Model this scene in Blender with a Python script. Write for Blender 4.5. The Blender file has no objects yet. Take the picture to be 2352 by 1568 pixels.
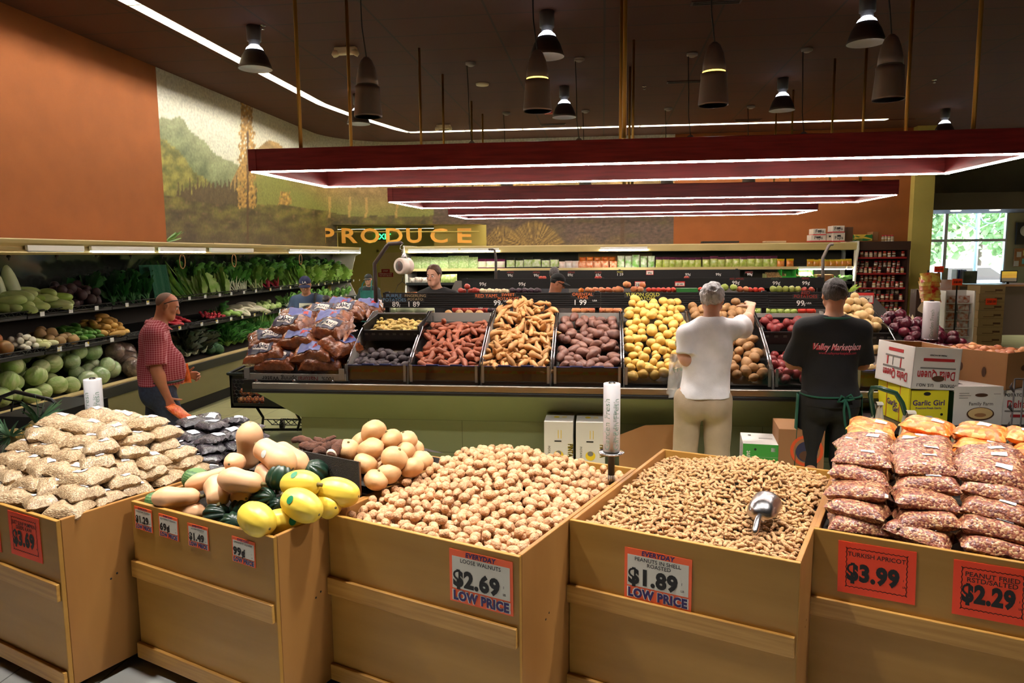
import bpy, math, random
import numpy as np
from mathutils import Vector, Matrix, noise
rnd = random.Random(7)
SC = bpy.context.scene
COL = SC.collection
PI = math.pi
# ---------------------------------------------------------------- camera
F, EYE = 1660.0, 1.95
_yaw, _pit, _rol = math.atan(209 / F), math.atan(199.4 / F), 0.0083
FWD = Vector((-math.sin(_yaw) * math.cos(_pit), math.cos(_yaw) * math.cos(_pit), -math.sin(_pit)))
_r0 = Vector((math.cos(_yaw), math.sin(_yaw), 0))
_u0 = _r0.cross(FWD)
RGT = _r0 * math.cos(_rol) - _u0 * math.sin(_rol)
UPV = _u0 * math.cos(_rol) + _r0 * math.sin(_rol)
cam_d = bpy.data.cameras.new('camera')
cam = bpy.data.objects.new('camera', cam_d)
COL.objects.link(cam)
cam_d.sensor_fit = 'HORIZONTAL'
cam_d.sensor_width = 36
cam_d.lens = 36 * F / 2352
cam_d.clip_end = 200
cam.matrix_world = Matrix(((RGT.x, UPV.x, -FWD.x, 0), (RGT.y, UPV.y, -FWD.y, 0), (RGT.z, UPV.z, -FWD.z, EYE), (0, 0, 0, 1)))
SC.camera = cam
# ---------------------------------------------------------------- world and exposure
W = bpy.data.worlds.new('world')
SC.world = W
W.use_nodes = True
_n = W.node_tree.nodes
_bg = _n['Background']
_sky = _n.new('ShaderNodeTexSky')
_sky.sky_type = 'NISHITA'
_sky.sun_disc = False
_sky.sun_elevation = math.radians(50)
_sky.sun_rotation = math.radians(120)
W.node_tree.links.new(_sky.outputs[0], _bg.inputs[0])
_bg.inputs[1].default_value = SKY_STRENGTH = 1.4
SC.view_settings.view_transform = 'Standard'
SC.view_settings.look = 'None'
SC.view_settings.gamma = 1
SC.view_settings.exposure = 0.92
SC.cycles.max_bounces = 6
SC.cycles.diffuse_bounces = 3
SC.cycles.glossy_bounces = 3
SC.cycles.transmission_bounces = 4
SC.cycles.transparent_max_bounces = 8
SC.cycles.caustics_reflective = False
SC.cycles.caustics_refractive = False
SC.cycles.sample_clamp_indirect = 4
# lamp strengths
L_FIX, L_COVE, L_BAY, L_SPOT, L_CASE, L_BACK = 52, 105, 330, 172, 120, 66
# ---------------------------------------------------------------- helpers
def ray(px, py):
 return FWD * F + RGT * (px - 1176) - UPV * (py - 784)
def PZ(px, py, z):
 d = ray(px, py); return Vector((0, 0, EYE)) + d * ((z - EYE) / d.z)
def PY(px, py, y):
 d = ray(px, py); return Vector((0, 0, EYE)) + d * (y / d.y)
def PX(px, py, x):
 d = ray(px, py); return Vector((0, 0, EYE)) + d * (x / d.x)
def proj(p):
 v = Vector(p) - Vector((0, 0, EYE)); w = v.dot(FWD)
 return 1176 + F * v.dot(RGT) / w, 784 - F * v.dot(UPV) / w
def lin(c):
 return tuple(((x / 255) / 12.92 if x / 255 <= .04045 else ((x / 255 + .055) / 1.055) ** 2.4) for x in c[:3]) + (1,)
MATS = {}
def M(name, col, rough=.5, metal=0, c2=None, ns=8, var=0, bump=0, bs=60, coat=0, spec=.5, emit=0, alpha=1, kind='noise', hue=0, obj=True, ramp=(.35, .65), stretch=None, trans=0, sub=0):
 """A procedural material: two colours mixed by a texture, per-object variation, bump."""
 if name in MATS: return MATS[name]
 m = bpy.data.materials.new(name); m.use_nodes = True
 nt = m.node_tree; N = nt.nodes; Lk = nt.links
 b = N['Principled BSDF']
 b.inputs['Base Color'].default_value = lin(col)
 b.inputs['Roughness'].default_value = rough
 b.inputs['Metallic'].default_value = metal
 b.inputs['Specular IOR Level'].default_value = spec
 b.inputs['Coat Weight'].default_value = coat
 b.inputs['Coat Roughness'].default_value = .06
 b.inputs['Alpha'].default_value = alpha
 b.inputs['Transmission Weight'].default_value = trans
 if sub:
  b.inputs['Subsurface Weight'].default_value = sub
  b.inputs['Subsurface Radius'].default_value = (.02, .01, .006)
 if emit:
  b.inputs['Emission Color'].default_value = lin(col)
  b.inputs['Emission Strength'].default_value = emit
 tc = None
 def coords():
  nonlocal tc
  if tc is None:
   t = N.new('ShaderNodeTexCoord')
   tc = t.outputs['Object']
   if stretch:
    mp = N.new('ShaderNodeMapping'); mp.inputs['Scale'].default_value = stretch
    Lk.new(tc, mp.inputs[0]); tc = mp.outputs[0]
   if obj:
    oi = N.new('ShaderNodeObjectInfo'); ad = N.new('ShaderNodeVectorMath'); ad.operation = 'ADD'
    mu = N.new('ShaderNodeMath'); mu.operation = 'MULTIPLY'; mu.inputs[1].default_value = 37
    Lk.new(oi.outputs['Random'], mu.inputs[0]); Lk.new(tc, ad.inputs[0]); Lk.new(mu.outputs[0], ad.inputs[1]); tc = ad.outputs[0]
  return tc
 src = None
 if c2 is not None:
  if kind == 'noise':
   t = N.new('ShaderNodeTexNoise'); t.inputs['Scale'].default_value = ns; t.inputs['Detail'].default_value = 4; fac = t.outputs['Fac']
  elif kind == 'voronoi':
   t = N.new('ShaderNodeTexVoronoi'); t.inputs['Scale'].default_value = ns; fac = t.outputs['Distance']
  elif kind == 'cells':
   t = N.new('ShaderNodeTexVoronoi'); t.inputs['Scale'].default_value = ns
   sp = N.new('ShaderNodeSeparateColor'); Lk.new(t.outputs['Color'], sp.inputs[0]); fac = sp.outputs[0]
  else:
   t = N.new('ShaderNodeTexWave'); t.inputs['Scale'].default_value = ns; t.inputs['Distortion'].default_value = 3; fac = t.outputs['Fac']
  Lk.new(coords(), t.inputs['Vector'])
  r = N.new('ShaderNodeValToRGB')
  r.color_ramp.elements[0].position, r.color_ramp.elements[1].position = ramp
  r.color_ramp.elements[0].color = lin(col); r.color_ramp.elements[1].color = lin(c2)
  Lk.new(fac, r.inputs[0]); src = r.outputs[0]
 if var or hue:
  h = N.new('ShaderNodeHueSaturation'); oi = N.new('ShaderNodeObjectInfo')
  mr = N.new('ShaderNodeMapRange'); mr.inputs[3].default_value = 1 - var; mr.inputs[4].default_value = 1 + var
  Lk.new(oi.outputs['Random'], mr.inputs[0]); Lk.new(mr.outputs[0], h.inputs['Value'])
  if hue:
   w = N.new('ShaderNodeTexWhiteNoise'); w.noise_dimensions = '1D'
   Lk.new(oi.outputs['Random'], w.inputs['W'])
   m2 = N.new('ShaderNodeMapRange'); m2.inputs[3].default_value = .5 - hue; m2.inputs[4].default_value = .5 + hue
   Lk.new(w.outputs[0], m2.inputs[0]); Lk.new(m2.outputs[0], h.inputs['Hue'])
  if src is None: h.inputs['Color'].default_value = lin(col)
  else: Lk.new(src, h.inputs['Color'])
  src = h.outputs[0]
 if src is not None: Lk.new(src, b.inputs['Base Color'])
 if bump:
  t = N.new('ShaderNodeTexNoise'); t.inputs['Scale'].default_value = bs; t.inputs['Detail'].default_value = 3
  Lk.new(coords(), t.inputs['Vector'])
  bp = N.new('ShaderNodeBump'); bp.inputs['Strength'].default_value = bump; bp.inputs['Distance'].default_value = .01
  Lk.new(t.outputs['Fac'], bp.inputs['Height']); Lk.new(bp.outputs[0], b.inputs['Normal'])
  if coat: Lk.new(bp.outputs[0], b.inputs['Coat Normal'])
 MATS[name] = m
 return m
def EM(name, col, s):
 if name in MATS: return MATS[name]
 m = bpy.data.materials.new(name); m.use_nodes = True
 b = m.node_tree.nodes['Principled BSDF']
 b.inputs['Base Color'].default_value = (.8, .8, .8, 1)
 b.inputs['Emission Color'].default_value = lin(col); b.inputs['Emission Strength'].default_value = s
 MATS[name] = m
 return m
def world_of(o):
 mw = o.matrix_basis.copy()
 while o.parent is not None:
  o = o.parent; mw = o.matrix_basis @ mw
 return mw
class MB:
 """Collects boxes, tubes, lathes and sheets; build() links them as one mesh object."""
 def __init__(s): s.v = []; s.f = []; s.m = []; s.s = []
 def add(s, vs, fs, mat=0, smooth=False, X=None):
  k = len(s.v)
  if X is not None: vs = [X @ Vector(v) for v in vs]
  s.v.extend([tuple(v) for v in vs])
  for f in fs:
   s.f.append(tuple(i + k for i in f)); s.m.append(mat); s.s.append(smooth)
  return s
 def box(s, x0, x1, y0, y1, z0, z1, mat=0, X=None):
  vs = [(x0, y0, z0), (x1, y0, z0), (x1, y1, z0), (x0, y1, z0), (x0, y0, z1), (x1, y0, z1), (x1, y1, z1), (x0, y1, z1)]
  return s.add(vs, [(0, 3, 2, 1), (4, 5, 6, 7), (0, 1, 5, 4), (1, 2, 6, 5), (2, 3, 7, 6), (3, 0, 4, 7)], mat, False, X)
 def bar(s, a, b, w, h, mat=0):
  a, b = Vector(a), Vector(b); d = (b - a); l = d.length; d /= l
  side = d.cross(Vector((0, 0, 1)))
  if side.length < 1e-3: side = Vector((1, 0, 0))
  side.normalize(); up = side.cross(d)
  X = Matrix(((side.x, d.x, up.x, a.x), (side.y, d.y, up.y, a.y), (side.z, d.z, up.z, a.z), (0, 0, 0, 1)))
  return s.box(-w / 2, w / 2, 0, l, -h / 2, h / 2, mat, X)
 def tube(s, pts, r, seg=8, mat=0, caps=True, X=None):
  pts = [Vector(p) for p in pts]; n = len(pts)
  rs = r if isinstance(r, (list, tuple)) else [r] * n
  vs = []; fs = []
  up = None
  for i, p in enumerate(pts):
   t = (pts[min(i + 1, n - 1)] - pts[max(i - 1, 0)])
   if t.length < 1e-9: t = Vector((0, 0, 1))
   t.normalize()
   if up is None:
    up = t.orthogonal().normalized()
   else:
    up = up - t * up.dot(t)
    up = up.normalized() if up.length > 1e-6 else t.orthogonal().normalized()
   q = t.cross(up)
   for k in range(seg):
    a = 2 * PI * k / seg
    vs.append(p + (up * math.cos(a) + q * math.sin(a)) * rs[i])
  for i in range(n - 1):
   for k in range(seg):
    a, b = i * seg + k, i * seg + (k + 1) % seg
    fs.append((a, b, b + seg, a + seg))
  if caps:
   fs.append(tuple(range(seg - 1, -1, -1))); fs.append(tuple((n - 1) * seg + k for k in range(seg)))
  return s.add(vs, fs, mat, True, X)
 def lathe(s, prof, seg=20, mat=0, X=None, smooth=True):
  vs = []; fs = []
  for r, z in prof:
   for k in range(seg):
    a = 2 * PI * k / seg; vs.append((r * math.cos(a), r * math.sin(a), z))
  for i in range(len(prof) - 1):
   for k in range(seg):
    a, b = i * seg + k, i * seg + (k + 1) % seg
    fs.append((a, b, b + seg, a + seg))
  if prof[0][0] > 1e-6: fs.append(tuple(range(seg - 1, -1, -1)))
  if prof[-1][0] > 1e-6: fs.append(tuple((len(prof) - 1) * seg + k for k in range(seg)))
  return s.add(vs, fs, mat, smooth, X)
 def prism(s, poly, z0, z1, mat=0, X=None):
  n = len(poly)
  vs = [(x, y, z0) for x, y in poly] + [(x, y, z1) for x, y in poly]
  fs = [tuple(range(n - 1, -1, -1)), tuple(range(n, 2 * n))] + [(i, (i + 1) % n, n + (i + 1) % n, n + i) for i in range(n)]
  return s.add(vs, fs, mat, False, X)
 def sheet(s, rows, mat=0, smooth=True, X=None):
  h, w = len(rows), len(rows[0]); vs = [p for r in rows for p in r]
  fs = [(j * w + i, j * w + i + 1, (j + 1) * w + i + 1, (j + 1) * w + i) for j in range(h - 1) for i in range(w - 1)]
  return s.add(vs, fs, mat, smooth, X)
 def mesh(s, me, mat=0, X=None, smooth=True):
  return s.add([v.co for v in me.vertices], [tuple(p.vertices) for p in me.polygons], mat, smooth, X)
 def text(s, body, X, size, mat=0, align='CENTER', bold=0, width=None, depth=0, italic=0):
  vs, fs = glyphs(body, align, bold, italic)
  if not vs: return s
  xs = [v[0] for v in vs]; k = size
  kx = min(1, width / max(1e-6, (max(xs) - min(xs)) * size)) if width else 1
  off = (len(s.v))
  pts = [(v[0] * k * kx, v[1] * k, 0) for v in vs]
  if depth:
   s.add([(a, b, depth) for a, b, _ in pts], fs, mat, False, X)
   # side walls along the outline edges
   cnt = {}
   for f in fs:
    for i in range(len(f)):
     e = (f[i], f[(i + 1) % len(f)]); cnt[e] = 1
   edge = [e for e in cnt if (e[1], e[0]) not in cnt]
   wv = []; wf = []
   for a, b in edge:
    n = len(wv); wv += [(pts[a][0], pts[a][1], depth), (pts[b][0], pts[b][1], depth), (pts[b][0], pts[b][1], 0), (pts[a][0], pts[a][1], 0)]
    wf.append((n + 3, n + 2, n + 1, n))
   s.add(wv, wf, mat, False, X)
  else:
   s.add(pts, fs, mat, False, X)
  return s
 def to_mesh(s, name):
  me = bpy.data.meshes.new(name)
  me.from_pydata(s.v, [], s.f)
  me.polygons.foreach_set('material_index', s.m)
  me.polygons.foreach_set('use_smooth', s.s)
  me.update()
  return me
 def build(s, name, mats, parent=None, bevel=0, seg=2):
  if parent is not None:
   inv = world_of(parent).inverted()
   s.v = [tuple(inv @ Vector(v)) for v in s.v]
  me = s.to_mesh(name)
  for m in (mats if isinstance(mats, (list, tuple)) else [mats]): me.materials.append(m)
  o = bpy.data.objects.new(name, me); COL.objects.link(o)
  if parent is not None: o.parent = parent
  if bevel:
   md = o.modifiers.new('bevel', 'BEVEL'); md.width = bevel; md.segments = seg; md.limit_method = 'ANGLE'
  return o
_GL = {}
def glyphs(body, align, bold, italic=0):
 key = (body, align, bold, italic)
 if key in _GL: return _GL[key]
 c = bpy.data.curves.new('t', 'FONT'); c.body = body; c.align_x = align; c.offset = bold; c.resolution_u = 3; c.shear = italic; c.space_character = 1 + 1.6 * bold
 c.fill_mode = 'FRONT'
 o = bpy.data.objects.new('t', c)
 me = o.to_mesh()
 r = ([tuple(v.co) for v in me.vertices], [tuple(p.vertices) for p in me.polygons])
 o.to_mesh_clear(); bpy.data.objects.remove(o); bpy.data.curves.remove(c)
 _GL[key] = r
 return r
def T(o, label=None, cat=None, group=None, kind=None):
 if label: o['label'] = label
 if cat: o['category'] = cat
 if group: o['group'] = group
 if kind: o['kind'] = kind
 return o
def thing(name, label, cat, loc=(0, 0, 0), rz=0, group=None):
 o = bpy.data.objects.new(name, None); COL.objects.link(o)
 o.empty_display_size = .05
 o.location = loc; o.rotation_euler = (0, 0, rz)
 return T(o, label, cat, group)
def struct(name, mb, mats, **k):
 o = mb.build(name, mats, **k); o['kind'] = 'structure'; return o
def place(src, loc, rot=(0, 0, 0), sc=1, label=None, group=None):
 """A copy of a thing with copies of its parts and sub-parts."""
 c = src.copy(); COL.objects.link(c)
 c.location = loc; c.rotation_euler = rot
 c.scale = sc if isinstance(sc, (tuple, list)) else (sc, sc, sc)
 if label: c['label'] = label
 if group: c['group'] = group
 for ch in src.children: _dup(ch, c)
 return c
def _dup(o, par):
 d = o.copy(); COL.objects.link(d); d.parent = par
 for g in o.children: _dup(g, d)
class Kind:
 """One kind of repeated thing: meshes made once, every instance a copy."""
 def __init__(s, name, cat, group, variants):
  s.name, s.cat, s.group, s.var = name, cat, group, variants
  s.used = [False] * len(variants)
 def put(s, loc, rot=(0, 0, 0), sc=1, label=None, i=None):
  i = rnd.randrange(len(s.var)) if i is None else i % len(s.var)
  src = s.var[i]
  if not s.used[i]:
   s.used[i] = True; o = src
   o.location = loc; o.rotation_euler = rot; o.scale = sc if isinstance(sc, (tuple, list)) else (sc, sc, sc)
   o['category'] = s.cat; o['group'] = s.group
   if label: o['label'] = label
   return o
  return place(src, loc, rot, sc, label, s.group)
 def finish(s):
  for u, o in zip(s.used, s.var):
   if not u:
    for c in list(o.children):
     for g in list(c.children): bpy.data.objects.remove(g)
     bpy.data.objects.remove(c)
    bpy.data.objects.remove(o)
def frame(o, xdir, ydir):
 x = Vector(xdir).normalized(); y = Vector(ydir); y = (y - x * y.dot(x)).normalized(); z = x.cross(y)
 return Matrix(((x.x, y.x, z.x, o[0]), (x.y, y.y, z.y, o[1]), (x.z, y.z, z.z, o[2]), (0, 0, 0, 1)))
def rotz(a, o=(0, 0, 0)):
 return Matrix.Translation(Vector(o)) @ Matrix.Rotation(a, 4, 'Z')
_ICO = {}
def ico(sub):
 if sub not in _ICO:
  import bmesh
  bm = bmesh.new(); bmesh.ops.create_icosphere(bm, subdivisions=sub, radius=1)
  _ICO[sub] = ([v.co.copy() for v in bm.verts], [tuple(v.index for v in f.verts) for f in bm.faces]); bm.free()
 return _ICO[sub]
def blob(rx, ry, rz, seed=0, amp=.08, fr=1.6, sub=3, bend=0, taper=0, fn=None):
 """A lumpy closed body: (verts, faces)."""
 vs, fs = ico(sub); out = []
 for v in vs:
  k = 1 + amp * noise.noise(v * fr + Vector((seed * 7.3, seed * 3.1, 0)))
  p = Vector((v.x * rx, v.y * ry, v.z * rz)) * k
  if taper:
   t = 1 + taper * v.x; p.y *= t; p.z *= t
  if bend: p.z += bend * (v.x * v.x - .3) * rx
  if fn: p = fn(p, v)
  out.append(p)
 return out, fs
def blob_obj(name, m, *a, **k):
 mb = MB(); vs, fs = blob(*a, **k); mb.add(vs, fs, 0, True)
 return mb.build(name, m)
def drop(n, sample, base, top, radii, tries=6, fail=400, squash=.86):
 """Lets balls fall on a surface one after the other; keeps those that stay under the heap's outline."""
 cells = {}; out = []; R = max(radii) * 2.05; miss = 0
 while len(out) < n and miss < fail:
  best = None
  for _ in range(tries):
   x, y = sample(); r = rnd.choice(radii)
   z = base(x, y) + r * .9
   ci, cj = int(math.floor(x / R)), int(math.floor(y / R))
   for i in (ci - 1, ci, ci + 1):
    for j in (cj - 1, cj, cj + 1):
     for (a, b, c, q) in cells.get((i, j), ()):
      d2 = (a - x) ** 2 + (b - y) ** 2; s = (q + r) * squash
      if d2 < s * s: z = max(z, c + math.sqrt(s * s - d2))
   over = z + r * .5 - top(x, y)
   if best is None or over < best[0]: best = (over, x, y, z, r)
  if best[0] > 0: miss += 1; continue
  _, x, y, z, r = best
  cells.setdefault((int(math.floor(x / R)), int(math.floor(y / R))), []).append((x, y, z, r)); out.append((x, y, z, r))
 return out
def inpoly(x, y, P):
 c = False; j = len(P) - 1
 for i in range(len(P)):
  if (P[i][1] > y) != (P[j][1] > y) and x < (P[j][0] - P[i][0]) * (y - P[i][1]) / (P[j][1] - P[i][1]) + P[i][0]: c = not c
  j = i
 return c
ORD = ['first', 'second', 'third', 'fourth', 'fifth', 'sixth', 'seventh', 'eighth', 'ninth', 'tenth', 'eleventh', 'twelfth', 'thirteenth', 'fourteenth', 'fifteenth', 'sixteenth', 'seventeenth', 'eighteenth', 'nineteenth', 'twentieth']
def nth(i): return ORD[i] if i < 20 else 'twenty-' + ORD[(i - 20) % 20]
# ================================================================ the room
CZ = 4.48
AX, AY, AR = -4.35, 14.6, 1.6            # curved corner between the left and the back wall
BY = AY + AR
def arc(a0, a1, n, r=AR):
 return [(AX + r * math.cos(math.radians(a0 + (a1 - a0) * i / n)), AY + r * math.sin(math.radians(a0 + (a1 - a0) * i / n))) for i in range(n + 1)]
m_orange = M('orange_plaster', (146, 80, 29), .8, c2=(138, 75, 26), ns=3, bump=.08, bs=120)
m_olive = M('olive_paint', (196, 178, 92), .75, c2=(188, 170, 86), ns=2, bump=.05, bs=120)
m_green_wall = M('sage_paint', (176, 174, 146), .8, c2=(170, 168, 140), ns=2)
m_black = M('black_void', (14, 13, 12), .8)
m_white = M('white_enamel', (235, 232, 222), .4)
m_ceil = bpy.data.materials.new('brown_ceiling_tile'); m_ceil.use_nodes = True
def _ceil():
 nt = m_ceil.node_tree; N = nt.nodes; L = nt.links; b = N['Principled BSDF']
 tc = N.new('ShaderNodeTexCoord'); br = N.new('ShaderNodeTexBrick')
 br.offset = 0; br.inputs['Scale'].default_value = 1; br.inputs['Brick Width'].default_value = 1.22; br.inputs['Row Height'].default_value = .61
 br.inputs['Mortar Size'].default_value = .012
 br.inputs['Color1'].default_value = lin((74, 35, 18)); br.inputs['Color2'].default_value = lin((69, 32, 17)); br.inputs['Mortar'].default_value = lin((48, 28, 18))
 L.new(tc.outputs['Object'], br.inputs['Vector']); L.new(br.outputs['Color'], b.inputs['Base Color'])
 b.inputs['Roughness'].default_value = .85
 ns = N.new('ShaderNodeTexNoise'); ns.inputs['Scale'].default_value = 150; bp = N.new('ShaderNodeBump'); bp.inputs['Strength'].default_value = .25; bp.inputs['Distance'].default_value = .01
 L.new(tc.outputs['Object'], ns.inputs['Vector']); L.new(ns.outputs['Fac'], bp.inputs['Height']); L.new(bp.outputs[0], b.inputs['Normal'])
_ceil()
m_floor = bpy.data.materials.new('floor_tile'); m_floor.use_nodes = True
def _floor():
 nt = m_floor.node_tree; N = nt.nodes; L = nt.links; b = N['Principled BSDF']
 tc = N.new('ShaderNodeTexCoord'); br = N.new('ShaderNodeTexBrick')
 br.offset = 0; br.inputs['Scale'].default_value = 1; br.inputs['Brick Width'].default_value = .46; br.inputs['Row Height'].default_value = .46; br.inputs['Mortar Size'].default_value = .004
 br.inputs['Color1'].default_value = lin((202, 200, 150)); br.inputs['Color2'].default_value = lin((192, 192, 140)); br.inputs['Mortar'].default_value = lin((120, 118, 88))
 L.new(tc.outputs['Object'], br.inputs['Vector'])
 sx = N.new('ShaderNodeSeparateXYZ'); L.new(tc.outputs['Object'], sx.inputs[0])
 # grey tile in front of the bins, green-cream tile in the produce aisles
 mr = N.new('ShaderNodeMapRange'); mr.inputs[1].default_value = 4.35; mr.inputs[2].default_value = 4.351
 L.new(sx.outputs['Y'], mr.inputs[0])
 mx = N.new('ShaderNodeMix'); mx.data_type = 'RGBA'
 b2 = N.new('ShaderNodeTexBrick'); b2.offset = 0; b2.inputs['Scale'].default_value = 1; b2.inputs['Brick Width'].default_value = .46; b2.inputs['Row Height'].default_value = .46; b2.inputs['Mortar Size'].default_value = .004
 b2.inputs['Color1'].default_value = lin((176, 176, 172)); b2.inputs['Color2'].default_value = lin((168, 170, 168)); b2.inputs['Mortar'].default_value = lin((96, 96, 94))
 L.new(tc.outputs['Object'], b2.inputs['Vector'])
 L.new(mr.outputs[0], mx.inputs[0]); L.new(b2.outputs['Color'], mx.inputs[6]); L.new(br.outputs['Color'], mx.inputs[7])
 L.new(mx.outputs[2], b.inputs['Base Color']); b.inputs['Roughness'].default_value = .28
_floor()
RX = 13.0; FY = 21.0; NY = -5.0
struct('floor', MB().add([(-8, NY, 0), (RX, NY, 0), (RX, FY, 0), (-8, FY, 0)], [(0, 1, 2, 3)]), m_floor)
# --- left wall, orange part; the mural runs on round the corner
MUR0 = PX(357, 150, -5.95).y             # where the orange stops
struct('wall_left', MB().box(-6.15, -5.95, NY, MUR0, 0, CZ + .3), m_orange)
struct('wall_front', MB().box(-6.15, RX, NY - .2, NY, 0, CZ + .3), m_green_wall)
# --- mural wall: vertex grid along left wall, corner and back wall
MZ0 = 2.62
def mural_line():
 P = []
 y = MUR0
 while y < AY: P.append((-5.95, y)); y += .03
 P += arc(180, 90, 84)
 x = AX + .03
 while x < 1.52: P.append((x, BY)); x += .03
 P.append((1.52, BY)); return P
def fbm(x, y, z=0, o=4):
 s = 0; a = .5
 for _ in range(o):
  s += a * noise.noise((x, y, z)); x *= 2.03; y *= 2.03; a *= .5
 return s
def mix(a, b, t):
 t = min(1, max(0, t)); return tuple(p + (q - p) * t for p, q in zip(a, b))
def mural_col(u, v):
 """Painted valley: u, v run along the wall in units of the mural (u 0..1190, v downward 0..560)."""
 # sky
 c = mix((188, 196, 210), (200, 200, 182), v / 300)
 c = mix(c, (208, 204, 180), .5 + fbm(u * .006, v * .01, 3))
 n1 = fbm(u * .012, 0, 1); n2 = fbm(u * .03, 2, 5)
 r1 = np.interp(u, [0, 10, 40, 60, 80, 130, 190, 240, 300, 400], [262, 268, 274, 268, 292, 345, 380, 400, 420, 480]) + 14 * n2
 if v > r1:
  t = fbm((u + v * .55) * .035, (v - u * .4) * .02, 7)
  c = mix((128, 140, 98), (84, 94, 64), .5 + 1.8 * t); c = mix(c, (172, 172, 130), max(0, .55 - (v - r1) / 160))
 r2 = np.interp(u, [0, 25, 60, 100, 150, 200, 230, 1190], [310, 322, 352, 402, 440, 462, 500, 500]) + 12 * n2
 if v > r2:
  t = fbm(u * .05, v * .05, 9); c = mix((158, 150, 72), (92, 92, 44), .5 + 1.7 * t)
 r3 = np.interp(u, [150, 200, 230, 262, 285, 310, 345, 400, 520, 700, 1190], [470, 370, 345, 322, 330, 352, 376, 410, 425, 398, 398]) + 10 * n2
 if u > 150 and v > r3:
  t = fbm((u - v * .5) * .03, v * .03, 11); c = mix((186, 150, 92), (122, 98, 56), .5 + 1.7 * t)
  c = mix(c, (128, 128, 64), max(0, min(1, (v - r3 - 20) / 60)))
 r4 = np.interp(u, [0, 60, 120, 200, 300, 420, 560, 760, 1190], [448, 455, 468, 470, 470, 490, 500, 480, 470]) + 10 * n1
 if 50 < u < 235:
  top = 405 + 26 * abs(math.sin(u * .35)) + 18 * noise.noise((u * .3, 0, 4)) + .0016 * (u - 150) ** 2
  if top < v < r4 + 10: c = mix((70, 58, 38), (100, 82, 50), .5 + fbm(u * .15, v * .06, 2))
 if v > r4:
  t = fbm(u * .03, v * .05, 13); t2 = noise.noise((u * .13, v * .16, 5))
  c = mix((124, 116, 52), (58, 50, 28), .5 + 1.5 * t); c = mix(c, (150, 108, 82), max(0, t2 * .9 - .1))
  c = mix(c, (66, 52, 38), (v - r4) / 120 * (.7 if u < 500 else .5))
 if u > 640 and v > 470:
  t = noise.noise((u * .11, v * .22, 8)); c = mix((104, 82, 68), (62, 48, 40), .5 + .8 * t)
  c = mix(c, (88, 80, 44), max(0, fbm(u * .02, v * .06, 3) * 1.5))
 for gx, gw, gh in ((800, 50, 46), (872, 74, 56), (990, 40, 26), (1060, 36, 20)):      # pale bunch grass
  d = (u - gx) / gw; h = 560 - gh * max(0, 1 - d * d)
  if abs(d) < 1 and v > h:
   ang = math.atan2(u - gx, 575 - v); s = noise.noise((ang * 16, 3, gx)); k = (.9 if gw > 45 else .35)
   c = mix(c, mix((176, 142, 72), (70, 54, 32), .5 + s * 1.1), k * min(1, (v - h) / 8))
 for tx, tw, t0, t1 in ((212, 24, 232, 478), (862, 60, 380, 470), (300, 20, 440, 470)):     # golden poplars
  if t0 < v < t1:
   w = tw * (.55 + .45 * noise.noise((v * .07, tx, 1)) + .35 * (v - t0) / (t1 - t0))
   if abs(u - tx) < w and noise.noise((u * .22, v * .2, 9)) > -.32: c = mix((206, 162, 88), (128, 98, 50), .5 + noise.noise((u * .2, v * .16, 2)))
 if abs(u - 214) < 2.5 and v > 300 or (abs(u - 1075) < 4 and v > 440): c = mix(c, (78, 54, 32), .8)
 for sx in (486, 402, 448, 556):
  if abs(u - sx) < 3 and 452 < v < 500: c = mix(c, (208, 160, 92), .6)
 return c
def build_mural():
 P = mural_line(); zs = [MZ0 - .5 + i * .03 for i in range(int((CZ - MZ0 + .5) / .03) + 2)]
 vs = []; cs = []
 for z in zs:
  for (x, y) in P:
   vs.append((x, y, z)); u, v = proj((x, y, z)); cs.append(lin(mural_col(u - 355, v)))
 w = len(P); fs = []
 for j in range(len(zs) - 1):
  for i in range(w - 1):
   mx = (P[i][0] + P[i + 1][0]) / 2; my = (P[i][1] + P[i + 1][1]) / 2
   if zs[j] < MZ0 - .02 and ALC0[1] < my and mx < -2.62: continue      # the doorway recess stays open below
   fs.append((j * w + i, j * w + i + 1, (j + 1) * w + i + 1, (j + 1) * w + i))
 me = bpy.data.meshes.new('mural'); me.from_pydata(vs, [], fs)
 at = me.color_attributes.new('paint', 'FLOAT_COLOR', 'POINT')
 at.data.foreach_set('color', [k for c in cs for k in c])
 m = bpy.data.materials.new('mural_print'); m.use_nodes = True
 N = m.node_tree.nodes; L = m.node_tree.links; b = N['Principled BSDF']
 a = N.new('ShaderNodeVertexColor'); a.layer_name = 'paint'
 tc = N.new('ShaderNodeTexCoord'); n = N.new('ShaderNodeTexNoise'); n.inputs['Scale'].default_value = 26; n.inputs['Detail'].default_value = 6
 L.new(tc.outputs['Object'], n.inputs['Vector'])
 mr = N.new('ShaderNodeMapRange'); mr.inputs[1].default_value = .3; mr.inputs[2].default_value = .7; mr.inputs[3].default_value = .8; mr.inputs[4].default_value = 1.2
 L.new(n.outputs['Fac'], mr.inputs[0])
 h = N.new('ShaderNodeHueSaturation'); L.new(a.outputs[0], h.inputs['Color']); L.new(mr.outputs[0], h.inputs['Value'])
 L.new(h.outputs[0], b.inputs['Base Color']); b.inputs['Roughness'].default_value = .55
 me.materials.append(m)
 o = bpy.data.objects.new('wall_mural', me); COL.objects.link(o); o['kind'] = 'structure'
ALC0 = (-5.76, 15.36)                     # left jamb of the doorway recess
build_mural()
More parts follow.
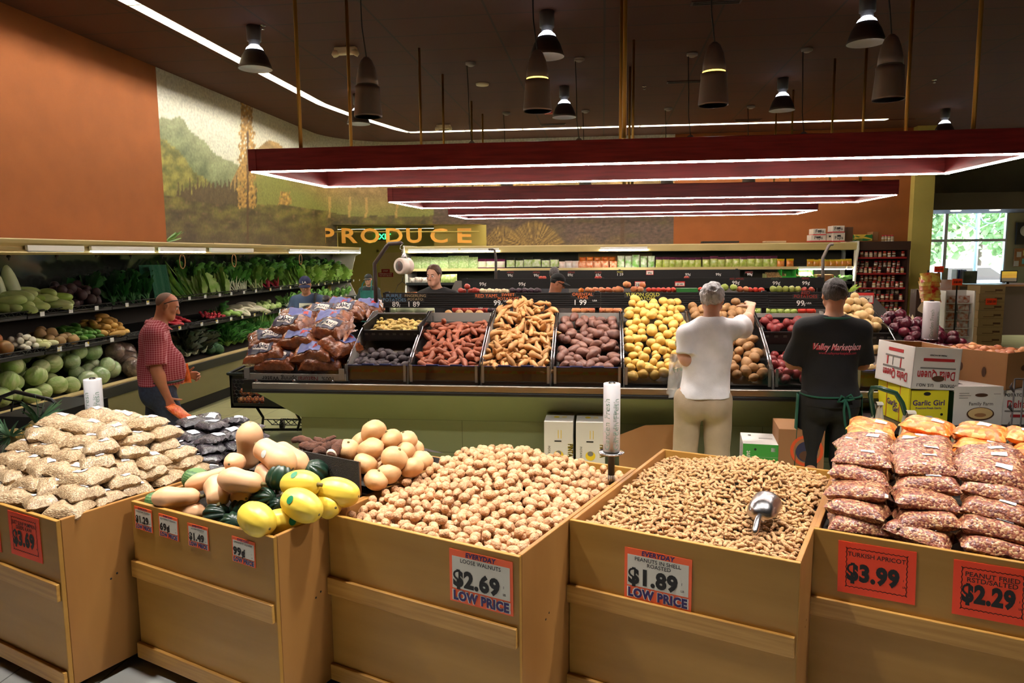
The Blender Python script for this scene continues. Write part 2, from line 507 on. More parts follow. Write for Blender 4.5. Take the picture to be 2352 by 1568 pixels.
# walls behind the mural and below it
o_arc = arc(180, 90, 16, AR)
mb = MB()
low = [(-5.96, MUR0)] + [(x - .01, y + .01) for x, y in arc(180, 151, 6)]
for (x0, y0), (x1, y1) in zip(low[:-1], low[1:]): mb.add([(x0, y0, 0), (x1, y1, 0), (x1, y1, MZ0), (x0, y0, MZ0)], [(0, 1, 2, 3)])
struct('wall_corner', mb, m_olive)
struct('wall_back', MB().box(1.52, 6.35, BY, BY + .2, 0, CZ + .3).box(-3.8, 1.52, BY + .01, BY + .21, 0, MZ0, 1).box(-3.8, -2.6, BY - .004, BY + .011, 0, MZ0, 1), [m_orange, m_olive])
# --- doorway recess
AYB = 17.9
mb = MB()
mb.box(-7.0, -3.75, AYB, AYB + .1, 0, MZ0)
mb.add([(ALC0[0], ALC0[1], 0), (-6.7, AYB, 0), (-6.7, AYB, MZ0), (ALC0[0], ALC0[1], MZ0)], [(0, 1, 2, 3)])
mb.box(-3.8, -3.7, BY, AYB, 0, MZ0)
mb.add([(-7, 15.0, MZ0 + .002), (-2.6, 15.9, MZ0 + .002), (-3.7, AYB, MZ0 + .002), (-7, AYB, MZ0 + .002)], [(0, 1, 2, 3)])
struct('wall_recess', mb, m_olive)
# --- column, window bay and the right-hand side
struct('column', MB().box(6.33, 6.72, BY - .2, FY, 0, CZ), m_olive)
WX0, WX1, WZ0, WZ1, WY = 7.55, 10.72, .95, 3.02, FY
mb = MB().box(6.7, WX0, WY, WY + .2, 0, CZ).box(WX1, RX, WY, WY + .2, 0, CZ).box(WX0, WX1, WY, WY + .2, 0, WZ0).box(WX0, WX1, WY, WY + .2, WZ1, CZ)
struct('wall_window_side', mb, m_green_wall)
struct('wall_right', MB().box(RX, RX + .2, NY, FY + .2, 0, CZ + .3), m_green_wall)
m_alu = M('window_frame_aluminium', (186, 188, 196), .4, .3)
w_ = thing('window_1', 'wide aluminium framed shop window with four panes above the service counter', 'window', ((WX0 + WX1) / 2, WY, WZ0)); w_['kind'] = 'structure'
mb = MB(); ym = WY + .06
xm = PY(2172, 560, WY).x
zt = 2.23
for x in (WX0, xm, WX1): mb.box(x - .04, x + .04, ym - .05, ym + .05, WZ0, WZ1)
for z in (WZ0, zt, WZ1): mb.box(WX0, WX1, ym - .045, ym + .045, z - .035, z + .035)
mb.build('window_frame', m_alu, w_)
m_glass = bpy.data.materials.new('clear_pane'); m_glass.use_nodes = True
def _gl(m, ior=1.45, tint=(1, 1, 1, 1), fr=.08):
 N = m.node_tree.nodes; L = m.node_tree.links; N.remove(N['Principled BSDF']); out = N['Material Output']
 tr = N.new('ShaderNodeBsdfTransparent'); tr.inputs[0].default_value = tint
 gl = N.new('ShaderNodeBsdfGlossy'); gl.inputs['Roughness'].default_value = .05
 lw = N.new('ShaderNodeLayerWeight'); lw.inputs[0].default_value = .35
 ml = N.new('ShaderNodeMath'); ml.operation = 'MULTIPLY_ADD'; ml.inputs[1].default_value = .5; ml.inputs[2].default_value = fr
 mx = N.new('ShaderNodeMixShader')
 L.new(lw.outputs['Facing'], ml.inputs[0]); L.new(ml.outputs[0], mx.inputs[0]); L.new(tr.outputs[0], mx.inputs[1]); L.new(gl.outputs[0], mx.inputs[2]); L.new(mx.outputs[0], out.inputs[0])
_gl(m_glass, fr=.03)
for xa, xb in ((WX0, xm), (xm, WX1)):
 for za, zb in ((WZ0, zt), (zt, WZ1)):
  MB().box(xa + .04, xb - .04, ym - .004, ym + .004, za + .035, zb - .035).build('pane', m_glass, w_)
# --- ceiling with the wall-wash slot
SLOT = [(-4.70, NY)] + [(-4.70, 5.9 + i * 1.22) for i in range(6)] + [(PZ(700, 213, CZ).x, PZ(700, 213, CZ).y), (PZ(800, 262, CZ).x, PZ(800, 262, CZ).y), (PZ(912, 297, CZ).x, PZ(912, 297, CZ).y)]
SLOT = [p for i, p in enumerate(SLOT) if i < 5 or p[1] > 11.5]
SLOT += [(-4.0 + i * 1.18, 15.0 + .02 * i) for i in range(0, 9)]
SW = .075
def offs(P, d):
 out = []
 for i, p in enumerate(P):
  a = Vector(P[max(i - 1, 0)]); b = Vector(P[min(i + 1, len(P) - 1)]); t = (b - a).normalized(); n = Vector((-t.y, t.x))
  out.append((p[0] + n.x * d, p[1] + n.y * d))
 return out
so, si = offs(SLOT, SW), offs(SLOT, -SW)
wallp = [(-5.96, NY)] + arc(180, 90, 16) + [(6.7, BY)]
ex = SLOT[-1]
mb = MB()
P = wallp + [(6.7, ex[1])] + so[::-1]
mb.add([(x, y, CZ) for x, y in P], [tuple(range(len(P)))])
P = si + [ (ex[0], ex[1]), (6.7, ex[1]), (6.7, NY)]
mb.add([(x, y, CZ) for x, y in P], [tuple(range(len(P)))[::-1]])
mb.add([(6.7, NY, CZ), (RX, NY, CZ), (RX, FY + .2, CZ), (6.7, FY + .2, CZ)], [(0, 1, 2, 3)])
mb.add([(so[-1][0], so[-1][1], CZ), (si[-1][0], si[-1][1], CZ), (ex[0], ex[1], CZ)], [(0, 1, 2)])
struct('ceiling', mb, m_ceil)
struct('ceiling_slab', MB().box(-8, RX, NY - .2, FY + .4, CZ + .3, CZ + .4), m_black)
m_trough = M('trough_white', (240, 232, 205), .5)
m_tube_cove = EM('cove_tube', (255, 246, 232), L_COVE)
k = 0
for i in range(len(SLOT) - 1):
 a, b = Vector(SLOT[i]), Vector(SLOT[i + 1])
 n = max(1, round((b - a).length / 1.22))
 for j in range(n):
  p, q = a.lerp(b, j / n), a.lerp(b, (j + 1) / n)
  if p.y < 3.2 and p.x < -4: continue
  t = (q - p); ln = t.length; t.normalize()
  X = Matrix(((t.x, -t.y, 0, p.x), (t.y, t.x, 0, p.y), (0, 0, 1, CZ), (0, 0, 0, 1)))   # local +y points to the wall
  o = thing('recessed_ceiling_light', 'slim recessed wall-wash light, %s along the white ceiling slot counted from the left edge' % nth(k), 'ceiling light', (p.x, p.y, CZ), 0, 'wall-wash lights in the ceiling slot')
  h = MB(); w = SW + .012
  h.box(0, ln, -w, w, .14, .15, 0, X).box(0, ln, w - .006, w, .0, .14, 0, X).box(0, ln, -w, -w + .006, 0, .14, 0, X)
  h.box(0, .012, -w, w, 0, .14, 0, X).box(ln - .012, ln, -w, w, 0, .14, 0, X)
  h.build('housing', m_trough, o)
  MB().box(.03, ln - .03, -.055, -.035, .024, .044, 0, X).build('tube', m_tube_cove, o)
  k += 1
# ================================================================ lamps and ceiling things
m_mahog = M('mahogany_veneer', (150, 50, 50), .42, c2=(120, 38, 38), ns=3, stretch=(1, 1, 14), obj=False)
m_brass = M('brushed_brass_rod', (176, 134, 62), .4, .7)
m_strip = EM('fixture_strip', (255, 240, 226), L_FIX)
m_bronze = M('bronze_lamp_shell', (126, 114, 106), .45, .3)
m_charc = M('charcoal_lamp_body', (58, 56, 56), .5)
m_cable = M('black_cable', (22, 20, 20), .6)
m_chrome = M('chrome', (200, 200, 204), .18, 1)
m_steel = M('brushed_steel', (186, 180, 170), .3, 1, c2=(170, 164, 154), ns=6, stretch=(1, 30, 30))
def light_frame(corners, zb, h, w, label, rods):
 """A rectangular wooden lamp frame hung on rods, lit along the underside."""
 (x0, y0), (x1, y1), (x2, y2), (x3, y3) = corners     # front left, front right, back right, back left
 o = thing('light_frame', label, 'ceiling light', ((x0 + x1) / 2, (y0 + y3) / 2, zb), 0, 'rectangular light frames over the islands')
 C = [Vector((x, y, zb)) for x, y in corners]
 for i, nm in enumerate(('front_beam', 'end_beam', 'back_beam', 'end_beam')):
  a, b = C[i], C[(i + 1) % 4]; t = (b - a).normalized(); inn = Vector((-t.y, t.x, 0))
  X = Matrix(((t.x, inn.x, 0, a.x), (t.y, inn.y, 0, a.y), (0, 0, 1, zb), (0, 0, 0, 1))); L = (b - a).length
  bo = MB().box(0, L, 0, w, 0, h, 0, X).build('beam', m_mahog, o, bevel=.004)
  MB().box(.01, L - .01, w * .35, w * .6, -.01, .002, 0, X).build('light_strip', m_strip, bo)
 for (x, y) in rods:
  MB().tube([(x, y, zb + h - .02), (x, y, CZ)], .016, 8).build('hanging_rod', m_brass, o)
 return o
zb, hh, ww = 2.62, .17, .07
FX = [[(-2.78, 5.52), (3.02, 5.52), (2.98, 6.83), (-2.70, 6.90)], [(-2.68, 8.93), (3.47, 9.2), (3.43, 10.45), (-2.6, 10.25)], [(-2.6, 12.14), (3.4, 12.2), (3.4, 13.4), (-2.55, 13.4)]]
names = ['front dark red wooden light frame hanging nearest over the potato island', 'middle dark red wooden light frame hanging behind the front frame', 'farthest dark red wooden light frame, hanging lowest in the row of three']
for i, cs in enumerate(FX):
 yf, yb = cs[0][1] + .05, cs[2][1] - .08
 lx = [cs[0][0] + .42, .15 if i == 0 else .35, cs[1][0] - .45]
 light_frame(cs, zb, hh, ww, names[i], [(x, yf + .04 * (i == 1) * (j + 1) * 1.6) for j, x in enumerate(lx)] + [(x, yb - .01 - (.08 if i != 1 and j == 0 else 0) * 0) for j, x in enumerate(lx)])
# high-bay lamps
def high_bay(x, y, label, lit=True, g='bell-shaped high-bay lamps'):
 o = thing('high_bay_lamp', label, 'ceiling lamp', (x, y, CZ), 0, g)
 X = Matrix.Translation((x, y, CZ))
 b = MB().lathe([(.075, -.0), (.078, -.01), (.078, -.16), (.06, -.165), (.06, -.2), (.03, -.2)], 20, 0, X); b.build('ballast_housing', m_charc, o)
 MB().lathe([(.045, -.2), (.085, -.235), (.1, -.265), (.098, -.266)], 24, 0, X).build('glowing_collar', EM('lamp_collar', (236, 240, 255), 3), o)
 d = MB().lathe([(.1, -.262), (.14, -.33), (.172, -.42), (.186, -.46), (.182, -.46), (.168, -.42), (.136, -.335), (.095, -.27), (0, -.265)], 28, 0, X)
 so_ = d.build('bell_shade', M('lamp_shade_dark', (60, 50, 46), .5), o)
 MB().lathe([(.167, -.425), (.181, -.458), (.179, -.458), (.134, -.34), (.09, -.275)], 28, 0, X).build('reflector', M('lamp_reflector', (225, 228, 240), .35), so_)
 MB().lathe([(0, -.285), (.035, -.288), (.045, -.305), (.03, -.325), (0, -.33)], 16, 0, X).build('bulb', EM('bay_bulb', (232, 238, 255), L_BAY), o)
 return o
BX_, BYs = (-3.85, -.6, 2.6, 5.95), (7.93, 11.38, 14.4)
desc = {(0, 0): 'bell-shaped ceiling lamp nearest the left wall slot, over the walkway', (1, 0): 'bell-shaped ceiling lamp in front of the middle of the front light frame', (2, 0): 'bell-shaped ceiling lamp cut by the top edge at upper right',
  (0, 1): 'bell-shaped ceiling lamp half hidden behind the unlit cylinder pendant', (1, 1): 'small bell-shaped ceiling lamp beside the lit cylinder pendant at the centre', (2, 1): 'small bell-shaped ceiling lamp right of the second lit cylinder pendant', (3, 1): 'small bell-shaped ceiling lamp above the right end of the front light frame', (3, 0): 'bell-shaped ceiling lamp beyond the right edge'}
for j, y in enumerate(BYs[:2]):
 for i, x in enumerate(BX_):
  if (i, j) == (3, 0): continue
  if (i, j) == (3, 1): x, y = 6.08, 14.23
  high_bay(x, y, desc[(i, j)])
for x, y in ((-3.85, 4.5), (-.6, 4.5), (2.6, 4.5), (-.6, 1.0), (2.6, 1.0), (-.6, -2.4), (2.6, -2.4), (10.6, 15.5), (10.8, 10.5), (12.2, 18.5)):  # unseen bays: grid carried on; far right ones added to brighten the counter side
 high_bay(x, y, 'unseen bell-shaped ceiling lamp outside the picture', g='bell-shaped lamps above the picture')
# cylinder pendants on cords
def pendant(x, y, zb, label, lit, spot=0, canopy=True, g='cylinder pendants on black cords', cyl=None, energy=0):
 o = thing('cylinder_pendant', label, 'pendant lamp', (x, y, zb), 0, g)
 X = Matrix.Translation((x, y, zb))
 MB().lathe([(.112, 0), (.114, .01), (.098, .2), (.1, .235), (.094, .235), (.094, .2), (.108, .02), (.106, 0)], 28, 0, X).build('lower_shell', m_bronze, o)
 MB().lathe([(.088, .25), (.085, .3), (.07, .38), (.045, .44), (.02, .465), (0, .468)], 28, 0, X).build('upper_cone', m_bronze, o)
 MB().lathe([(.08, .2), (.086, .25)], 24, 0, X).build('glowing_ring', EM('pendant_ring', (255, 206, 90), 2.2) if lit else M('ring_unlit', (150, 150, 140), .4), o)
 MB().lathe([(.1, .012), (.1, .016)], 24, 0, X).build('lens', EM('pendant_lens', (255, 236, 200), 2.5) if lit else M('lens_unlit', (120, 118, 112), .3), o)
 MB().lathe([(.035, .006), (.035, .011)], 16, 0, X).build('lamp_core', M('lens_core', (150, 140, 120), .4), o)
 MB().tube([(x, y, zb + .46), (x - .03, y, zb + .7), (x - .035, y, zb + 1.0), (x - .05, y, CZ)], .006, 6).build('cord', m_cable, o)
 if canopy: MB().lathe([(.07, CZ - zb - .03), (.03, CZ - zb - .05), (0, CZ - zb - .05)], 16, 0, X).lathe([(.07, CZ - zb), (.07, CZ - zb - .03)], 16, 0, X).build('ceiling_canopy', M('canopy_grey', (150, 142, 132), .5), o)
 if energy:
  l = bpy.data.lights.new('pendant_spot', 'SPOT'); l.energy = energy; l.spot_size = math.radians(108); l.spot_blend = .8; l.shadow_soft_size = .08; l.color = (1, .94, .86)
  lo = bpy.data.objects.new('pendant_spot', l); COL.objects.link(lo); lo.location = (0, 0, -.02); lo.parent = o
 return o
PX_ = ((-1.9, 0), (-.52, 1), (.83, 1), (2.1, 0))
nm = ['unlit grey cylinder pendant, leftmost of the near row', 'lit grey cylinder pendant with a yellow ring, left of the two lit ones', 'lit grey cylinder pendant with a yellow ring, right of the two lit ones', 'unlit grey cylinder pendant, rightmost of the near row']
for (x, lit), n in zip(PX_, nm): pendant(x, 5.86, 3.07, n, lit, energy=L_SPOT * .5 if lit else 0)
for i, x in enumerate((-1.755, -.322, 1.113, 2.518)):
 pendant(x, 9.8, 3.0, 'grey cylinder pendant, %s from left in the row behind the front light frame' % nth(i), 0)
for i, px in enumerate((1163, 1345, 1535, 1725)):
 p = PZ(px, 258 - i * 5, CZ); pendant(p.x, p.y, 3.14, 'grey cylinder pendant, %s from left in the farthest row, mostly hidden by the frames' % nth(i), 0)
for x in (-2.9, -1.75, -.55, .65, 1.9):
 pendant(x, 3.0, 3.45, 'lit cylinder pendant aimed at the bins, above the picture', 1, energy=L_SPOT, g='pendants above the picture')
for x, y in ((11.7, 17.3), (11.9, 14)): pendant(x, y, 3.5, 'added fill pendant over the service counter, unseen outside the picture', 1, energy=L_SPOT * 2.4, g='pendants above the picture')  # unseen pendants added as fill for the dark right wall and counter
# small ceiling things
m_emer = M('emergency_plastic', (232, 214, 170), .5)
def emergency(px, py, label):
 p = PZ(px, py, CZ)
 o = thing('emergency_light', label, 'emergency light', p, 0, 'twin-head emergency lights')
 X = Matrix.Translation(p)
 MB().prism([(-.14, -.045), (.14, -.045), (.14, .045), (-.14, .045)], -.09, 0, 0, X).build('housing', m_emer, o, bevel=.02)
 for s in (-1, 1): MB().lathe([(0, -.02), (.045, -.02), (.05, .02), (.02, .05)], 16, 0, X @ Matrix.Translation((s * .12, -.02, -.085)) @ Matrix.Rotation(s * .5, 4, 'Y')).build('lamp_head', m_emer, o)
emergency(794, 108, 'cream twin-head emergency light on the ceiling near the left pendant')
emergency(1019, 286, 'small cream twin-head emergency light near the back ceiling slot')
p = PZ(1108, 192, CZ); T(MB().lathe([(.1, -.0), (.095, -.025), (.05, -.03), (0, -.03)], 24, 0, Matrix.Translation(p)).build('ceiling_speaker', m_emer), 'round cream ceiling speaker left of the centre pendants', 'speaker')
for i, (px, py, wd, lb) in enumerate(((1575, 187, .55, 'thin dark slot vent in the ceiling left of the second lit pendant'), (1270, 285, .5, 'thin dark slot vent in the far ceiling near the centre'), (1645, 4, .5, 'dark slot vent at the top edge of the ceiling'), (1718, 275, .5, 'thin dark slot vent in the far ceiling right of the centre'))):
 p = PZ(px, py, CZ); o = thing('ceiling_vent', lb, 'vent', p, 0, 'slot vents'); X = Matrix.Translation(p)
 MB().box(-wd / 2, wd / 2, -.06, .06, -.012, .0, 0, X).build('frame', M('vent_brown', (58, 36, 26), .6), o)
 for s in (-.025, .025): MB().box(-wd / 2 + .02, wd / 2 - .02, s - .012, s + .012, -.016, -.011, 0, X).build('slot', m_black, o)
for i, (px, py, lb) in enumerate(((603, 58, 'chrome ceiling sprinkler beside the left bell lamp'), (1480, 198, 'chrome ceiling sprinkler right of the brass rods'), (2146, 183, 'chrome ceiling sprinkler at far right of the ceiling'))):
 p = PZ(px, py, CZ); T(MB().lathe([(.035, 0), (.035, -.008), (.008, -.01), (.008, -.04), (.022, -.042), (.022, -.046), (0, -.046)], 14, 0, Matrix.Translation(p)).build('sprinkler', m_chrome), lb, 'sprinkler')
p = PZ(1260, 255, CZ); T(MB().box(-.07, .07, -.04, .04, -.05, 0, 0, Matrix.Translation(p)).build('fire_strobe', M('alarm_red', (170, 40, 30), .5)), 'small red fire strobe on the far ceiling between pendants', 'fire alarm')
# --- outside the shop window
struct('outside_ground', MB().box(-20, 60, FY + .3, 70, -.12, -.02), M('asphalt', (150, 150, 150), .9, c2=(170, 170, 168), ns=2))
m_leaf_out = M('tree_leaf', (150, 190, 120), .7, c2=(196, 220, 150), ns=3, var=.2)
m_bark = M('bark', (90, 75, 60), .9)
def tree(x, y, h, r, label, n=2600, name='street_tree', cat='tree', zb=1.2):
 o = thing(name, label, cat, (x, y, -.02))
 if name == 'street_tree': MB().tube([(x, y, 0), (x + .05, y, h * .3), (x, y, h * .6)], [.14, .11, .06], 10).build('trunk', m_bark, o)
 mb = MB(); R = random.Random(int(x * 10))
 for i in range(n):
  a, b = R.uniform(0, 2 * PI), math.acos(R.uniform(-1, 1)); q = R.uniform(.55, 1)
  c = Vector((x + r * q * math.sin(b) * math.cos(a), y + r * q * math.sin(b) * math.sin(a), zb + (h - zb) * (.5 + .5 * q * math.cos(b))))
  d = Vector((R.uniform(-1, 1), R.uniform(-1, 1), R.uniform(-1, 1))) * .16; e = d.cross(Vector((R.uniform(-1, 1), R.uniform(-1, 1), R.uniform(-1, 1))).normalized()) * .8
  mb.add([c - d, c + e, c + d, c - e], [(0, 1, 2, 3)])
 mb.build('crown', m_leaf_out, o)
for i, (x, y, h, r, lb) in enumerate(((8.6, 29, 6.5, 1.7, 'bright green tree outside the left window pane'), (12.4, 30, 7, 1.8, 'bright green tree outside the middle of the window'), (16.6, 31, 6.5, 1.8, 'bright green tree outside the right window pane'), (11.4, 41, 9, 3.6, 'tall pale tree far outside behind the parked cars'), (19.6, 41, 9, 3.6, 'tall pale tree far outside at the right'))):
 tree(x, y, h, r, lb)
tree(8.3, 24.4, 1.9, .9, 'dark green bush outside the lower left pane', 1500, 'bush', 'bush', .0)
def car(x, y, col, label, rz=0):
 o = thing('car', label, 'car', (x, y, 0), rz)
 X = Matrix.Translation((x, y, 0)) @ Matrix.Rotation(rz, 4, 'Z')
 prof = [(-2.1, .35), (-2.15, .7), (-1.9, .85), (-1.2, .95), (-.6, 1.42), (.9, 1.45), (1.6, 1.0), (2.05, .92), (2.15, .6), (2.1, .35)]
 Y90 = X @ Matrix.Rotation(PI / 2, 4, 'X')
 MB().prism(prof, -.8, .8, 0, Y90).build('body', M('car_' + label.split()[0], col, .25, coat=.6), o, bevel=.06)
 MB().prism([(-1.12, .97), (-.58, 1.38), (.86, 1.4), (1.45, 1.0)], -.81, .81, 0, Y90).build('side_windows', M('car_window', (40, 52, 62), .08), o)
 for wx in (-1.35, 1.3):
  for s in (-1, 1): MB().lathe([(.0, -.1), (.28, -.1), (.33, -.06), (.33, .06), (.28, .1), (0, .1)], 20, 0, Y90 @ Matrix.Translation((wx, .33, s * .76))).build('wheel', M('tyre', (30, 30, 30), .7), o)
car(11.8, 26.5, (235, 238, 245), 'white parked car outside the right window pane')
car(12.4, 35, (90, 104, 120), 'grey-blue parked car outside beyond the white car')
car(16.8, 27.0, (226, 230, 240), 'pale parked car outside at the right edge of the window')
p = PY(2243, 560, 23.2); o = thing('street_lamp_post', 'tall grey iron post with scrolled rings outside the right pane', 'post', (p.x, 23.2, 0))
MB().tube([(p.x, 23.2, 0), (p.x, 23.2, 3.6)], .055, 12).build('post', M('post_grey', (170, 190, 196), .5), o)
for s in (-1, 1):
 MB().tube([(p.x + s * (.33 + .27 * math.cos(a)), 23.2, 3.02 + .27 * math.sin(a)) for a in [2 * PI * i / 20 for i in range(21)]], .018, 6).tube([(p.x, 23.2, 2.5), (p.x + s * .08, 23.2, 2.62), (p.x + s * .28, 23.2, 2.72)], .016, 6).build('scroll', MATS['post_grey'], o)
# ================================================================ wooden bins in front
m_ply = M('varnished_birch', (176, 132, 64), .42, c2=(164, 120, 53), ns=1.6, stretch=(1, 1, 7), bump=.05, bs=90, ramp=(.3, .7), spec=.3)
m_ply_side = M('varnished_birch_side', (166, 118, 64), .4, c2=(150, 102, 52), ns=3.2, stretch=(1, 1, .35), spec=.3)
m_rail_w = M('varnished_oak_strip', (194, 146, 70), .45, c2=(172, 124, 52), ns=5, stretch=(.6, 6, 14))
m_dark = M('dark_plinth', (40, 34, 28), .8)
BA = -math.radians(22.3)
BINS = {1: (-3.222, 3.105, .95), 2: (-2.187, 3.024, .94), 3: (-1.198, 2.953, .965), 4: (-.135, 2.993, .93), 5: (.868, 2.997, 1.0)}
BD = 1.29
ZT = .82
def bin_xf(i): return rotz(BA, (BINS[i][0], BINS[i][1], 0))
def bin_plane(i, px, py, y=0.0):
 """Where the sight line meets the vertical plane y in the bin's own coordinates (x, z)."""
 X = bin_xf(i).inverted(); o = X @ Vector((0, 0, EYE)); d = X.to_3x3() @ ray(px, py)
 p = o + d * ((y - o.y) / d.y); return p.x, p.z
def bin_top(i, px, py, z):
 p = bin_xf(i).inverted() @ PZ(px, py, z); return p.x, p.y
def make_bin(i, label, floor_fn=None):
 x0, y0, w = BINS[i]; X = bin_xf(i); t = .02
 o = thing('wooden_bin', label, 'produce bin', (x0, y0, 0), BA, 'wooden bins in the foreground row')
 fz = .05
 MB().box(0, w, 0, t, fz, ZT, 0, X).build('front_panel', m_ply, o, bevel=.003)
 MB().box(0, w, BD - t, BD, fz, ZT + .0, 0, X).build('back_panel', m_ply, o, bevel=.003)
 for s in (0, 1): MB().box((w - t) * s, (w - t) * s + t, t + .001, BD - t - .001, fz, ZT, 0, X).build('side_panel', m_ply_side, o, bevel=.003)
 for z0, z1 in ((.455, .535), (.05, .125)):
  MB().box(-.006, w - .008, -.018, -.0005, z0, z1, 0, X).build('strip_board', m_rail_w, o, bevel=.003)
 MB().box(.1, w - .1, .12, BD - .1, 0, fz, 0, X).build('plinth', m_dark, o)
 if floor_fn:
  n = 14; rows = [[(t + (w - 2 * t) * a / n, t + (BD - 2 * t) * b / n, floor_fn(t + (w - 2 * t) * a / n, t + (BD - 2 * t) * b / n)) for a in range(n + 1)] for b in range(n + 1)]
  MB().sheet(rows, 0, True, X).build('inner_deck', m_dark, o)
 h = MB()
 for (hx, hz) in ((.22, .47), (.25, .485), (.9, .33)): h.lathe([(.005, 0), (0, .0004)], 8, 0, X @ Matrix.Translation((w + .0004, hx, hz)) @ Matrix.Rotation(PI / 2, 4, 'Y'))
 h.build('nail_holes', m_black, o)
 return o
# heap outlines (bin coordinates)
def g2(x, y, cx, cy, sx, sy): return math.exp(-((x - cx) / sx) ** 2 - ((y - cy) / sy) ** 2)
def wal_top(x, y): return .80 + .12 * g2(x, y, .36, .82, .42, .5) - .02 * g2(x, y, .95, 1.25, .2, .3)
def pea_top(x, y): return .775 + .105 * g2(x, y, .55, 1.02, .33, .34) + .035 * g2(x, y, .45, .55, .4, .4) + .02 * g2(x, y, .1, .75, .2, .4)
make_bin(1, 'wooden bin at far left, filled with bags of seeds and dark beans', lambda x, y: .775)
make_bin(2, 'wooden bin with four small price signs, holding squash and jicama', lambda x, y: .72 + .1 * min(1, y / .6) + .0 * x)
make_bin(3, 'wooden bin heaped with loose walnuts', lambda x, y: wal_top(x, y) - .085)
make_bin(4, 'wooden bin of peanuts in the shell with a metal scoop', lambda x, y: pea_top(x, y) - .05)
make_bin(5, 'wooden bin at far right, stacked with bags of red-skinned peanuts', lambda x, y: .775)
# ---- price signs
m_orange_p = M('orange_card', (255, 104, 52), .45); m_red_p = M('fluorescent_orange_card', (255, 70, 26), .5)
m_paper = M('white_card', (228, 224, 212), .45); m_ink = M('black_ink', (18, 16, 18), .6); m_purple = M('purple_ink', (44, 22, 96), .5); m_wink = M('white_ink', (240, 236, 228), .5)
def sign_frame(i, TL, TR, BL):
 a, b, c = [bin_plane(i, p[0], p[1], -.003) for p in (TL, TR, BL)]
 w = math.hypot(b[0] - a[0], b[1] - a[1]); h = math.hypot(c[0] - a[0], c[1] - a[1])
 X = bin_xf(i) @ frame((a[0], -.003, a[1]), (b[0] - a[0], 0, b[1] - a[1]), (a[0] - c[0], 0, a[1] - c[1]))
 return X, w, h
def at_(X, w, h, u, v, d=.0): return X @ Matrix.Translation((u * w, -v * h, d))
def price_sign(i, TL, TR, BL, item, price, label, unit=True):
 X, w, h = sign_frame(i, TL, TR, BL); m = MB()
 m.box(0, w, -h, 0, -.002, 0, 0, X)
 m.box(.045 * w, .955 * w, -.735 * h, -.125 * h, 0, .0006, 1, X)
 t = lambda s, u, v, sz, mt, al='CENTER', bo=0, wd=None, it=0: m.text(s, at_(X, w, h, u, v, .0012 + .0002 * mt), sz * h, mt, al, bo, wd and wd * w, 0, it)
 t('EVERYDAY', .5, .105, .125, 4, bo=.035, wd=.66, it=.12)
 ls = item.split('/')
 for k, s in enumerate(ls): t(s, .5 + .02 * k, .225 + .095 * k, .105, 2, bo=.008, wd=.78 if k == 0 else .4)
 t(price, .06, .68, .42, 2, 'LEFT', .05, .74)
 if unit: t('1', .86, .53, .07, 2, bo=.01); t('LB', .87, .66, .06, 2, bo=.01)
 t('LOW PRICE', .5, .945, .235, 3, bo=.1, wd=.92); m.text('LOW PRICE', at_(X, w, h, .5, .945, .0026), .235 * h, 4, 'CENTER', .055, .88 * w)
 return T(m.build('price_sign', [m_orange_p, m_paper, m_ink, m_wink, m_purple]), label, 'price sign', 'everyday price signs on the bins')
price_sign(3, (1031.5, 1258), (1177.5, 1291), (1036, 1377.5), 'LOOSE WALNUTS', '$2.69', 'orange-edged sign reading LOOSE WALNUTS $2.69')
price_sign(4, (1435, 1255), (1590, 1286), (1433, 1369), 'PEANUTS IN SHELL/ROASTED', '$1.89', 'orange-edged sign reading PEANUTS IN SHELL ROASTED $1.89')
price_sign(2, (308, 1161), (348, 1172.6), (311, 1212), 'KABOCHA SQUASH', '$1.29', 'small orange-edged sign reading KABOCHA SQUASH $1.29')
price_sign(2, (363.5, 1178), (408, 1191), (366.7, 1230), 'BUTTERNUT SQUASH', '69¢', 'small orange-edged sign reading BUTTERNUT SQUASH 69 cents')
price_sign(2, (430, 1200), (477, 1212.5), (433.6, 1252), 'ACORN SQUASH', '$1.49', 'small orange-edged sign reading ACORN SQUASH $1.49')
price_sign(2, (532, 1230), (585, 1246), (535.7, 1288), 'SPAGHETTI SQUASH', '99¢', 'small orange-edged sign reading SPAGHETTI SQUASH 99 cents')
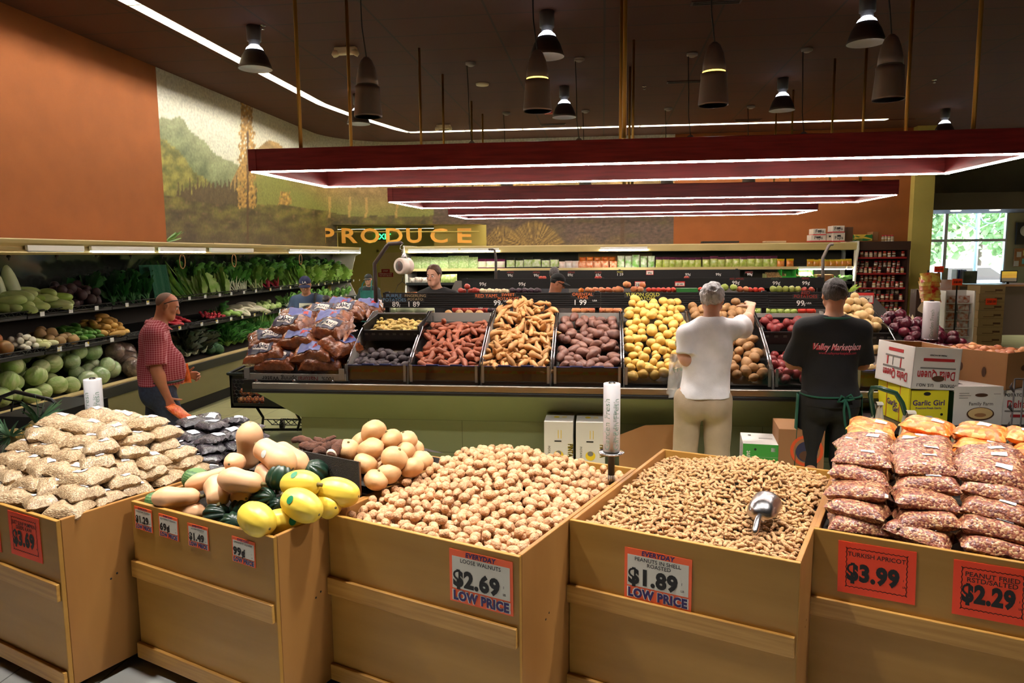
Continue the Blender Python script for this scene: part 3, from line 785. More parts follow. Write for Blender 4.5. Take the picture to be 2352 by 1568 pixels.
def burst_sign(i, TL, TR, BL, lines, price, label):
 X, w, h = sign_frame(i, TL, TR, BL); m = MB()
 m.box(0, w, -h, 0, -.002, 0, 0, X)
 per = []; n = 13; k = 8
 for a in range(n): per.append((.1 + .8 * a / n, .1))
 for a in range(k): per.append((.9, .1 + .78 * a / k))
 for a in range(n): per.append((.9 - .8 * a / n, .88))
 for a in range(k): per.append((.1, .88 - .78 * a / k))
 for a in range(len(per)):
  p, q = per[a], per[(a + 1) % len(per)]
  for c in range(3):
   s0, s1 = c / 3, (c + 1) / 3
   bl = lambda s: .035 * math.sin(PI * s)
   dx, dy = q[0] - p[0], q[1] - p[1]; L = math.hypot(dx * w, dy * h); nx, ny = dy * h / L, -dx * w / L
   P = [((p[0] + dx * s) * w - nx * bl(s) * .1, (p[1] + dy * s) * h - ny * bl(s) * .12) for s in (s0, s1)]
   e = .0028
   m.add([(P[0][0], -P[0][1], .001), (P[1][0], -P[1][1], .001), (P[1][0] - nx * e, -P[1][1] + ny * e, .001), (P[0][0] - nx * e, -P[0][1] + ny * e, .001)], [(0, 1, 2, 3), (3, 2, 1, 0)], 1, False, X)
 for k, s in enumerate(lines): m.text(s, at_(X, w, h, .5, .265 + .1 * k, .0012), .12 * h, 1, 'CENTER', .008, .74 * w)
 m.text(price, at_(X, w, h, .12, .72, .0012), .44 * h, 1, 'LEFT', .055, .68 * w)
 m.text('1', at_(X, w, h, .85, .6, .0012), .06 * h, 1, 'CENTER', .01); m.text('LB', at_(X, w, h, .86, .72, .0012), .05 * h, 1, 'CENTER', .01)
 return T(m.build('price_sign', [m_red_p, m_ink]), label, 'price sign', 'plain orange price signs on the bins')
burst_sign(5, (1926, 1240.5), (2106, 1268), (1919.5, 1356), ['TURKISH APRICOT'], '$3.99', 'bright orange sign reading TURKISH APRICOT $3.99')
burst_sign(5, (2191, 1284), (2375, 1312), (2184, 1408), ['PEANUT FRIED', 'RSTD/SALTED'], '$2.29', 'bright orange sign reading PEANUT FRIED $2.29')
burst_sign(1, (16.6, 1171), (88.6, 1192), (30, 1271), ['JUST SUNF PUMPKIN', 'SEEDS RAW'], '$3.69', 'bright orange sign reading $3.69 on the far left bin')
burst_sign(1, (-82, 1142), (-6, 1166), (-66, 1242), ['BEANS'], '$2.99', 'bright orange sign mostly cut off by the left edge')
# ---- walnuts and peanuts
def heap_nuts(i, name, label, cat, n, top, r, mk, mats, one, depth, sub):
 w = BINS[i][2]; X = bin_xf(i)
 P = drop(n, lambda: (rnd.uniform(.022 + r, w - .022 - r), rnd.uniform(.022 + r, BD - .022 - r)), lambda x, y: top(x, y) - depth, lambda x, y: top(x, y) + rnd.uniform(-.4, .9) * r, [r * .88, r, r * 1.08], 5, 500)
 W_ = [(X @ Vector((x, y, z)), q, z + q - top(x, y), y) for x, y, z, q in P]
 eye = Vector((0, 0, EYE))
 vis = sorted([p for p in W_ if p[2] > -.35 * r], key=lambda p: (p[0] - eye).length)[:300]
 ids = {id(p) for p in vis}
 K = Kind(name, cat, 'loose %ss in the bin' % name, [mk(s, sub) for s in range(6)])
 for p in vis:
  K.put(p[0], (rnd.uniform(0, 6.3), rnd.uniform(-.5, .5), rnd.uniform(0, 6.3)), p[1] / r, label)
 K.finish()
 mb = MB(); low = [one(s) for s in range(5)]
 for p in W_:
  if id(p) in ids: continue
  R = Matrix.Translation(p[0]) @ (Matrix.Rotation(rnd.uniform(0, 6.3), 4, 'Z') @ Matrix.Rotation(rnd.uniform(-.6, .6), 4, 'Y') @ Matrix.Rotation(rnd.uniform(0, 6.3), 4, 'X')) @ Matrix.Scale(p[1] / r, 4)
  v, f = low[rnd.randrange(5)]; mb.add(v, f, rnd.randrange(len(mats)), True, R)
 T(mb.build(name + '_heap', mats), 'the rest of the %ss heaped behind the front ones' % name, cat, None, 'stuff')
 print(name, len(P), len(vis))
def wal_shape(s, sub):
 R = .0225
 def fn(p, v):
  k = 1 + .075 * math.exp(-(v.z / .1) ** 2) + .05 * noise.noise(v * 4.5 + Vector((s * 5, 0, 0))) + .03 * noise.noise(v * 9 + Vector((s, 0, 0)))
  q = p * k; q.x *= 1 + .12 * max(0, v.x) ** 3; return q
 return blob(R * 1.1, R * .92, R * .97, s, .06, 2, sub, fn=fn)
def wal_obj(s, sub):
 mb = MB(); v, f = wal_shape(s, sub); mb.add(v, f, 0, True); return mb.build('walnut', m_wal)
m_wal = M('walnut_shell', (224, 178, 134), .55, c2=(192, 142, 100), ns=55, var=.14, bump=.7, bs=120)
m_wal2 = M('walnut_shell_dark', (206, 160, 114), .55, c2=(172, 124, 80), ns=55, bump=.7, bs=120, obj=False)
m_wal3 = M('walnut_shell_pale', (228, 184, 140), .55, c2=(200, 152, 110), ns=55, bump=.7, bs=120, obj=False)
heap_nuts(3, 'walnut', 'round tan walnut in its shell among the loose heap', 'walnut', 1500, wal_top, .0225, wal_obj, [m_wal3, m_wal2, m_wal3], lambda s: wal_shape(s, 2), .075, 3)
def pea_shape(s, seg=8, n=9):
 L = .021 * (1 + .12 * math.sin(s * 2.1)); m = MB(); pts = []; rs = []
 for i in range(n):
  t = -1 + 2 * i / (n - 1)
  r = .0085 * math.sqrt(max(0, 1 - abs(t) ** 3.2)) * (1 - .24 * math.exp(-(t / .28) ** 2)) + .0004
  pts.append((t * L, .003 * math.sin(t * 2.2 + s) * (1 if s % 2 else -1), 0)); rs.append(r * (1 + .05 * math.sin(i * 2.7 + s)))
 m.tube(pts, rs, seg); return m.v, m.f
def pea_obj(s, sub):
 mb = MB(); v, f = pea_shape(s, 10, 13); mb.add(v, f, 0, True); return mb.build('peanut', m_pea)
m_pea = M('peanut_shell', (228, 182, 130), .6, c2=(198, 146, 98), ns=90, var=.15, bump=.8, bs=260)
m_pea2 = M('peanut_shell_dark', (214, 170, 112), .6, c2=(180, 132, 80), ns=90, bump=.8, bs=260, obj=False)
m_pea3 = M('peanut_shell_pale', (230, 186, 134), .6, c2=(204, 154, 106), ns=90, bump=.8, bs=260, obj=False)
heap_nuts(4, 'peanut', 'tan peanut in its shell among the loose heap', 'peanut', 4200, pea_top, .0125, pea_obj, [m_pea3, m_pea2, m_pea3, m_pea3], lambda s: pea_shape(s, 7, 8), .04, 3)
# ---- scoop
def scoop():
 a = bin_top(4, 1752, 1168, .87); b = bin_top(4, 1727, 1222, .845)
 X = bin_xf(4); A = X @ Vector((a[0], a[1], .875)); B = X @ Vector((b[0], b[1], .865))
 d = (A - B); d.z = 0; d.normalize()
 o = thing('metal_scoop', 'shiny aluminium scoop lying on the peanuts', 'scoop', A - Vector((0, 0, .06)))
 x = d.cross(Vector((0, 0, 1))); F_ = Matrix(((x.x, d.x, 0, A.x), (x.y, d.y, 0, A.y), (x.z, d.z, 1, A.z + .012), (0, 0, 0, 1))) @ Matrix.Rotation(.1, 4, 'X')
 rows = []; r = .06; n = 18          # upside-down trough: rounded back end, open mouth
 for k in range(15):
  t = k / 14; yy = -.085 + .18 * t; rr = r * math.sqrt(max(0.0, 1 - (max(0, (.45 - t) / .45)) ** 2.2)); rr = max(rr, .002)
  ext = 1.0 if t < .6 else 1 - .35 * (t - .6)
  rows.append([(rr * math.cos(PI * (j / n)) * 1.0, yy, rr * math.sin(PI * j / n) * ext - .03) for j in range(n + 1)])
 m_al = M('cast_aluminium', (200, 200, 204), .24, 1, bump=.1, bs=60)
 b_ = MB().sheet(rows, 0, True, F_).build('scoop_bowl', m_al, o); md = b_.modifiers.new('thick', 'SOLIDIFY'); md.thickness = .003
 MB().tube([(0, -.078, -.012), (0, -.1, -.016), (0, -.13, -.03), (0, -.165, -.045), (0, -.18, -.05)], [.008, .012, .014, .013, .008], 12, 0, True, F_).build('handle', m_al, o)
scoop()
# ---- bags
def seed_mat(name, cols, scale, rough=.3, dens=1.0, tint=None):
 m = bpy.data.materials.new(name); m.use_nodes = True; N = m.node_tree.nodes; L = m.node_tree.links; b = N['Principled BSDF']
 tc = N.new('ShaderNodeTexCoord'); oi = N.new('ShaderNodeObjectInfo'); mu = N.new('ShaderNodeMath'); mu.operation = 'MULTIPLY'; mu.inputs[1].default_value = 31
 ad = N.new('ShaderNodeVectorMath'); L.new(oi.outputs['Random'], mu.inputs[0]); L.new(tc.outputs['Object'], ad.inputs[0]); L.new(mu.outputs[0], ad.inputs[1])
 mp = N.new('ShaderNodeMapping'); mp.inputs['Scale'].default_value = scale; L.new(ad.outputs[0], mp.inputs[0])
 v = N.new('ShaderNodeTexVoronoi'); v.inputs['Scale'].default_value = 1; L.new(mp.outputs[0], v.inputs['Vector'])
 sp = N.new('ShaderNodeSeparateColor'); L.new(v.outputs['Color'], sp.inputs[0])
 r = N.new('ShaderNodeValToRGB'); r.color_ramp.interpolation = 'CONSTANT'
 while len(r.color_ramp.elements) < len(cols): r.color_ramp.elements.new(.5)
 for k, c in enumerate(cols): r.color_ramp.elements[k].position = k / len(cols); r.color_ramp.elements[k].color = lin(c)
 L.new(sp.outputs[0], r.inputs[0]); L.new(r.outputs[0], b.inputs['Base Color'])
 b.inputs['Roughness'].default_value = .5; b.inputs['Coat Weight'].default_value = 1; b.inputs['Coat Roughness'].default_value = .07
 bp = N.new('ShaderNodeBump'); bp.inputs['Strength'].default_value = .6; bp.inputs['Distance'].default_value = .004; bp.invert = True
 L.new(v.outputs['Distance'], bp.inputs['Height']); L.new(bp.outputs[0], b.inputs['Normal'])
 nz = N.new('ShaderNodeTexNoise'); nz.inputs['Scale'].default_value = 28; nz.inputs['Detail'].default_value = 4; nz.inputs['Distortion'].default_value = 1.5; L.new(ad.outputs[0], nz.inputs['Vector'])
 b2 = N.new('ShaderNodeBump'); b2.inputs['Strength'].default_value = 1; b2.inputs['Distance'].default_value = .012
 L.new(nz.outputs['Fac'], b2.inputs['Height']); L.new(b2.outputs[0], b.inputs['Coat Normal'])
 MATS[name] = m; return m
def pillow(w, d, h, s=0, n=14, flat=.75, lump=.12, crimp=.0):
 """A filled bag lying flat: bulged top and bottom sheets meeting in a thin welded edge."""
 top = []; bot = []
 for j in range(n + 1):
  a = -1 + 2 * j / n; rt = []; rb = []
  for i in range(n + 1):
   b = -1 + 2 * i / n
   e = max(0, (1 - abs(b) ** 3.4)) ** .45 * max(0, (1 - abs(a) ** 4)) ** .42
   k = 1 + lump * noise.noise((b * 2.2, a * 2.2, s * 4.1)) * 2
   x = b * w / 2 * (1 - .07 * (1 - abs(a)) * (abs(b) > .8) - .05 * abs(a) ** 4 * noise.noise((b, s, 1))); y = a * d / 2 * (1 - .05 * noise.noise((b * 2, s, 3)))
   zt = h * (.5 * e * k) + .003 * noise.noise((b * 7, a * 7, s)); zb_ = -h * flat * .5 * e * (1 + .2 * noise.noise((b * 2, a * 2, s + 9)))
   edge = .012 * noise.noise((b * 3, a * 3, s + 5)) * (1 - e)
   rt.append((x, y, zt + edge)); rb.append((x, y, zb_ + edge))
  top.append(rt); bot.append(rb)
 m = MB(); m.sheet(top, 0, True); m.sheet([r[::-1] for r in bot], 0, True); return m
m_label = M('paper_label', (236, 238, 242), .5, c2=(205, 208, 216), ns=40, kind='cells', ramp=(.62, .7), stretch=(.4, 4, 1))
def bag_kind(name, cat, group, mat, w, d, h, nv=4, lab=True, lw=.055, ld=.04, wisps=False):
 vs = []
 for s in range(nv):
  b = pillow(w, d, h, s + hash_(name)).build(name, mat)
  if lab:
   cx, cy = rnd.uniform(-.2, .2) * w, rnd.uniform(-.15, .25) * d; an = rnd.uniform(-.4, .4); me = b.data
   pts = [v.co for v in me.vertices][:225]; rows = []
   for j in range(5):
    r = []
    for i in range(6):
     lx, ly = (i / 5 - .5) * lw, (j / 4 - .5) * ld
     x, y = cx + lx * math.cos(an) - ly * math.sin(an), cy + lx * math.sin(an) + ly * math.cos(an)
     nb = sorted(pts, key=lambda q: (q.x - x) ** 2 + (q.y - y) ** 2)[:3]
     ws = [1 / (1e-5 + (q.x - x) ** 2 + (q.y - y) ** 2) for q in nb]
     r.append((x, y, sum(q.z * k for q, k in zip(nb, ws)) / sum(ws) + .0035))
    rows.append(r)
   MB().sheet(rows, 0, True).build('price_label', m_label, b)
  vs.append(b)
 return Kind(name, cat, group, vs)
def hash_(s): return sum(ord(c) for c in s) % 50
def stack_bags(i, K, layers, zof, what, skip=None, jit=.25):
 """layers: list of (x0, x1, y0, y1, nx, ny, z); every bag gets a label by its layer and place."""
 X = bin_xf(i); names = ['bottom', 'second', 'third', 'fourth', 'fifth', 'sixth', 'top']
 for k, (x0, x1, y0, y1, nx, ny, z, a0) in enumerate(layers):
  for b in range(ny):
   for a in range(nx):
    x = x0 + (x1 - x0) * (a + .5) / nx + rnd.uniform(-.012, .012); y = y0 + (y1 - y0) * (b + .5) / ny + rnd.uniform(-.012, .012)
    if skip and skip(k, a, b, nx, ny): continue
    lb = '%s, %s layer up, %s from left, %s row' % (what, nth(k), nth(a), nth(b))
    K.put(X @ Vector((x, y, z + rnd.uniform(-.002, .004))), (rnd.uniform(-.1, .16), rnd.uniform(-.16, .16), BA + a0 + rnd.uniform(-1, 1) * jit), rnd.uniform(.95, 1.04), lb)
 K.finish()
m_seed = seed_mat('sunflower_seed_bag', [(190, 160, 122), (166, 136, 100), (202, 176, 138), (142, 114, 84), (178, 148, 112), (208, 186, 150), (152, 124, 92)], (110, 330, 220))
K = bag_kind('seed_bag', 'bag of seeds', 'clear bags of pale seeds', m_seed, .2, .15, .088, 5, lw=.058, ld=.036)
LY = []
for k in range(6):
 z = .815 + .049 * k
 LY.append((.02, .935 - .045 * k, .025 + .075 * k, .82 - .01 * k, 5 - (k > 2) - (k > 4), 5 - (k + 1) // 2, z, 0))
stack_bags(1, K, LY, None, 'clear bag of pale seeds', lambda k, a, b, nx, ny: k < 4 and a < nx - 1 and b > 0, .5)
m_blk = seed_mat('black_bean_bag', [(26, 22, 30), (40, 34, 44), (20, 17, 24), (58, 50, 60)], (70, 110, 90))
K = bag_kind('dark_bean_bag', 'bag of dried prunes', 'clear bags of dark dried fruit', m_blk, .17, .135, .055, 4, lw=.075, ld=.05)
LY = [(.42, .93, .78, 1.26, 3, 3, .82, 0), (.36, .92, .8, 1.26, 3, 3, .86, 0), (.32, .9, .84, 1.26, 3, 3, .9, 0), (.3, .86, .9, 1.26, 3, 3, .94, 0), (.34, .74, 1.0, 1.26, 2, 2, .978, 0)]
stack_bags(1, K, LY, None, 'bag of glossy black dried fruit', None, .7)
m_nut = seed_mat('red_peanut_bag', [(122, 62, 44), (152, 90, 62), (180, 130, 90), (98, 44, 34), (138, 74, 52), (196, 156, 112)], (125, 125, 125))
K = bag_kind('peanut_bag', 'bag of peanuts', 'clear bags of red-skinned peanuts', m_nut, .245, .17, .09, 5)
LY = []
for k in range(5):
 LY.append((.03, .99, .03 + .045 * k + (.06 if k > 2 else 0), .80 - .02 * k, 4, 4 - (k > 1), .82 + .056 * k, 0))
stack_bags(5, K, LY, None, 'clear bag of red-skinned peanuts', lambda k, a, b, nx, ny: k < 4 and b > 0 and a > 0)
m_apr = seed_mat('apricot_bag', [(236, 130, 40), (246, 152, 60), (220, 108, 30), (250, 176, 96)], (44, 44, 44))
K = bag_kind('apricot_bag', 'bag of dried apricots', 'clear bags of orange dried apricots', m_apr, .23, .175, .08, 3)
LY = [(.03, .98, .84, 1.26, 4, 2, .84 + .055 * k, 0) for k in (1, 2, 3)] + [(.3, .95, .92, 1.2, 3, 1, 1.06, 0)]
stack_bags(5, K, LY, None, 'clear bag of dried apricots')
# ---- squash
m_butter = M('butternut_skin', (234, 186, 144), .45, c2=(224, 172, 126), ns=6, var=.06, bump=.05, bs=30)
m_stem = M('dry_stem', (120, 104, 60), .8, c2=(90, 80, 44), ns=30)
m_acorn = M('acorn_skin', (20, 40, 32), .32, c2=(28, 54, 36), ns=5, var=.2)
m_spag = M('spaghetti_skin', (244, 214, 84), .38, c2=(232, 200, 72), ns=8, var=.06)
m_kab = M('kabocha_skin', (50, 92, 48), .5, c2=(96, 130, 74), ns=30, kind='wave')
m_stick = M('round_sticker', (224, 230, 224), .4); m_gstick = M('green_sticker', (30, 130, 90), .4)
def spun(prof, ribs=0, amp=0, seg=32, bend=0):
 """Body of revolution along local x, ribs optional."""
 m = MB(); vs = []; n = len(prof)
 for i, (x, r) in enumerate(prof):
  for k in range(seg):
   a = 2 * PI * k / seg; q = r * (1 - amp * abs(math.cos(ribs * a / 2)) ** 3 if ribs else 1)
   vs.append((x, q * math.cos(a) + bend * x * x, q * math.sin(a)))
 fs = [(i * seg + k, (i + 1) * seg + k, (i + 1) * seg + (k + 1) % seg, i * seg + (k + 1) % seg) for i in range(n - 1) for k in range(seg)]
 fs += [tuple(range(seg)), tuple((n - 1) * seg + k for k in range(seg - 1, -1, -1))]
 m.add(vs, fs, 0, True); return m
def smooth_prof(P, n=22):
 xs = [p[0] for p in P]; rs = [p[1] for p in P]; out = []
 for i in range(n):
  t = .5 - .5 * math.cos(PI * i / (n - 1)); s = t * (len(P) - 1); k = min(len(P) - 2, int(s)); f = s - k; f = f * f * (3 - 2 * f)
  x = xs[0] + (xs[-1] - xs[0]) * t
  j = max(q for q in range(len(P) - 1) if xs[q] <= x + 1e-9); g = (x - xs[j]) / (xs[j + 1] - xs[j]); g = g * g * (3 - 2 * g) if 0 < j < len(P) - 2 else (g ** .5 if j == 0 else 1 - (1 - g) ** .5)
  out.append((x, rs[j] + (rs[j + 1] - rs[j]) * g))
 return out
def axis_rot(d, roll=0):
 d = Vector(d).normalized(); q = Vector((1, 0, 0)).rotation_difference(d).to_matrix().to_4x4() @ Matrix.Rotation(roll, 4, 'X'); return q.to_euler()
def squash(kind, label, p, d, L, R, roll=0, stick=None):
 if kind == 'butternut':
  prof = smooth_prof([(-L / 2, .006), (-L / 2 + .035, R * .8), (-L * .1, R * .84), (L * .2, R), (L / 2 - .045, R * .9), (L / 2, .006)]); m = spun(prof, 10, .02, 32, .15); mt = m_butter
 elif kind == 'acorn':
  prof = [(-L / 2 + L * (.5 - .5 * math.cos(PI * i / 18)), .004 + R * math.sin(PI * i / 18) ** .8 * (1 + .18 * math.cos(PI * i / 18))) for i in range(19)]; m = spun(prof, 10, .12, 80); mt = m_acorn
 elif kind == 'spaghetti':
  prof = [(-L / 2 + L * (.5 - .5 * math.cos(PI * i / 20)), .004 + R * math.sin(PI * i / 20) ** .85) for i in range(21)]; m = spun(prof, 10, .03, 40); mt = m_spag
 else:
  prof = [(-L / 2 + L * (.5 - .5 * math.cos(PI * i / 16)), .004 + R * math.sin(PI * i / 16) ** .7) for i in range(17)]; m = spun(prof, 12, .06, 48); mt = m_kab
 o = m.build(kind + '_squash', mt)
 e = -L / 2
 MB().tube([(e + .006, 0, 0), (e - .008, .001, .001), (e - .018, .004, .004)], [.014, .008, .009], 8).build('stem', m_stem, o)
 if kind == 'butternut' or kind == 'spaghetti': MB().lathe([(0, .001), (.006, 0), (.007, -.002)], 10, 0, Matrix.Translation((L / 2, 0, 0)) @ Matrix.Rotation(PI / 2, 4, 'Y')).build('blossom_scar', m_stem, o)
 eu = axis_rot(d, roll)
 if stick:
  # oval sticker on the side that faces the camera
  Q = eu.to_matrix().inverted()
  c = Q @ (Vector((0, 0, EYE)) - Vector(p)); c.x = 0; c.normalize()
  a0 = math.atan2(c.z, c.y) + stick[1]; x0 = stick[0]; rows = []
  rad = np.interp(x0, [q[0] for q in prof], [q[1] for q in prof]) + .001
  pts = [(x0, rad * math.cos(a0), rad * math.sin(a0))]
  for k in range(16):
   t = 2 * PI * k / 16; xx = x0 + .015 * math.cos(t); aa = a0 + .019 / rad * math.sin(t); rr = np.interp(xx, [q[0] for q in prof], [q[1] for q in prof]) + .0012
   pts.append((xx, rr * math.cos(aa), rr * math.sin(aa)))
  MB().add(pts, [(0, 1 + k, 1 + (k + 1) % 16) for k in range(16)], 0, True).build('sticker', stick[2], o)
 o.location = p; o.rotation_euler = eu
 return T(o, label, 'squash', kind + ' squash in the bin')
cv = lambda dx, dup, dn: (RGT * dx + Vector((0, 0, 1)) * dup - Vector((FWD.x, FWD.y, 0)).normalized() * dn)
SQ = [('butternut', (405, 1142), .85, (-1, .0, .1), .215, 0.053, 'tan butternut squash lying at the left front corner of the bin'),
 ('butternut', (500, 1127), .88, (-.35, .35, -.8), .19, 0.062, 'tan butternut squash turning its blossom end to the front'),
 ('butternut', (552, 1104), .945, (-1, .08, -.2), .215, 0.059, 'tan butternut squash lying across, above the front ones'),
 ('butternut', (478, 1100), .90, (-.8, -.25, .1), .22, 0.044, 'pale butternut squash sloping behind the front left ones'),
 ('butternut', (540, 1062), .985, (-.05, .15, .9), .13, 0.051, 'round-looking butternut squash with its stem facing the camera'),
 ('butternut', (572, 1022), 1.0, (.15, 1, .1), .25, 0.068, 'butternut squash standing upright at the back of the pile'),
 ('butternut', (632, 1048), 1.02, (.8, -.32, .5), .25, 0.068, 'large butternut squash with a round white sticker'),
 ('butternut', (668, 1052), .985, (.8, -.45, .4), .22, 0.061, 'butternut squash tucked behind the one with the sticker'),
 ('butternut', (614, 1092), .93, (-.5, .3, -.6), .17, 0.053, 'butternut squash in the middle, beside the large acorn squash'),
 ('butternut', (430, 1174), .78, (.9, -.05, .2), .2, 0.050, 'butternut squash half sunk behind the front panel'),
 ('butternut', (552, 1140), .86, (.5, .1, .6), .15, 0.050, 'butternut squash seen only in part beneath the others'),
 ('acorn', (500, 1184), .79, (.9, .25, .3), .115, .058, 'dark green acorn squash lying at the front, left of the yellow one'),
 ('acorn', (535, 1203), .78, (.3, .5, .6), .11, .054, 'almost black acorn squash pressed against the front panel'),
 ('acorn', (560, 1165), .82, (.4, .6, -.4), .11, .055, 'dark acorn squash with a sticker in the second row', ),
 ('acorn', (607, 1146), .86, (.8, .3, .4), .11, .053, 'dark acorn squash in the middle of the bin'),
 ('acorn', (645, 1094), .945, (.2, .9, -.3), .125, .062, 'large upright acorn squash beside the yellow squash'),
 ('acorn', (722, 1082), .925, (-.4, .75, .5), .105, .06, 'acorn squash with a pale stem beside the dark divider'),
 ('acorn', (640, 1165), .83, (.3, .5, .5), .1, .046, 'small acorn squash between the yellow squash'),
 ('spaghetti', (590, 1192), .865, (.75, -.2, .6), .19, .064, 'yellow spaghetti squash nearest the front, stem towards the corner'),
 ('spaghetti', (652, 1200), .82, (-.8, .1, .3), .18, .058, 'yellow spaghetti squash low behind the nearest one'),
 ('spaghetti', (693, 1160), .90, (.85, -.25, .45), .2, .064, 'yellow spaghetti squash with a green oval sticker'),
 ('spaghetti', (690, 1112), .955, (-.9, -.1, -.35), .19, .06, 'yellow spaghetti squash lying on top of the yellow pile'),
 ('spaghetti', (776, 1130), .905, (.95, -.12, .2), .2, .062, 'bright yellow spaghetti squash against the right side panel'),
 ('spaghetti', (748, 1160), .85, (.6, .1, .6), .17, .056, 'yellow spaghetti squash below the bright one at right'),
 ('kabocha', (358, 1152), .79, (0, 1, 0), .09, .05, 'green kabocha peeking out at the far left corner'),
 ('kabocha', (450, 1100), .87, (.2, 1, 0), .1, .062, 'green striped kabocha peeking out on the left side')]
for k, (kd, (px, py), z, dv, L, R, lb) in enumerate(SQ):
 st = {6: (-.02, .35, m_stick), 13: (.01, .2, m_gstick), 19: (-.03, .1, m_gstick), 20: (-.02, .05, m_gstick), 21: (.0, .7, m_gstick)}.get(k)
 squash(kd, lb, PZ(px, py, z), cv(*dv), L, R, k * .7, st)
# divider covered in ribbed dark mat
m_mat = M('ribbed_rubber_mat', (62, 58, 54), .8, c2=(40, 38, 36), ns=160, kind='wave', bump=.6, bs=300, obj=False)
a = bin_plane(2, 662, 1038, .56); b = bin_plane(2, 846, 1066, .56); c = bin_plane(2, 846, 1118, .56)
X = bin_xf(2)
o = thing('divider_board', 'dark mat-covered divider board between the squash and the jicama', 'divider', X @ Vector((b[0], .56, .8)))
w = BINS[2][2]
MB().prism([(.24, .82), (.905, .82), (.905, b[1]), (.24, a[1] + .02)], -.575, -.56, 0, X @ Matrix.Rotation(PI / 2, 4, 'X')).build('board', M('board_edge', (120, 78, 44), .6), o)
MB().prism([(.235, .815), (.91, .815), (.91, b[1] + .006), (.235, a[1] + .026)], -.56, -.553, 0, X @ Matrix.Rotation(PI / 2, 4, 'X')).build('rubber_mat', m_mat, o)
# jicama and yucca
m_jic = M('jicama_skin', (224, 180, 132), .5, c2=(206, 158, 108), ns=9, var=.07, bump=.15, bs=50)
def jic_obj(s):
 mb = MB(); v, f = blob(.06, .06, .05, s, .1, 1.5, 3, fn=lambda p, v: Vector((p.x, p.y, p.z - .008 * math.exp(-(v.x ** 2 + v.y ** 2) / .05) * (v.z > 0)))); mb.add(v, f, 0, True)
 o = mb.build('jicama', m_jic); MB().lathe([(.009, -.01), (.006, .006), (0, .009)], 8, 0, Matrix.Translation((.002, 0, .044))).build('stem_stub', m_stem, o); return o
K = Kind('jicama', 'jicama', 'jicama pile in the squash bin', [jic_obj(s) for s in range(4)])
JC = [(858, 990, .80, 'topmost jicama at the peak of the pile'), (897, 1009, .84, 'jicama just right of the topmost one'), (932, 1012, .92, 'jicama at the right shoulder of the pile'), (799, 1032, .70, 'yellowish jicama leaning left, beside the cut yucca'), (834, 1014, .82, 'jicama behind and left below the topmost one'),
 (852, 1031, .73, 'large jicama directly below the topmost one'), (906, 1052, .74, 'large jicama in the middle of the pile'), (927, 1037, .87, 'jicama right of the middle, third row down'), (839, 1064, .67, 'jicama at the left end, behind the divider'), (870, 1072, .76, 'jicama mostly hidden below the middle one'),
 (968, 1057, .92, 'rightmost jicama on the pile'), (946, 1073, .80, 'jicama at lower right beside the walnut bin'), (893, 1087, .69, 'jicama at the front foot of the pile'), (863, 1102, .62, 'lowest jicama, beside the end of the divider'), (950, 1030, 1.0, 'jicama at the far back right of the pile')]
for k, (px, py, y, lb) in enumerate(JC):
 x, z = bin_plane(2, px, py, y); K.put(bin_xf(2) @ Vector((x, y, z)), (rnd.uniform(-.6, .6), rnd.uniform(-.6, .6), rnd.uniform(0, 6)), 1.0 if k not in (6, 5, 0) else 1.12, lb)
K.finish()
X = bin_xf(2); J = MB()
J.sheet([[(.03 + .88 * i / 8, .6 + .66 * j / 8, .82 + .17 * g2(i / 8, j / 8, .75, .5, .42, .45)) for i in range(9)] for j in range(9)], 0, True, X)
T(J.build('produce_tray', m_dark), 'dark raised tray under the jicama and yucca', 'tray')
m_yuc = M('yucca_bark', (112, 66, 44), .6, c2=(82, 46, 32), ns=24, stretch=(1, 6, 6), bump=.8, bs=80)
for k, (p0, p1, y, z, r, lb) in enumerate((((672, 1012), (742, 1018), .66, 0, .022, 'brown yucca root at the left end of the yucca pile'), ((690, 1030), (738, 1020), .62, 0, .026, 'brown yucca root low at left, behind the divider'), ((722, 1012), (772, 1008), .74, 0, .02, 'thin brown yucca root with a curled tip at the back'), ((735, 1022), (790, 1022), .70, 0, .027, 'brown yucca root lying in the middle of the pile'), ((715, 1038), (750, 1040), .6, 0, .024, 'stubby brown yucca root at the front'), ((762, 1043), (745, 1022), .6, 0, .03, 'brown yucca root with a white cut end'))):
 a = bin_plane(2, p0[0], p0[1], y); b = bin_plane(2, p1[0], p1[1], y + .04); A = bin_xf(2) @ Vector((a[0], y, a[1])); B = bin_xf(2) @ Vector((b[0], y + .04, b[1]))
 if k == 5: A, B = A, A + (bin_xf(2).to_3x3() @ Vector((-.03, .15, .02)))
 n = 12; rr = [r * (math.sin(PI * (.12 + .86 * i / n)) ** .6) * (1 + .12 * math.sin(i * 2.3 + k)) for i in range(n + 1)]
 if k == 5: rr[0] = r
 o = MB().tube([A.lerp(B, i / n) + Vector((0, 0, .012 * math.sin(i * .5 + k))) for i in range(n + 1)], rr, 12).build('yucca_root', m_yuc)
 T(o, lb, 'yucca', 'yucca roots in the squash bin')
 if k == 5:
  d = (A - B).normalized(); MB().lathe([(0, .001), (r * .93, .0005), (r * .95, -.002)], 16, 0, frame(A + d * .0035, d.orthogonal(), d.cross(d.orthogonal()))).build('cut_end', M('yucca_flesh', (236, 226, 204), .6), o)
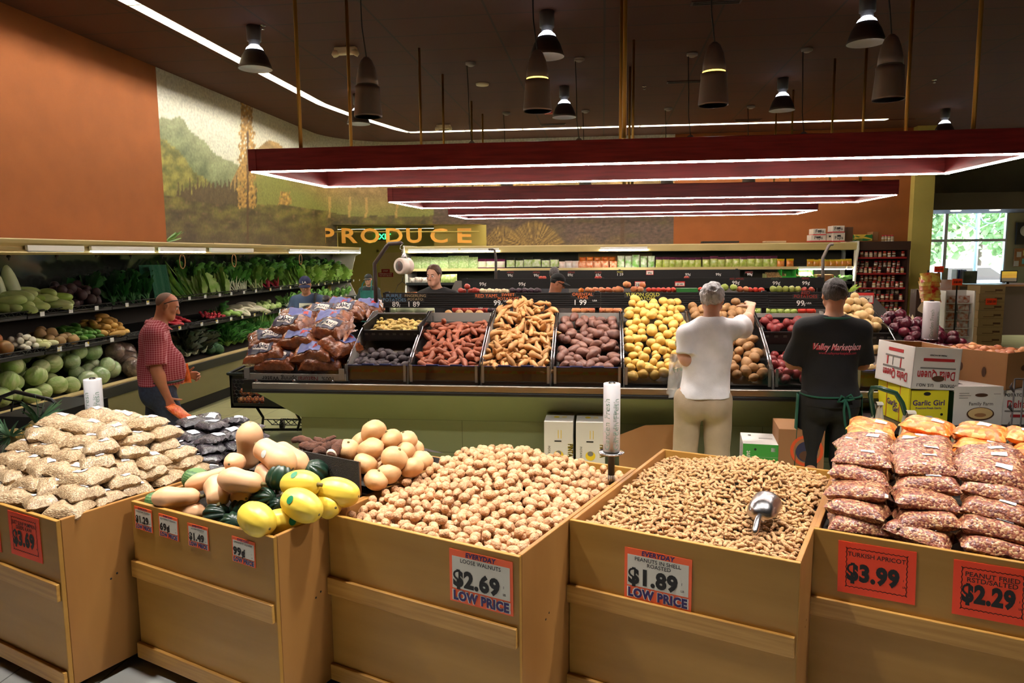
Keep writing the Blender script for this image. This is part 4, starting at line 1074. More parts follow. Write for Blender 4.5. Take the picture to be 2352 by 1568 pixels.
# ---- bag-roll posts
m_roll = M('plastic_bag_roll', (232, 232, 236), .3, c2=(220, 220, 226), ns=5, stretch=(4, 4, .3), coat=.5)
m_print = M('green_print', (132, 160, 148), .6)
def bag_roll(px, base, z0, z1, ytop, r, label, yaw_txt, lit=True):
 x, y = base
 o = thing('bag_roll_stand', label, 'bag dispenser', (x, y, z0), 0, 'plastic bag roll stands')
 X = Matrix.Translation((x, y, 0))
 MB().tube([(x, y, z0), (x, y, z1 + (ytop - z1) * 1.02)], .0175, 12).lathe([(.0176, z0 + .02), (.0176, z0 + .05)], 12, 1, X).build('post', [M('black_post', (18, 17, 17), .35), m_paper], o)
 MB().lathe([(.02, z1 - .012), (.062, z1 - .01), (.066, z1 - .004), (.062, z1), (.02, z1)], 28, 0, X).build('flange', m_chrome, o)
 rl = MB().lathe([(.016, ytop - .004), (.018, ytop), (r * .96, ytop), (r, ytop - .004), (r, z1 + .004), (r * .96, z1 + .001), (.018, z1 + .001)], 40, 0, X).build('bag_roll', m_roll, o)
 MB().lathe([(.008, ytop), (.02, ytop + .001), (.02, ytop - .01)], 16, 0, X).tube([(x - .012, y, ytop), (x - .012, y, ytop + .008), (x + .012, y, ytop + .008), (x + .012, y, ytop)], .003, 6, 1).build('core', [M('card_core', (190, 150, 110), .7), m_cable], rl)
 h = ytop - z1
 vs, fs = glyphs('Garden Fresh', 'CENTER', 0)
 m = MB(); sz = .045 * h / .33
 def wrap(px_, py_, ang): return (x + (r + .0008) * math.sin(ang + px_ / r), y - (r + .0008) * math.cos(ang + px_ / r), py_)
 m.add([wrap(-v[1] * sz * .9, z1 + h * .42 + v[0] * sz, yaw_txt - .25) for v in vs], fs, 0)
 m.add([wrap(-v[1] * sz * .9, z1 + h * .42 + v[0] * sz, yaw_txt + .9) for v in vs], fs, 0)
 for k in range(6):
  zc = z1 + h * (.2 + .1 * k);
  for q in (.32, .48): m.add([wrap(-.006, zc - .012, yaw_txt + q), wrap(.006, zc - .012, yaw_txt + q), wrap(0, zc + .012, yaw_txt + q), wrap(-.004, zc - .010, yaw_txt + q), wrap(.004, zc - .010, yaw_txt + q), wrap(0, zc + .006, yaw_txt + q)], [(0, 1, 4, 3), (1, 2, 5, 4), (2, 0, 3, 5)], 0)
 m.build('print', m_print, rl)
q = bin_xf(3) @ Vector((.925, 1.03, 0)); bag_roll(0, (q.x, q.y), .80, .97, 1.315, .042, 'white plastic bag roll on a black post at the back of the walnut bin', .0)
q = PY(212, 870, 3.95); bag_roll(0, (q.x, q.y), .0, q.z - .36, q.z, .05, 'white plastic bag roll standing behind the seed bags at left', .35)
# ================================================================ produce islands
m_panel = bpy.data.materials.new('sage_panel_tiles'); m_panel.use_nodes = True
def _pan():
 nt = m_panel.node_tree; N = nt.nodes; L = nt.links; b = N['Principled BSDF']; tc = N.new('ShaderNodeTexCoord'); br = N.new('ShaderNodeTexBrick'); mp = N.new('ShaderNodeMapping')
 mp.inputs['Rotation'].default_value = (PI / 2, 0, 0); L.new(tc.outputs['Object'], mp.inputs[0]); L.new(mp.outputs[0], br.inputs['Vector'])
 br.offset = .5; br.inputs['Scale'].default_value = 1; br.inputs['Brick Width'].default_value = .82; br.inputs['Row Height'].default_value = .28; br.inputs['Mortar Size'].default_value = .0025
 br.inputs['Color1'].default_value = lin((132, 138, 102)); br.inputs['Color2'].default_value = lin((126, 132, 97)); br.inputs['Mortar'].default_value = lin((84, 86, 58))
 L.new(br.outputs['Color'], b.inputs['Base Color']); b.inputs['Roughness'].default_value = .55
_pan()
m_sage = M('sage_laminate', (128, 132, 96), .5, c2=(123, 127, 91), ns=2)
m_rubber = M('black_rubber', (20, 20, 22), .45)
m_wire = M('black_wire_deck', (16, 16, 17), .5)
m_grey = M('grey_board', (150, 146, 140), .6)
m_acr = bpy.data.materials.new('smoky_acrylic'); m_acr.use_nodes = True; _gl(m_acr, tint=(.62, .58, .55, 1), fr=.06)
m_clear = bpy.data.materials.new('clear_acrylic'); m_clear.use_nodes = True; _gl(m_clear, tint=(.82, .82, .82, 1), fr=.05)
def island(x0, x1, yf, yb, label, pedestal=.36, name='produce_island'):
 o = thing(name, label, 'display island', ((x0 + x1) / 2, (yf + yb) / 2, 0), 0, 'produce islands')
 a, e = pedestal, .24
 MB().box(x0 + e, x1 - e, yf + a, yb - a, 0, .56).build('base_panel', m_panel, o)
 m = MB(); lo = [(x0 + e, yf + a), (x1 - e, yf + a), (x1 - e, yb - a), (x0 + e, yb - a)]; hi = [(x0, yf + .02), (x1, yf + .02), (x1, yb - .02), (x0, yb - .02)]
 m.add([(x, y, .56) for x, y in lo] + [(x, y, .845) for x, y in hi], [(i, (i + 1) % 4, 4 + (i + 1) % 4, 4 + i) for i in range(4)] + [(3, 2, 1, 0), (4, 5, 6, 7)]); m.build('flared_skirt', m_sage, o)
 m = MB()
 for ax0, ax1, ay0, ay1 in ((x0 - .01, x1 + .01, yf - .01, yf + .03), (x0 - .01, x1 + .01, yb - .03, yb + .01), (x0 - .01, x0 + .03, yf, yb), (x1 - .03, x1 + .01, yf, yb)): m.box(ax0, ax1, ay0, ay1, .872, .925)
 m.build('steel_bumper', m_steel, o, bevel=.006)
 m = MB()
 for ax0, ax1, ay0, ay1 in ((x0 - .018, x1 + .018, yf - .018, yf + .03), (x0 - .018, x1 + .018, yb - .03, yb + .018), (x0 - .018, x0 + .03, yf, yb), (x1 - .03, x1 + .018, yf, yb)): m.box(ax0, ax1, ay0, ay1, .842, .873)
 m.build('rubber_bumper', m_rubber, o, bevel=.008)
 MB().box(x0 + .02, x1 - .02, yf + .02, yb - .02, .85, .905).build('deck', m_wire, o)
 return o
IX0, IX1, IY0, IY1 = -2.84, 2.95, 5.54, 7.9
island(IX0, IX1, IY0, IY1, 'long sage green island of potatoes and yams with a steel bumper')
island(-2.9, 3.65, 9.0, 11.4, 'middle produce island seen over the potato island')
island(-2.9, 2.6, 12.2, 14.3, 'farthest produce island, in front of the back wall case')
# price rails
m_rail = M('black_ribbed_rail', (15, 14, 14), .7, c2=(9, 8, 8), ns=42, kind='wave', stretch=(.0001, .0001, 1), obj=False, bump=0)
m_chalk = M('white_chalk', (232, 230, 224), .8); m_cb = M('blue_chalk', (90, 130, 160), .8); m_co = M('orange_chalk', (214, 110, 56), .8); m_cy = M('yellow_chalk', (200, 196, 80), .8); m_cr = M('red_chalk', (150, 44, 34), .8); m_cg = M('grey_chalk', (150, 146, 138), .8); m_cgr = M('green_chalk', (60, 96, 66), .8); m_tan = M('tan_chalk', (170, 150, 110), .8)
CH = [m_rail, m_chalk, m_cb, m_co, m_cy, m_cr, m_cg, m_cgr, m_tan, M('chalk_card', (38, 35, 33), .7)]
def price_rail(x0, x1, y, z0, z1, texts, label, posts):
 o = thing('price_rail', label, 'price board', ((x0 + x1) / 2, y, z0), 0, 'black ribbed price rails')
 m = MB(); n = 7
 m.box(x0, x1, y - .004, y + .02, z0, z1)
 for k in range(n): zc = z0 + (z1 - z0) * (k + .5) / n; m.box(x0, x1, y - .009, y - .003, zc - .006, zc + .006)
 m.box(x0, x1, y - .012, y + .022, z1 - .008, z1)
 m.build('rail_board', m_rail, o)
 for (px, py, s, hpx, mt, bo) in texts:
  m = MB()
  p = PY(px, py, y - .011); X = frame((p.x, y - .0125, p.z), (1, 0, 0), (0, 0, 1)); sz = hpx / F * y * 1.42
  if mt not in (1, 6):
   vs, _ = glyphs(s, 'CENTER', bo); wd = (max(v[0] for v in vs) - min(v[0] for v in vs)) * sz
   m.box(p.x - wd / 2 - .012, p.x + wd / 2 + .012, y - .011, y - .0095, p.z - .3 * sz, p.z + sz * .85, 9)
  m.text(s, X, sz, mt, 'CENTER', bo); m.build('chalk_lettering', CH, o)
 for px_ in posts: MB().box(px_ - .02, px_ + .02, y + .02, y + .06, .9, z1 + .01).build('post', m_rubber, o)
 return o
price_rail(-2.08, -.02, 6.7, 1.455, 1.598, [(905, 683, 'PURPLE', 8, 2, 0), (906, 692, 'POTATOES', 8, 2, 0), (909, 704, '89', 12, 1, .01), (918, 704, '¢', 7, 1, 0), (954, 682, 'FINGERLING', 6.5, 8, 0), (954, 690, 'POTATO', 6.5, 8, 0), (950, 704, '1 89', 12, 1, .01), (1117, 683, 'RED YAMS', 8, 3, 0), (1167, 680, 'SWEET', 7, 3, 0), (1167, 689, 'POTATOES', 7, 3, 0), (1142, 701, '99', 12, 1, .01), (1152, 701, '¢', 7, 1, 0), (1162, 693, 'USA', 4, 1, 0), (1104, 709, 'USA', 4, 1, 0)], 'black ribbed price rail over the purple potatoes and yams', (-2.05, -.05))
price_rail(-.015, 1.47, 6.7, 1.455, 1.598, [(1338, 679, 'ORIENTAL', 7, 3, 0), (1338, 686, 'YAMS', 7, 3, 0), (1332, 700, '1 99', 12, 1, .01), (1366, 692, 'USA', 4, 1, 0), (1476, 680, 'YUKON GOLD', 8, 4, 0), (1476, 689, 'POTATOES', 8, 4, 0), (1474, 701, '89', 12, 1, .01), (1455, 692, 'USA', 4, 1, 0)], 'black ribbed price rail over the yellow potatoes', (1.44,))
price_rail(1.475, 2.36, 6.7, 1.45, 1.598, [(1850, 676, 'RED', 7, 5, 0), (1850, 684, 'POTATOES', 7, 5, 0), (1838, 702, '99', 12, 1, .01), (1848, 702, '¢', 7, 1, 0), (1858, 698, 'USA', 4, 1, 0), (1946, 677, 'ROSE', 7, 6, 0), (1946, 685, 'POTATOES', 6, 6, 0), (1936, 702, '99', 12, 1, .01)], 'black ribbed price rail at the right, behind the man in black', (2.33,))
price_rail(-2.0, 2.95, 10.2, 1.47, 1.61, [(1109, 656, '99¢', 8, 1, .01), (1199, 656, '99¢', 8, 1, .01), (1690, 653, '99¢', 8, 1, .01), (1783, 654, '99¢', 8, 1, .01), (1851, 654, '99¢', 8, 1, .01), (1692, 642, 'RED APPLES', 4, 5, 0), (1780, 642, 'PEARS', 4, 7, 0), (1850, 641, 'PEARS', 4, 5, 0)], 'black ribbed price rail of the middle island', (-1.95, 0, 2.9))
price_rail(-1.98, 2.4, 13.2, 1.5, 1.66, [(1172, 635, '99¢', 6, 1, 0), (1232, 635, '99¢', 6, 1, 0), (1310, 634, '89¢', 6, 1, 0), (1374, 634, '69¢', 6, 1, 0), (1424, 633, '1 59', 6, 1, 0), (1580, 633, '99¢', 6, 1, 0), (1650, 633, '99¢', 6, 1, 0), (1722, 633, '99¢', 6, 1, 0), (1172, 627, 'APPLES', 3.5, 5, 0), (1232, 627, 'APPLES', 3.5, 5, 0), (1312, 627, 'APPLES', 3.5, 5, 0), (1374, 627, 'PLUMS', 3.5, 5, 0), (1424, 626, 'PEARS', 3.5, 4, 0), (1720, 627, 'APPLES', 3.5, 5, 0)], 'black ribbed price rail of the farthest island', (-1.9, .3, 2.35))
def small_sign(px0, py0, px1, py1, y, s, label, top=''):
 a = PY(px0, py0, y); b = PY(px1, py1, y); w = b.x - a.x; h = a.z - b.z; X = frame((a.x, y, b.z), (1, 0, 0), (0, 0, 1)); m = MB()
 m.box(0, w, 0, h, -.002, 0, 0, X); m.box(.05 * w, .95 * w, .1 * h, .74 * h if top else .9 * h, 0, .001, 1, X)
 m.text(s, X @ Matrix.Translation((.5 * w, .2 * h, .002)), .62 * h if not top else .5 * h, 2, 'CENTER', .02, .86 * w)
 if top: m.text(top, X @ Matrix.Translation((.5 * w, .62 * h, .002)), .16 * h, 2, 'CENTER', 0, .8 * w)
 return T(m.build('price_sign', [M('red_card', (214, 60, 56), .5), m_paper, m_ink]), label, 'price sign', 'red-edged price signs on the rails')
small_sign(1969, 672, 2006, 697, 6.68, '39¢', 'red-edged price sign reading 39 cents at the right end of the front rail', 'WHITE ROSE')
small_sign(1458, 646, 1482, 659, 10.18, '2/$1.00', 'red-edged price sign reading 2/$1.00 on the middle rail')
small_sign(1550, 646, 1573, 657, 10.18, '$1.49', 'red-edged price sign reading $1.49 on the middle rail', 'TOMATO')
small_sign(1484, 621, 1501, 631, 13.18, '99¢', 'red-edged price sign reading 99 cents on the far rail')
# ---- compartments
m_pot = {}
def tub_mat(n, a, b, r=.55, **k): m_pot[n] = M(n, a, r, c2=b, var=.12, ns=k.get('ns', 20), bump=.15, bs=70); return m_pot[n]
def tubers(name, mat, L, R, n=5, amp=.12, bend=.0, taper=.0, sub=3):
 return [blob_obj(name, mat, L / 2 * (1 + .16 * math.sin(s * 2.4)), R * (1 + .1 * math.cos(s * 1.7)), R * (.92 + .08 * math.sin(s)), s + hash_(name), amp, 1.4, sub, bend * math.sin(s * 1.9), taper * (1 if s % 2 else -1)) for s in range(n)]
def finger(name, mat, L, R, n=6):
 out = []
 for s in range(n):
  m = MB(); N_ = 12; l = L * (1 + .25 * math.sin(s * 2.2))
  pts = [((i / N_ - .5) * l, .16 * l * math.sin(i / N_ * 3 + s) * math.sin(s * 1.3), .1 * l * math.sin(i / N_ * 2.4 + s * 2)) for i in range(N_ + 1)]
  rs = [R * (.12 + .9 * math.sin(PI * min(1, max(0, i / N_))) ** .75 * (1 + .22 * math.sin(i * .9 + s)) * (1.15 - .5 * i / N_)) for i in range(N_ + 1)]
  m.tube(pts, rs, 10); out.append(m.build(name, mat))
 return out
SY0, SY1, SZ0, SZ1 = 5.74, 6.52, 1.035, 1.39
def slope(y): return SZ0 + (SZ1 - SZ0) * (y - SY0) / (SY1 - SY0)
CX = [PY(p, 838, 5.72).x for p in (795, 941, 1104, 1268, 1430, 1603, 1772, 1958, 2092)]
m_band = M('printed_box_side', (156, 126, 106), .6)
def compartment(k, label, front=True, deck=None, mat=0):
 x0, x1 = CX[k] + .006, CX[k + 1] - .006
 o = thing('display_tray', label, 'display tray', ((x0 + x1) / 2, 6.1, .906), 0, 'potato trays on the island')
 top = lambda y: slope(y) + .02
 poly = [(5.66, .907), (6.58, .907), (6.58, 1.44), (6.45, 1.44), (6.15, 1.33), (5.85, 1.16), (5.7, 1.05)]
 for xs in (x0, x1 - .008):
  X = frame((xs, 0, 0), (0, 1, 0), (0, 0, 1))
  MB().prism(poly, 0, .008, 0, X).build('side_divider', m_clear if k % 2 else m_grey, o)
  MB().tube([(xs + .004, y, z) for y, z in poly[3:]], .006, 6).build('steel_edge', m_chrome, o)
 MB().box(x0, x1, 6.56, 6.575, 1.2, 1.42).build('back_board', m_grey, o)
 n = 8
 MB().sheet([[(x0 + .01 + (x1 - x0 - .02) * i / n, 5.72 + .84 * j / n, (deck(x0 + (x1 - x0) * i / n, 5.72 + .84 * j / n) if deck else slope(5.72 + .84 * j / n) - .07)) for i in range(n + 1)] for j in range(n + 1)]).build('sloped_deck', M('grey_foam_mat', (112, 102, 92), .8) if mat else m_dark, o)
 if front:
  fb = MB().box(x0 + .01, x1 - .01, 5.69, 5.70, .907, 1.0, 0).box(x0 + .01, x1 - .01, 5.688, 5.70, 1.0, 1.022, 1).box(x0 + .01, x1 - .01, 5.69, 5.70, 1.022, 1.05, 0).box(x0 + .01, x1 - .01, 5.684, 5.702, 1.05, 1.06, 2)
  for j in range(2): fb.box((x0 + .14, x1 - .24)[j], (x0 + .24, x1 - .14)[j], 5.683, 5.703, 1.06, 1.068, 2)
  fb.build('box_front', [m_band, M('fruit_print', (150, 150, 50), .5, c2=(190, 90, 40), ns=30, kind='cells', obj=False), M('blue_box_rim', (44, 56, 110), .5)], o)
 MB().box(x0 - .002, x1 + .002, 5.655, 5.661, .907, 1.062).build('front_guard', m_acr if front else m_clear, o)
 for xs in (x0 + .012, x1 - .03): MB().box(xs, xs + .02, 5.648, 5.655, .93, 1.07).build('guard_bracket', M('aluminium_bracket', (176, 176, 178), .35, .9), o)
 return o
def fill(k, K, n, r, heap, depth=.075, y0=5.74, y1=6.5, rot=None, sub=1.0, label=None, sc=None, zoff=0, xr=None):
 x0, x1 = (CX[k] + .02, CX[k + 1] - .02) if xr is None else xr
 P = drop(n, lambda: (rnd.uniform(x0 + r * .7, x1 - r * .7), rnd.uniform(y0, y1)), lambda x, y: slope(y) + heap(x, y) - depth, lambda x, y: slope(y) + heap(x, y) + rnd.uniform(0, .5) * r, [r * .9, r, r * 1.1], 5, 250, .88)
 for (x, y, z, q) in P:
  rt = rot() if rot else (rnd.uniform(0, 6.3), rnd.uniform(-.5, .5), rnd.uniform(0, 6.3))
  K.put((x, y, z + zoff), rt, q / r, label)
 K.finish(); print(K.name, len(P))
g = lambda x, cx, s: math.exp(-((x - cx) / s) ** 2)
lay = lambda: (rnd.uniform(0, 6.3), rnd.gauss(-.2, .35), rnd.gauss(1.57, .9))
# purple potatoes with the fingerling crate above them
compartment(0, 'left grey-backed tray of purple potatoes', mat=1)
tub_mat('purple_potato_skin', (86, 76, 80), (58, 50, 56), .6)
K = Kind('purple_potato', 'potato', 'purple potatoes', tubers('purple_potato', m_pot['purple_potato_skin'], .085, .033))
fill(0, K, 60, .034, lambda x, y: -.0, .075, 5.73, 5.98, label='dusty purple potato in the left tray below the black crate')
def crate(x0, x1, y0, y1, z0, z1, label, tilt=0, zf=None):
 o = thing('black_crate', label, 'crate', ((x0 + x1) / 2, (y0 + y1) / 2, z0), 0, 'black plastic crates on the potato island')
 X = Matrix.Translation((0, y0, z0)) @ Matrix.Rotation(tilt, 4, 'X') @ Matrix.Translation((0, -y0, -z0)); t = .012
 m = MB(); m.box(x0, x1, y0, y1, z0, z0 + t, 0, X)
 m.build('crate_base', m_rubber, o)
 for nm, bx in (('front_wall', (x0, x1, y0, y0 + t)), ('back_wall', (x0, x1, y1 - t, y1)), ('side_wall', (x0, x0 + t, y0, y1)), ('side_wall', (x1 - t, x1, y0, y1))):
  m = MB(); zz = z1 if nm != 'front_wall' else (zf or z1); m.box(bx[0], bx[1], bx[2], bx[3], z0, zz, 0, X)
  L = bx[1] - bx[0]
  if L > .1:
   for i in range(8): xc = bx[0] + L * (i + .5) / 8; m.box(xc - .014, xc + .014, bx[2] - .002, bx[3] + .002, z0 + (zz - z0) * .55, z0 + (zz - z0) * .72, 1, X)
   m.box(bx[0] - .004, bx[1] + .004, bx[2] - .004, bx[3] + .004, zz - .012, zz, 0, X)
  m.build(nm, [m_rubber, M('crate_slot', (70, 66, 60), .6)], o)
 return o, X
a = PY(838, 772, 6.1); b = PY(966, 772, 6.1)
_, CXF = crate(a.x, b.x, 6.06, 6.5, 1.215, 1.35, 'black plastic crate of fingerling potatoes above the purple potatoes', .16, 1.31)
tub_mat('fingerling_skin', (222, 196, 118), (200, 170, 94), .55)
K = Kind('fingerling_potato', 'potato', 'fingerling potatoes', finger('fingerling_potato', m_pot['fingerling_skin'], .085, .017))
P = drop(70, lambda: (rnd.uniform(a.x + .04, b.x - .04), rnd.uniform(6.1, 6.46)), lambda x, y: 1.27 + (y - 6.06) * .16, lambda x, y: 1.335 + (y - 6.06) * .17, [.02, .022], 4, 150)
for x, y, z, q in P: K.put((x, y, z), (rnd.uniform(0, 6), rnd.uniform(-.3, .3), rnd.uniform(0, 6)), 1, 'small yellow fingerling potato in the black crate')
K.finish()
compartment(1, 'tray of red yams with a grey back board')
tub_mat('red_yam_skin', (170, 98, 68), (140, 72, 50), .5)
K = Kind('red_yam', 'yam', 'red yams', tubers('red_yam', m_pot['red_yam_skin'], .125, .025, 6, .16, .25, .35))
fill(1, K, 190, .032, lambda x, y: .03 - .1 * max(0, y - 6.3), .07, 5.74, 6.42, lay, label='reddish yam in the tray under the RED YAMS board')
compartment(2, 'tray of pale sweet potatoes heaped above its edge')
tub_mat('sweet_potato_skin', (206, 156, 98), (178, 128, 74), .5)
K = Kind('sweet_potato', 'sweet potato', 'sweet potatoes', finger('sweet_potato', m_pot['sweet_potato_skin'], .17, .026, 8))
fill(2, K, 190, .032, lambda x, y: .04 + .09 * max(0, (y - 6.0) * 2) * g(x, (CX[2] + CX[3]) / 2, .3), .085, 5.74, 6.56, lay, label='long pale sweet potato in the tall middle heap')
compartment(3, 'tray of purple-brown oriental yams')
tub_mat('oriental_yam_skin', (134, 92, 76), (108, 70, 62), .5)
K = Kind('oriental_yam', 'yam', 'oriental yams', tubers('oriental_yam', m_pot['oriental_yam_skin'], .125, .041, 6, .14, .1, .25))
fill(3, K, 120, .043, lambda x, y: .035, .09, 5.75, 6.48, lay, label='purple-brown yam in the tray under the ORIENTAL YAMS board')
compartment(4, 'tray of yellow yukon potatoes heaped highest of all', front=False, deck=lambda x, y: slope(y) - .1)
tub_mat('yukon_skin', (226, 188, 100), (208, 166, 78), .5)
K = Kind('yukon_potato', 'potato', 'yellow yukon potatoes', tubers('yukon_potato', m_pot['yukon_skin'], .088, .038, 5, .08))
cxm = (CX[4] + CX[5]) / 2
fill(4, K, 260, .039, lambda x, y: .015 + .125 * max(0, min(1, (y - 5.9) / .5)) * g(x, cxm - .02, .38) - .1 * max(0, (5.8 - y) / .06) * 0, .09, 5.71, 6.6, None, label='round yellow potato in the highest heap')
compartment(5, 'tray of brown russet potatoes in front of the man in white', front=False, deck=lambda x, y: slope(y) - .1)
tub_mat('russet_skin', (166, 124, 78), (138, 100, 60), .6)
K = Kind('russet_potato', 'potato', 'brown russet potatoes', tubers('russet_potato', m_pot['russet_skin'], .105, .041, 5, .1))
fill(5, K, 190, .042, lambda x, y: .02 + .09 * max(0, min(1, (y - 5.9) / .5)), .09, 5.71, 6.58, lay, label='brown russet potato in the heap beside the man in white')
compartment(6, 'tray of red potatoes beside the man in black', front=False, deck=lambda x, y: slope(min(y, 6.05)) - .09)
tub_mat('red_potato_skin', (150, 56, 54), (122, 42, 44), .45)
K = Kind('red_potato', 'potato', 'red potatoes', tubers('red_potato', m_pot['red_potato_skin'], .082, .038, 5, .08))
x0c, x1c = CX[6] + .02, CX[7] - .02
P1 = drop(80, lambda: (rnd.uniform(x0c + .03, x1c - .03), rnd.uniform(5.71, 6.06)), lambda x, y: slope(min(y, 6.05)) - .085, lambda x, y: slope(y) + .012, [.037, .04], 5, 200, .88)
P2 = drop(26, lambda: (rnd.uniform(x0c + .05, x1c - .05), rnd.uniform(6.17, 6.48)), lambda x, y: 1.265 + .12 * (y - 6.1), lambda x, y: 1.37 + .1 * (y - 6.1), [.037, .04], 5, 120, .88)
for x, y, z, q in P1: K.put((x, y, z), (rnd.uniform(0, 6), rnd.uniform(0, 6), rnd.uniform(0, 6)), 1, 'red potato in the lower tray beside the man in black')
crate(x0c - .01, x1c + .01, 6.12, 6.54, 1.2, 1.34, 'black plastic crate of red potatoes left of the man in black', .12, 1.305)
for x, y, z, q in P2: K.put((x, y, z), (rnd.uniform(0, 6), rnd.uniform(0, 6), rnd.uniform(0, 6)), 1, 'red potato in the black crate left of the man in black')
K.finish()
compartment(7, 'nearly empty tray at the right with a few pale potatoes', mat=1)
tub_mat('white_potato_skin', (226, 196, 140), (208, 174, 116), .5)
K = Kind('white_potato', 'potato', 'white rose potatoes', tubers('white_potato', m_pot['white_potato_skin'], .085, .037, 5, .09))
x0c, x1c = CX[7] + .0, CX[8] - .01
crate(x0c - .02, x1c + .02, 6.12, 6.56, 1.19, 1.33, 'black plastic crate of white potatoes under the 39 cent sign', .14, 1.3)
P2 = drop(100, lambda: (rnd.uniform(x0c + .05, x1c - .05), rnd.uniform(6.16, 6.54)), lambda x, y: 1.26 + .14 * (y - 6.1), lambda x, y: 1.36 + .42 * (y - 6.1) * (1.3 - abs(x - (x0c + x1c) / 2)), [.036, .039], 5, 200, .88)
for x, y, z, q in P2: K.put((x, y, z), (rnd.uniform(0, 6), rnd.uniform(0, 6), rnd.uniform(0, 6)), 1, 'pale potato heaped in the black crate under the 39 cent sign')
for i, px in enumerate((1976, 2011, 2055, 2078)):
 p = PY(px, 779, 6.1); K.put((p.x, 6.09, slope(6.1) - .03), (rnd.uniform(0, 6), rnd.uniform(0, 6), 0), 1.05, 'single pale potato on the tray ledge below the crate, %s from left' % nth(i))
for i, px in enumerate((1966, 1980, 2000, 2022, 2045)):
 p = PY(px, 838, 5.76); K.put((p.x, 5.765, 1.066), (rnd.uniform(0, 6), rnd.uniform(0, 6), 0), 1, 'pale potato at the bottom front edge of the nearly empty tray, %s from left' % nth(i))
K.finish()
# red onions spilling over the right end
m_on = M('red_onion_skin', (112, 34, 50), .3, c2=(78, 22, 42), ns=7, stretch=(1, 1, .3), var=.25, coat=.2)
def onion(name, mat, r, tip=True):
 m = MB(); pr = [(0, -r * .92)] + [(r * math.sin(PI * i / 12) ** .9, -r * .9 * math.cos(PI * i / 12)) for i in range(1, 11)] + [(r * .22, r * .98), (r * .1, r * 1.22), (0, r * 1.3)]
 m.lathe(pr, 16); return m.build(name, mat)
K = Kind('red_onion', 'onion', 'red onions at the end of the island', [onion('red_onion', m_on, .048 * s) for s in (1, .94, 1.08)])
oz = lambda x, y: .93 + .5 * math.exp(-((x - 2.5) / .62) ** 2 - ((y - 6.5) / .75) ** 2)
o = thing('onion_table', 'dark end table under the heap of red onions', 'display table', (2.95, 6.3, 0))
MB().box(2.98, 3.75, 5.75, 7.3, .86, .9).build('table_top', m_dark, o)
for sx in (3.0, 3.66):
 for sy in (5.84, 7.2): MB().box(sx, sx + .06, sy, sy + .06, 0, .86).build('leg', m_dark, o)
MB().sheet([[(2.38 + 1.35 * i / 10, 5.78 + 1.5 * j / 10, max(.908, oz(2.38 + 1.35 * i / 10, 5.78 + 1.5 * j / 10) - .12)) for i in range(11)] for j in range(11)]).build('mound_liner', m_dark, o)
P = drop(330, lambda: (rnd.uniform(2.4, 3.7), rnd.uniform(5.78, 7.25)), lambda x, y: max(.91, oz(x, y) - .11), lambda x, y: oz(x, y) + rnd.uniform(-.01, .03), [.044, .048, .052], 5, 250, .9)
for x, y, z, q in P: K.put((x, y, z), (rnd.uniform(-1.2, 1.2), rnd.uniform(-1.2, 1.2), rnd.uniform(0, 6)), q / .048, 'dark red onion in the heap at the right end of the island')
K.finish(); print('onion', len(P))
# potato sacks in plastic bags
m_bag = M('potato_bag_film', (160, 92, 52), .22, c2=(104, 54, 30), ns=14, var=.1, bump=.9, bs=40, coat=.9)
m_navy = M('navy_print', (40, 38, 66), .4); m_lblue = M('pale_blue_print', (98, 108, 168), .4)
vs = []
for s in range(4):
 b = pillow(.36, .25, .17, s + 3, 22, .8, .1).build('potato_bag', m_bag)
 me = b.data
 for v in me.vertices:
  c = v.co; e = 1 if abs(c.z) > .012 else 0
  k = noise.voronoi(c * 15 + Vector((s, 0, 0)))[0][0]; c.z += (.5 - k) * .035 * e * (1 if c.z > 0 else -1)
 pts = [v.co for v in me.vertices][:529]
 rows = []
 for j in range(9):
  r = []
  for i in range(15):
   x, y = (i / 14 - .5) * .2 + .02 * (s - 1.5), (j / 8 - .5) * .15 - .01
   q = min(pts, key=lambda p: (p.x - x) ** 2 + (p.y - y) ** 2); r.append((x, y, q.z + .006))
  rows.append(r)
 lbm = MB(); lbm.sheet(rows, 0, True)
 if s % 2 == 0:
  lbm.sheet([[(p[0], p[1], p[2] + .002) for p in r[3:13]] for r in rows[2:7]], 1, True)
  vs_, fs_ = glyphs('IDAHO', 'CENTER', .03)
  def zt_(x, y): return min(pts, key=lambda p: (p.x - x) ** 2 + (p.y - y) ** 2).z
  lbm.add([(v[0] * .042 + .02 * (s - 1.5) + .0, v[1] * .06 - .035, zt_(v[0] * .042 + .02 * (s - 1.5), v[1] * .06 - .035) + .011) for v in vs_], fs_, 0)
 else:
  lbm.sheet([[(p[0], p[1], p[2] + .002) for p in r[9:13]] for r in rows[2:7]], 2, True)
 lbm.build('bag_print', [m_navy if s % 2 == 0 else m_lblue, m_wink, M('red_print', (190, 50, 50), .4)], b)
 MB().sheet([[(.17 + .05 * i / 4, (j / 4 - .5) * (.06 + .05 * i), .02 * math.sin(j * 2 + i)) for i in range(5)] for j in range(5)]).build('bag_neck', m_bag, b)
 vs.append(b)
K = Kind('potato_bag', 'bag of potatoes', 'plastic bags of potatoes', vs)
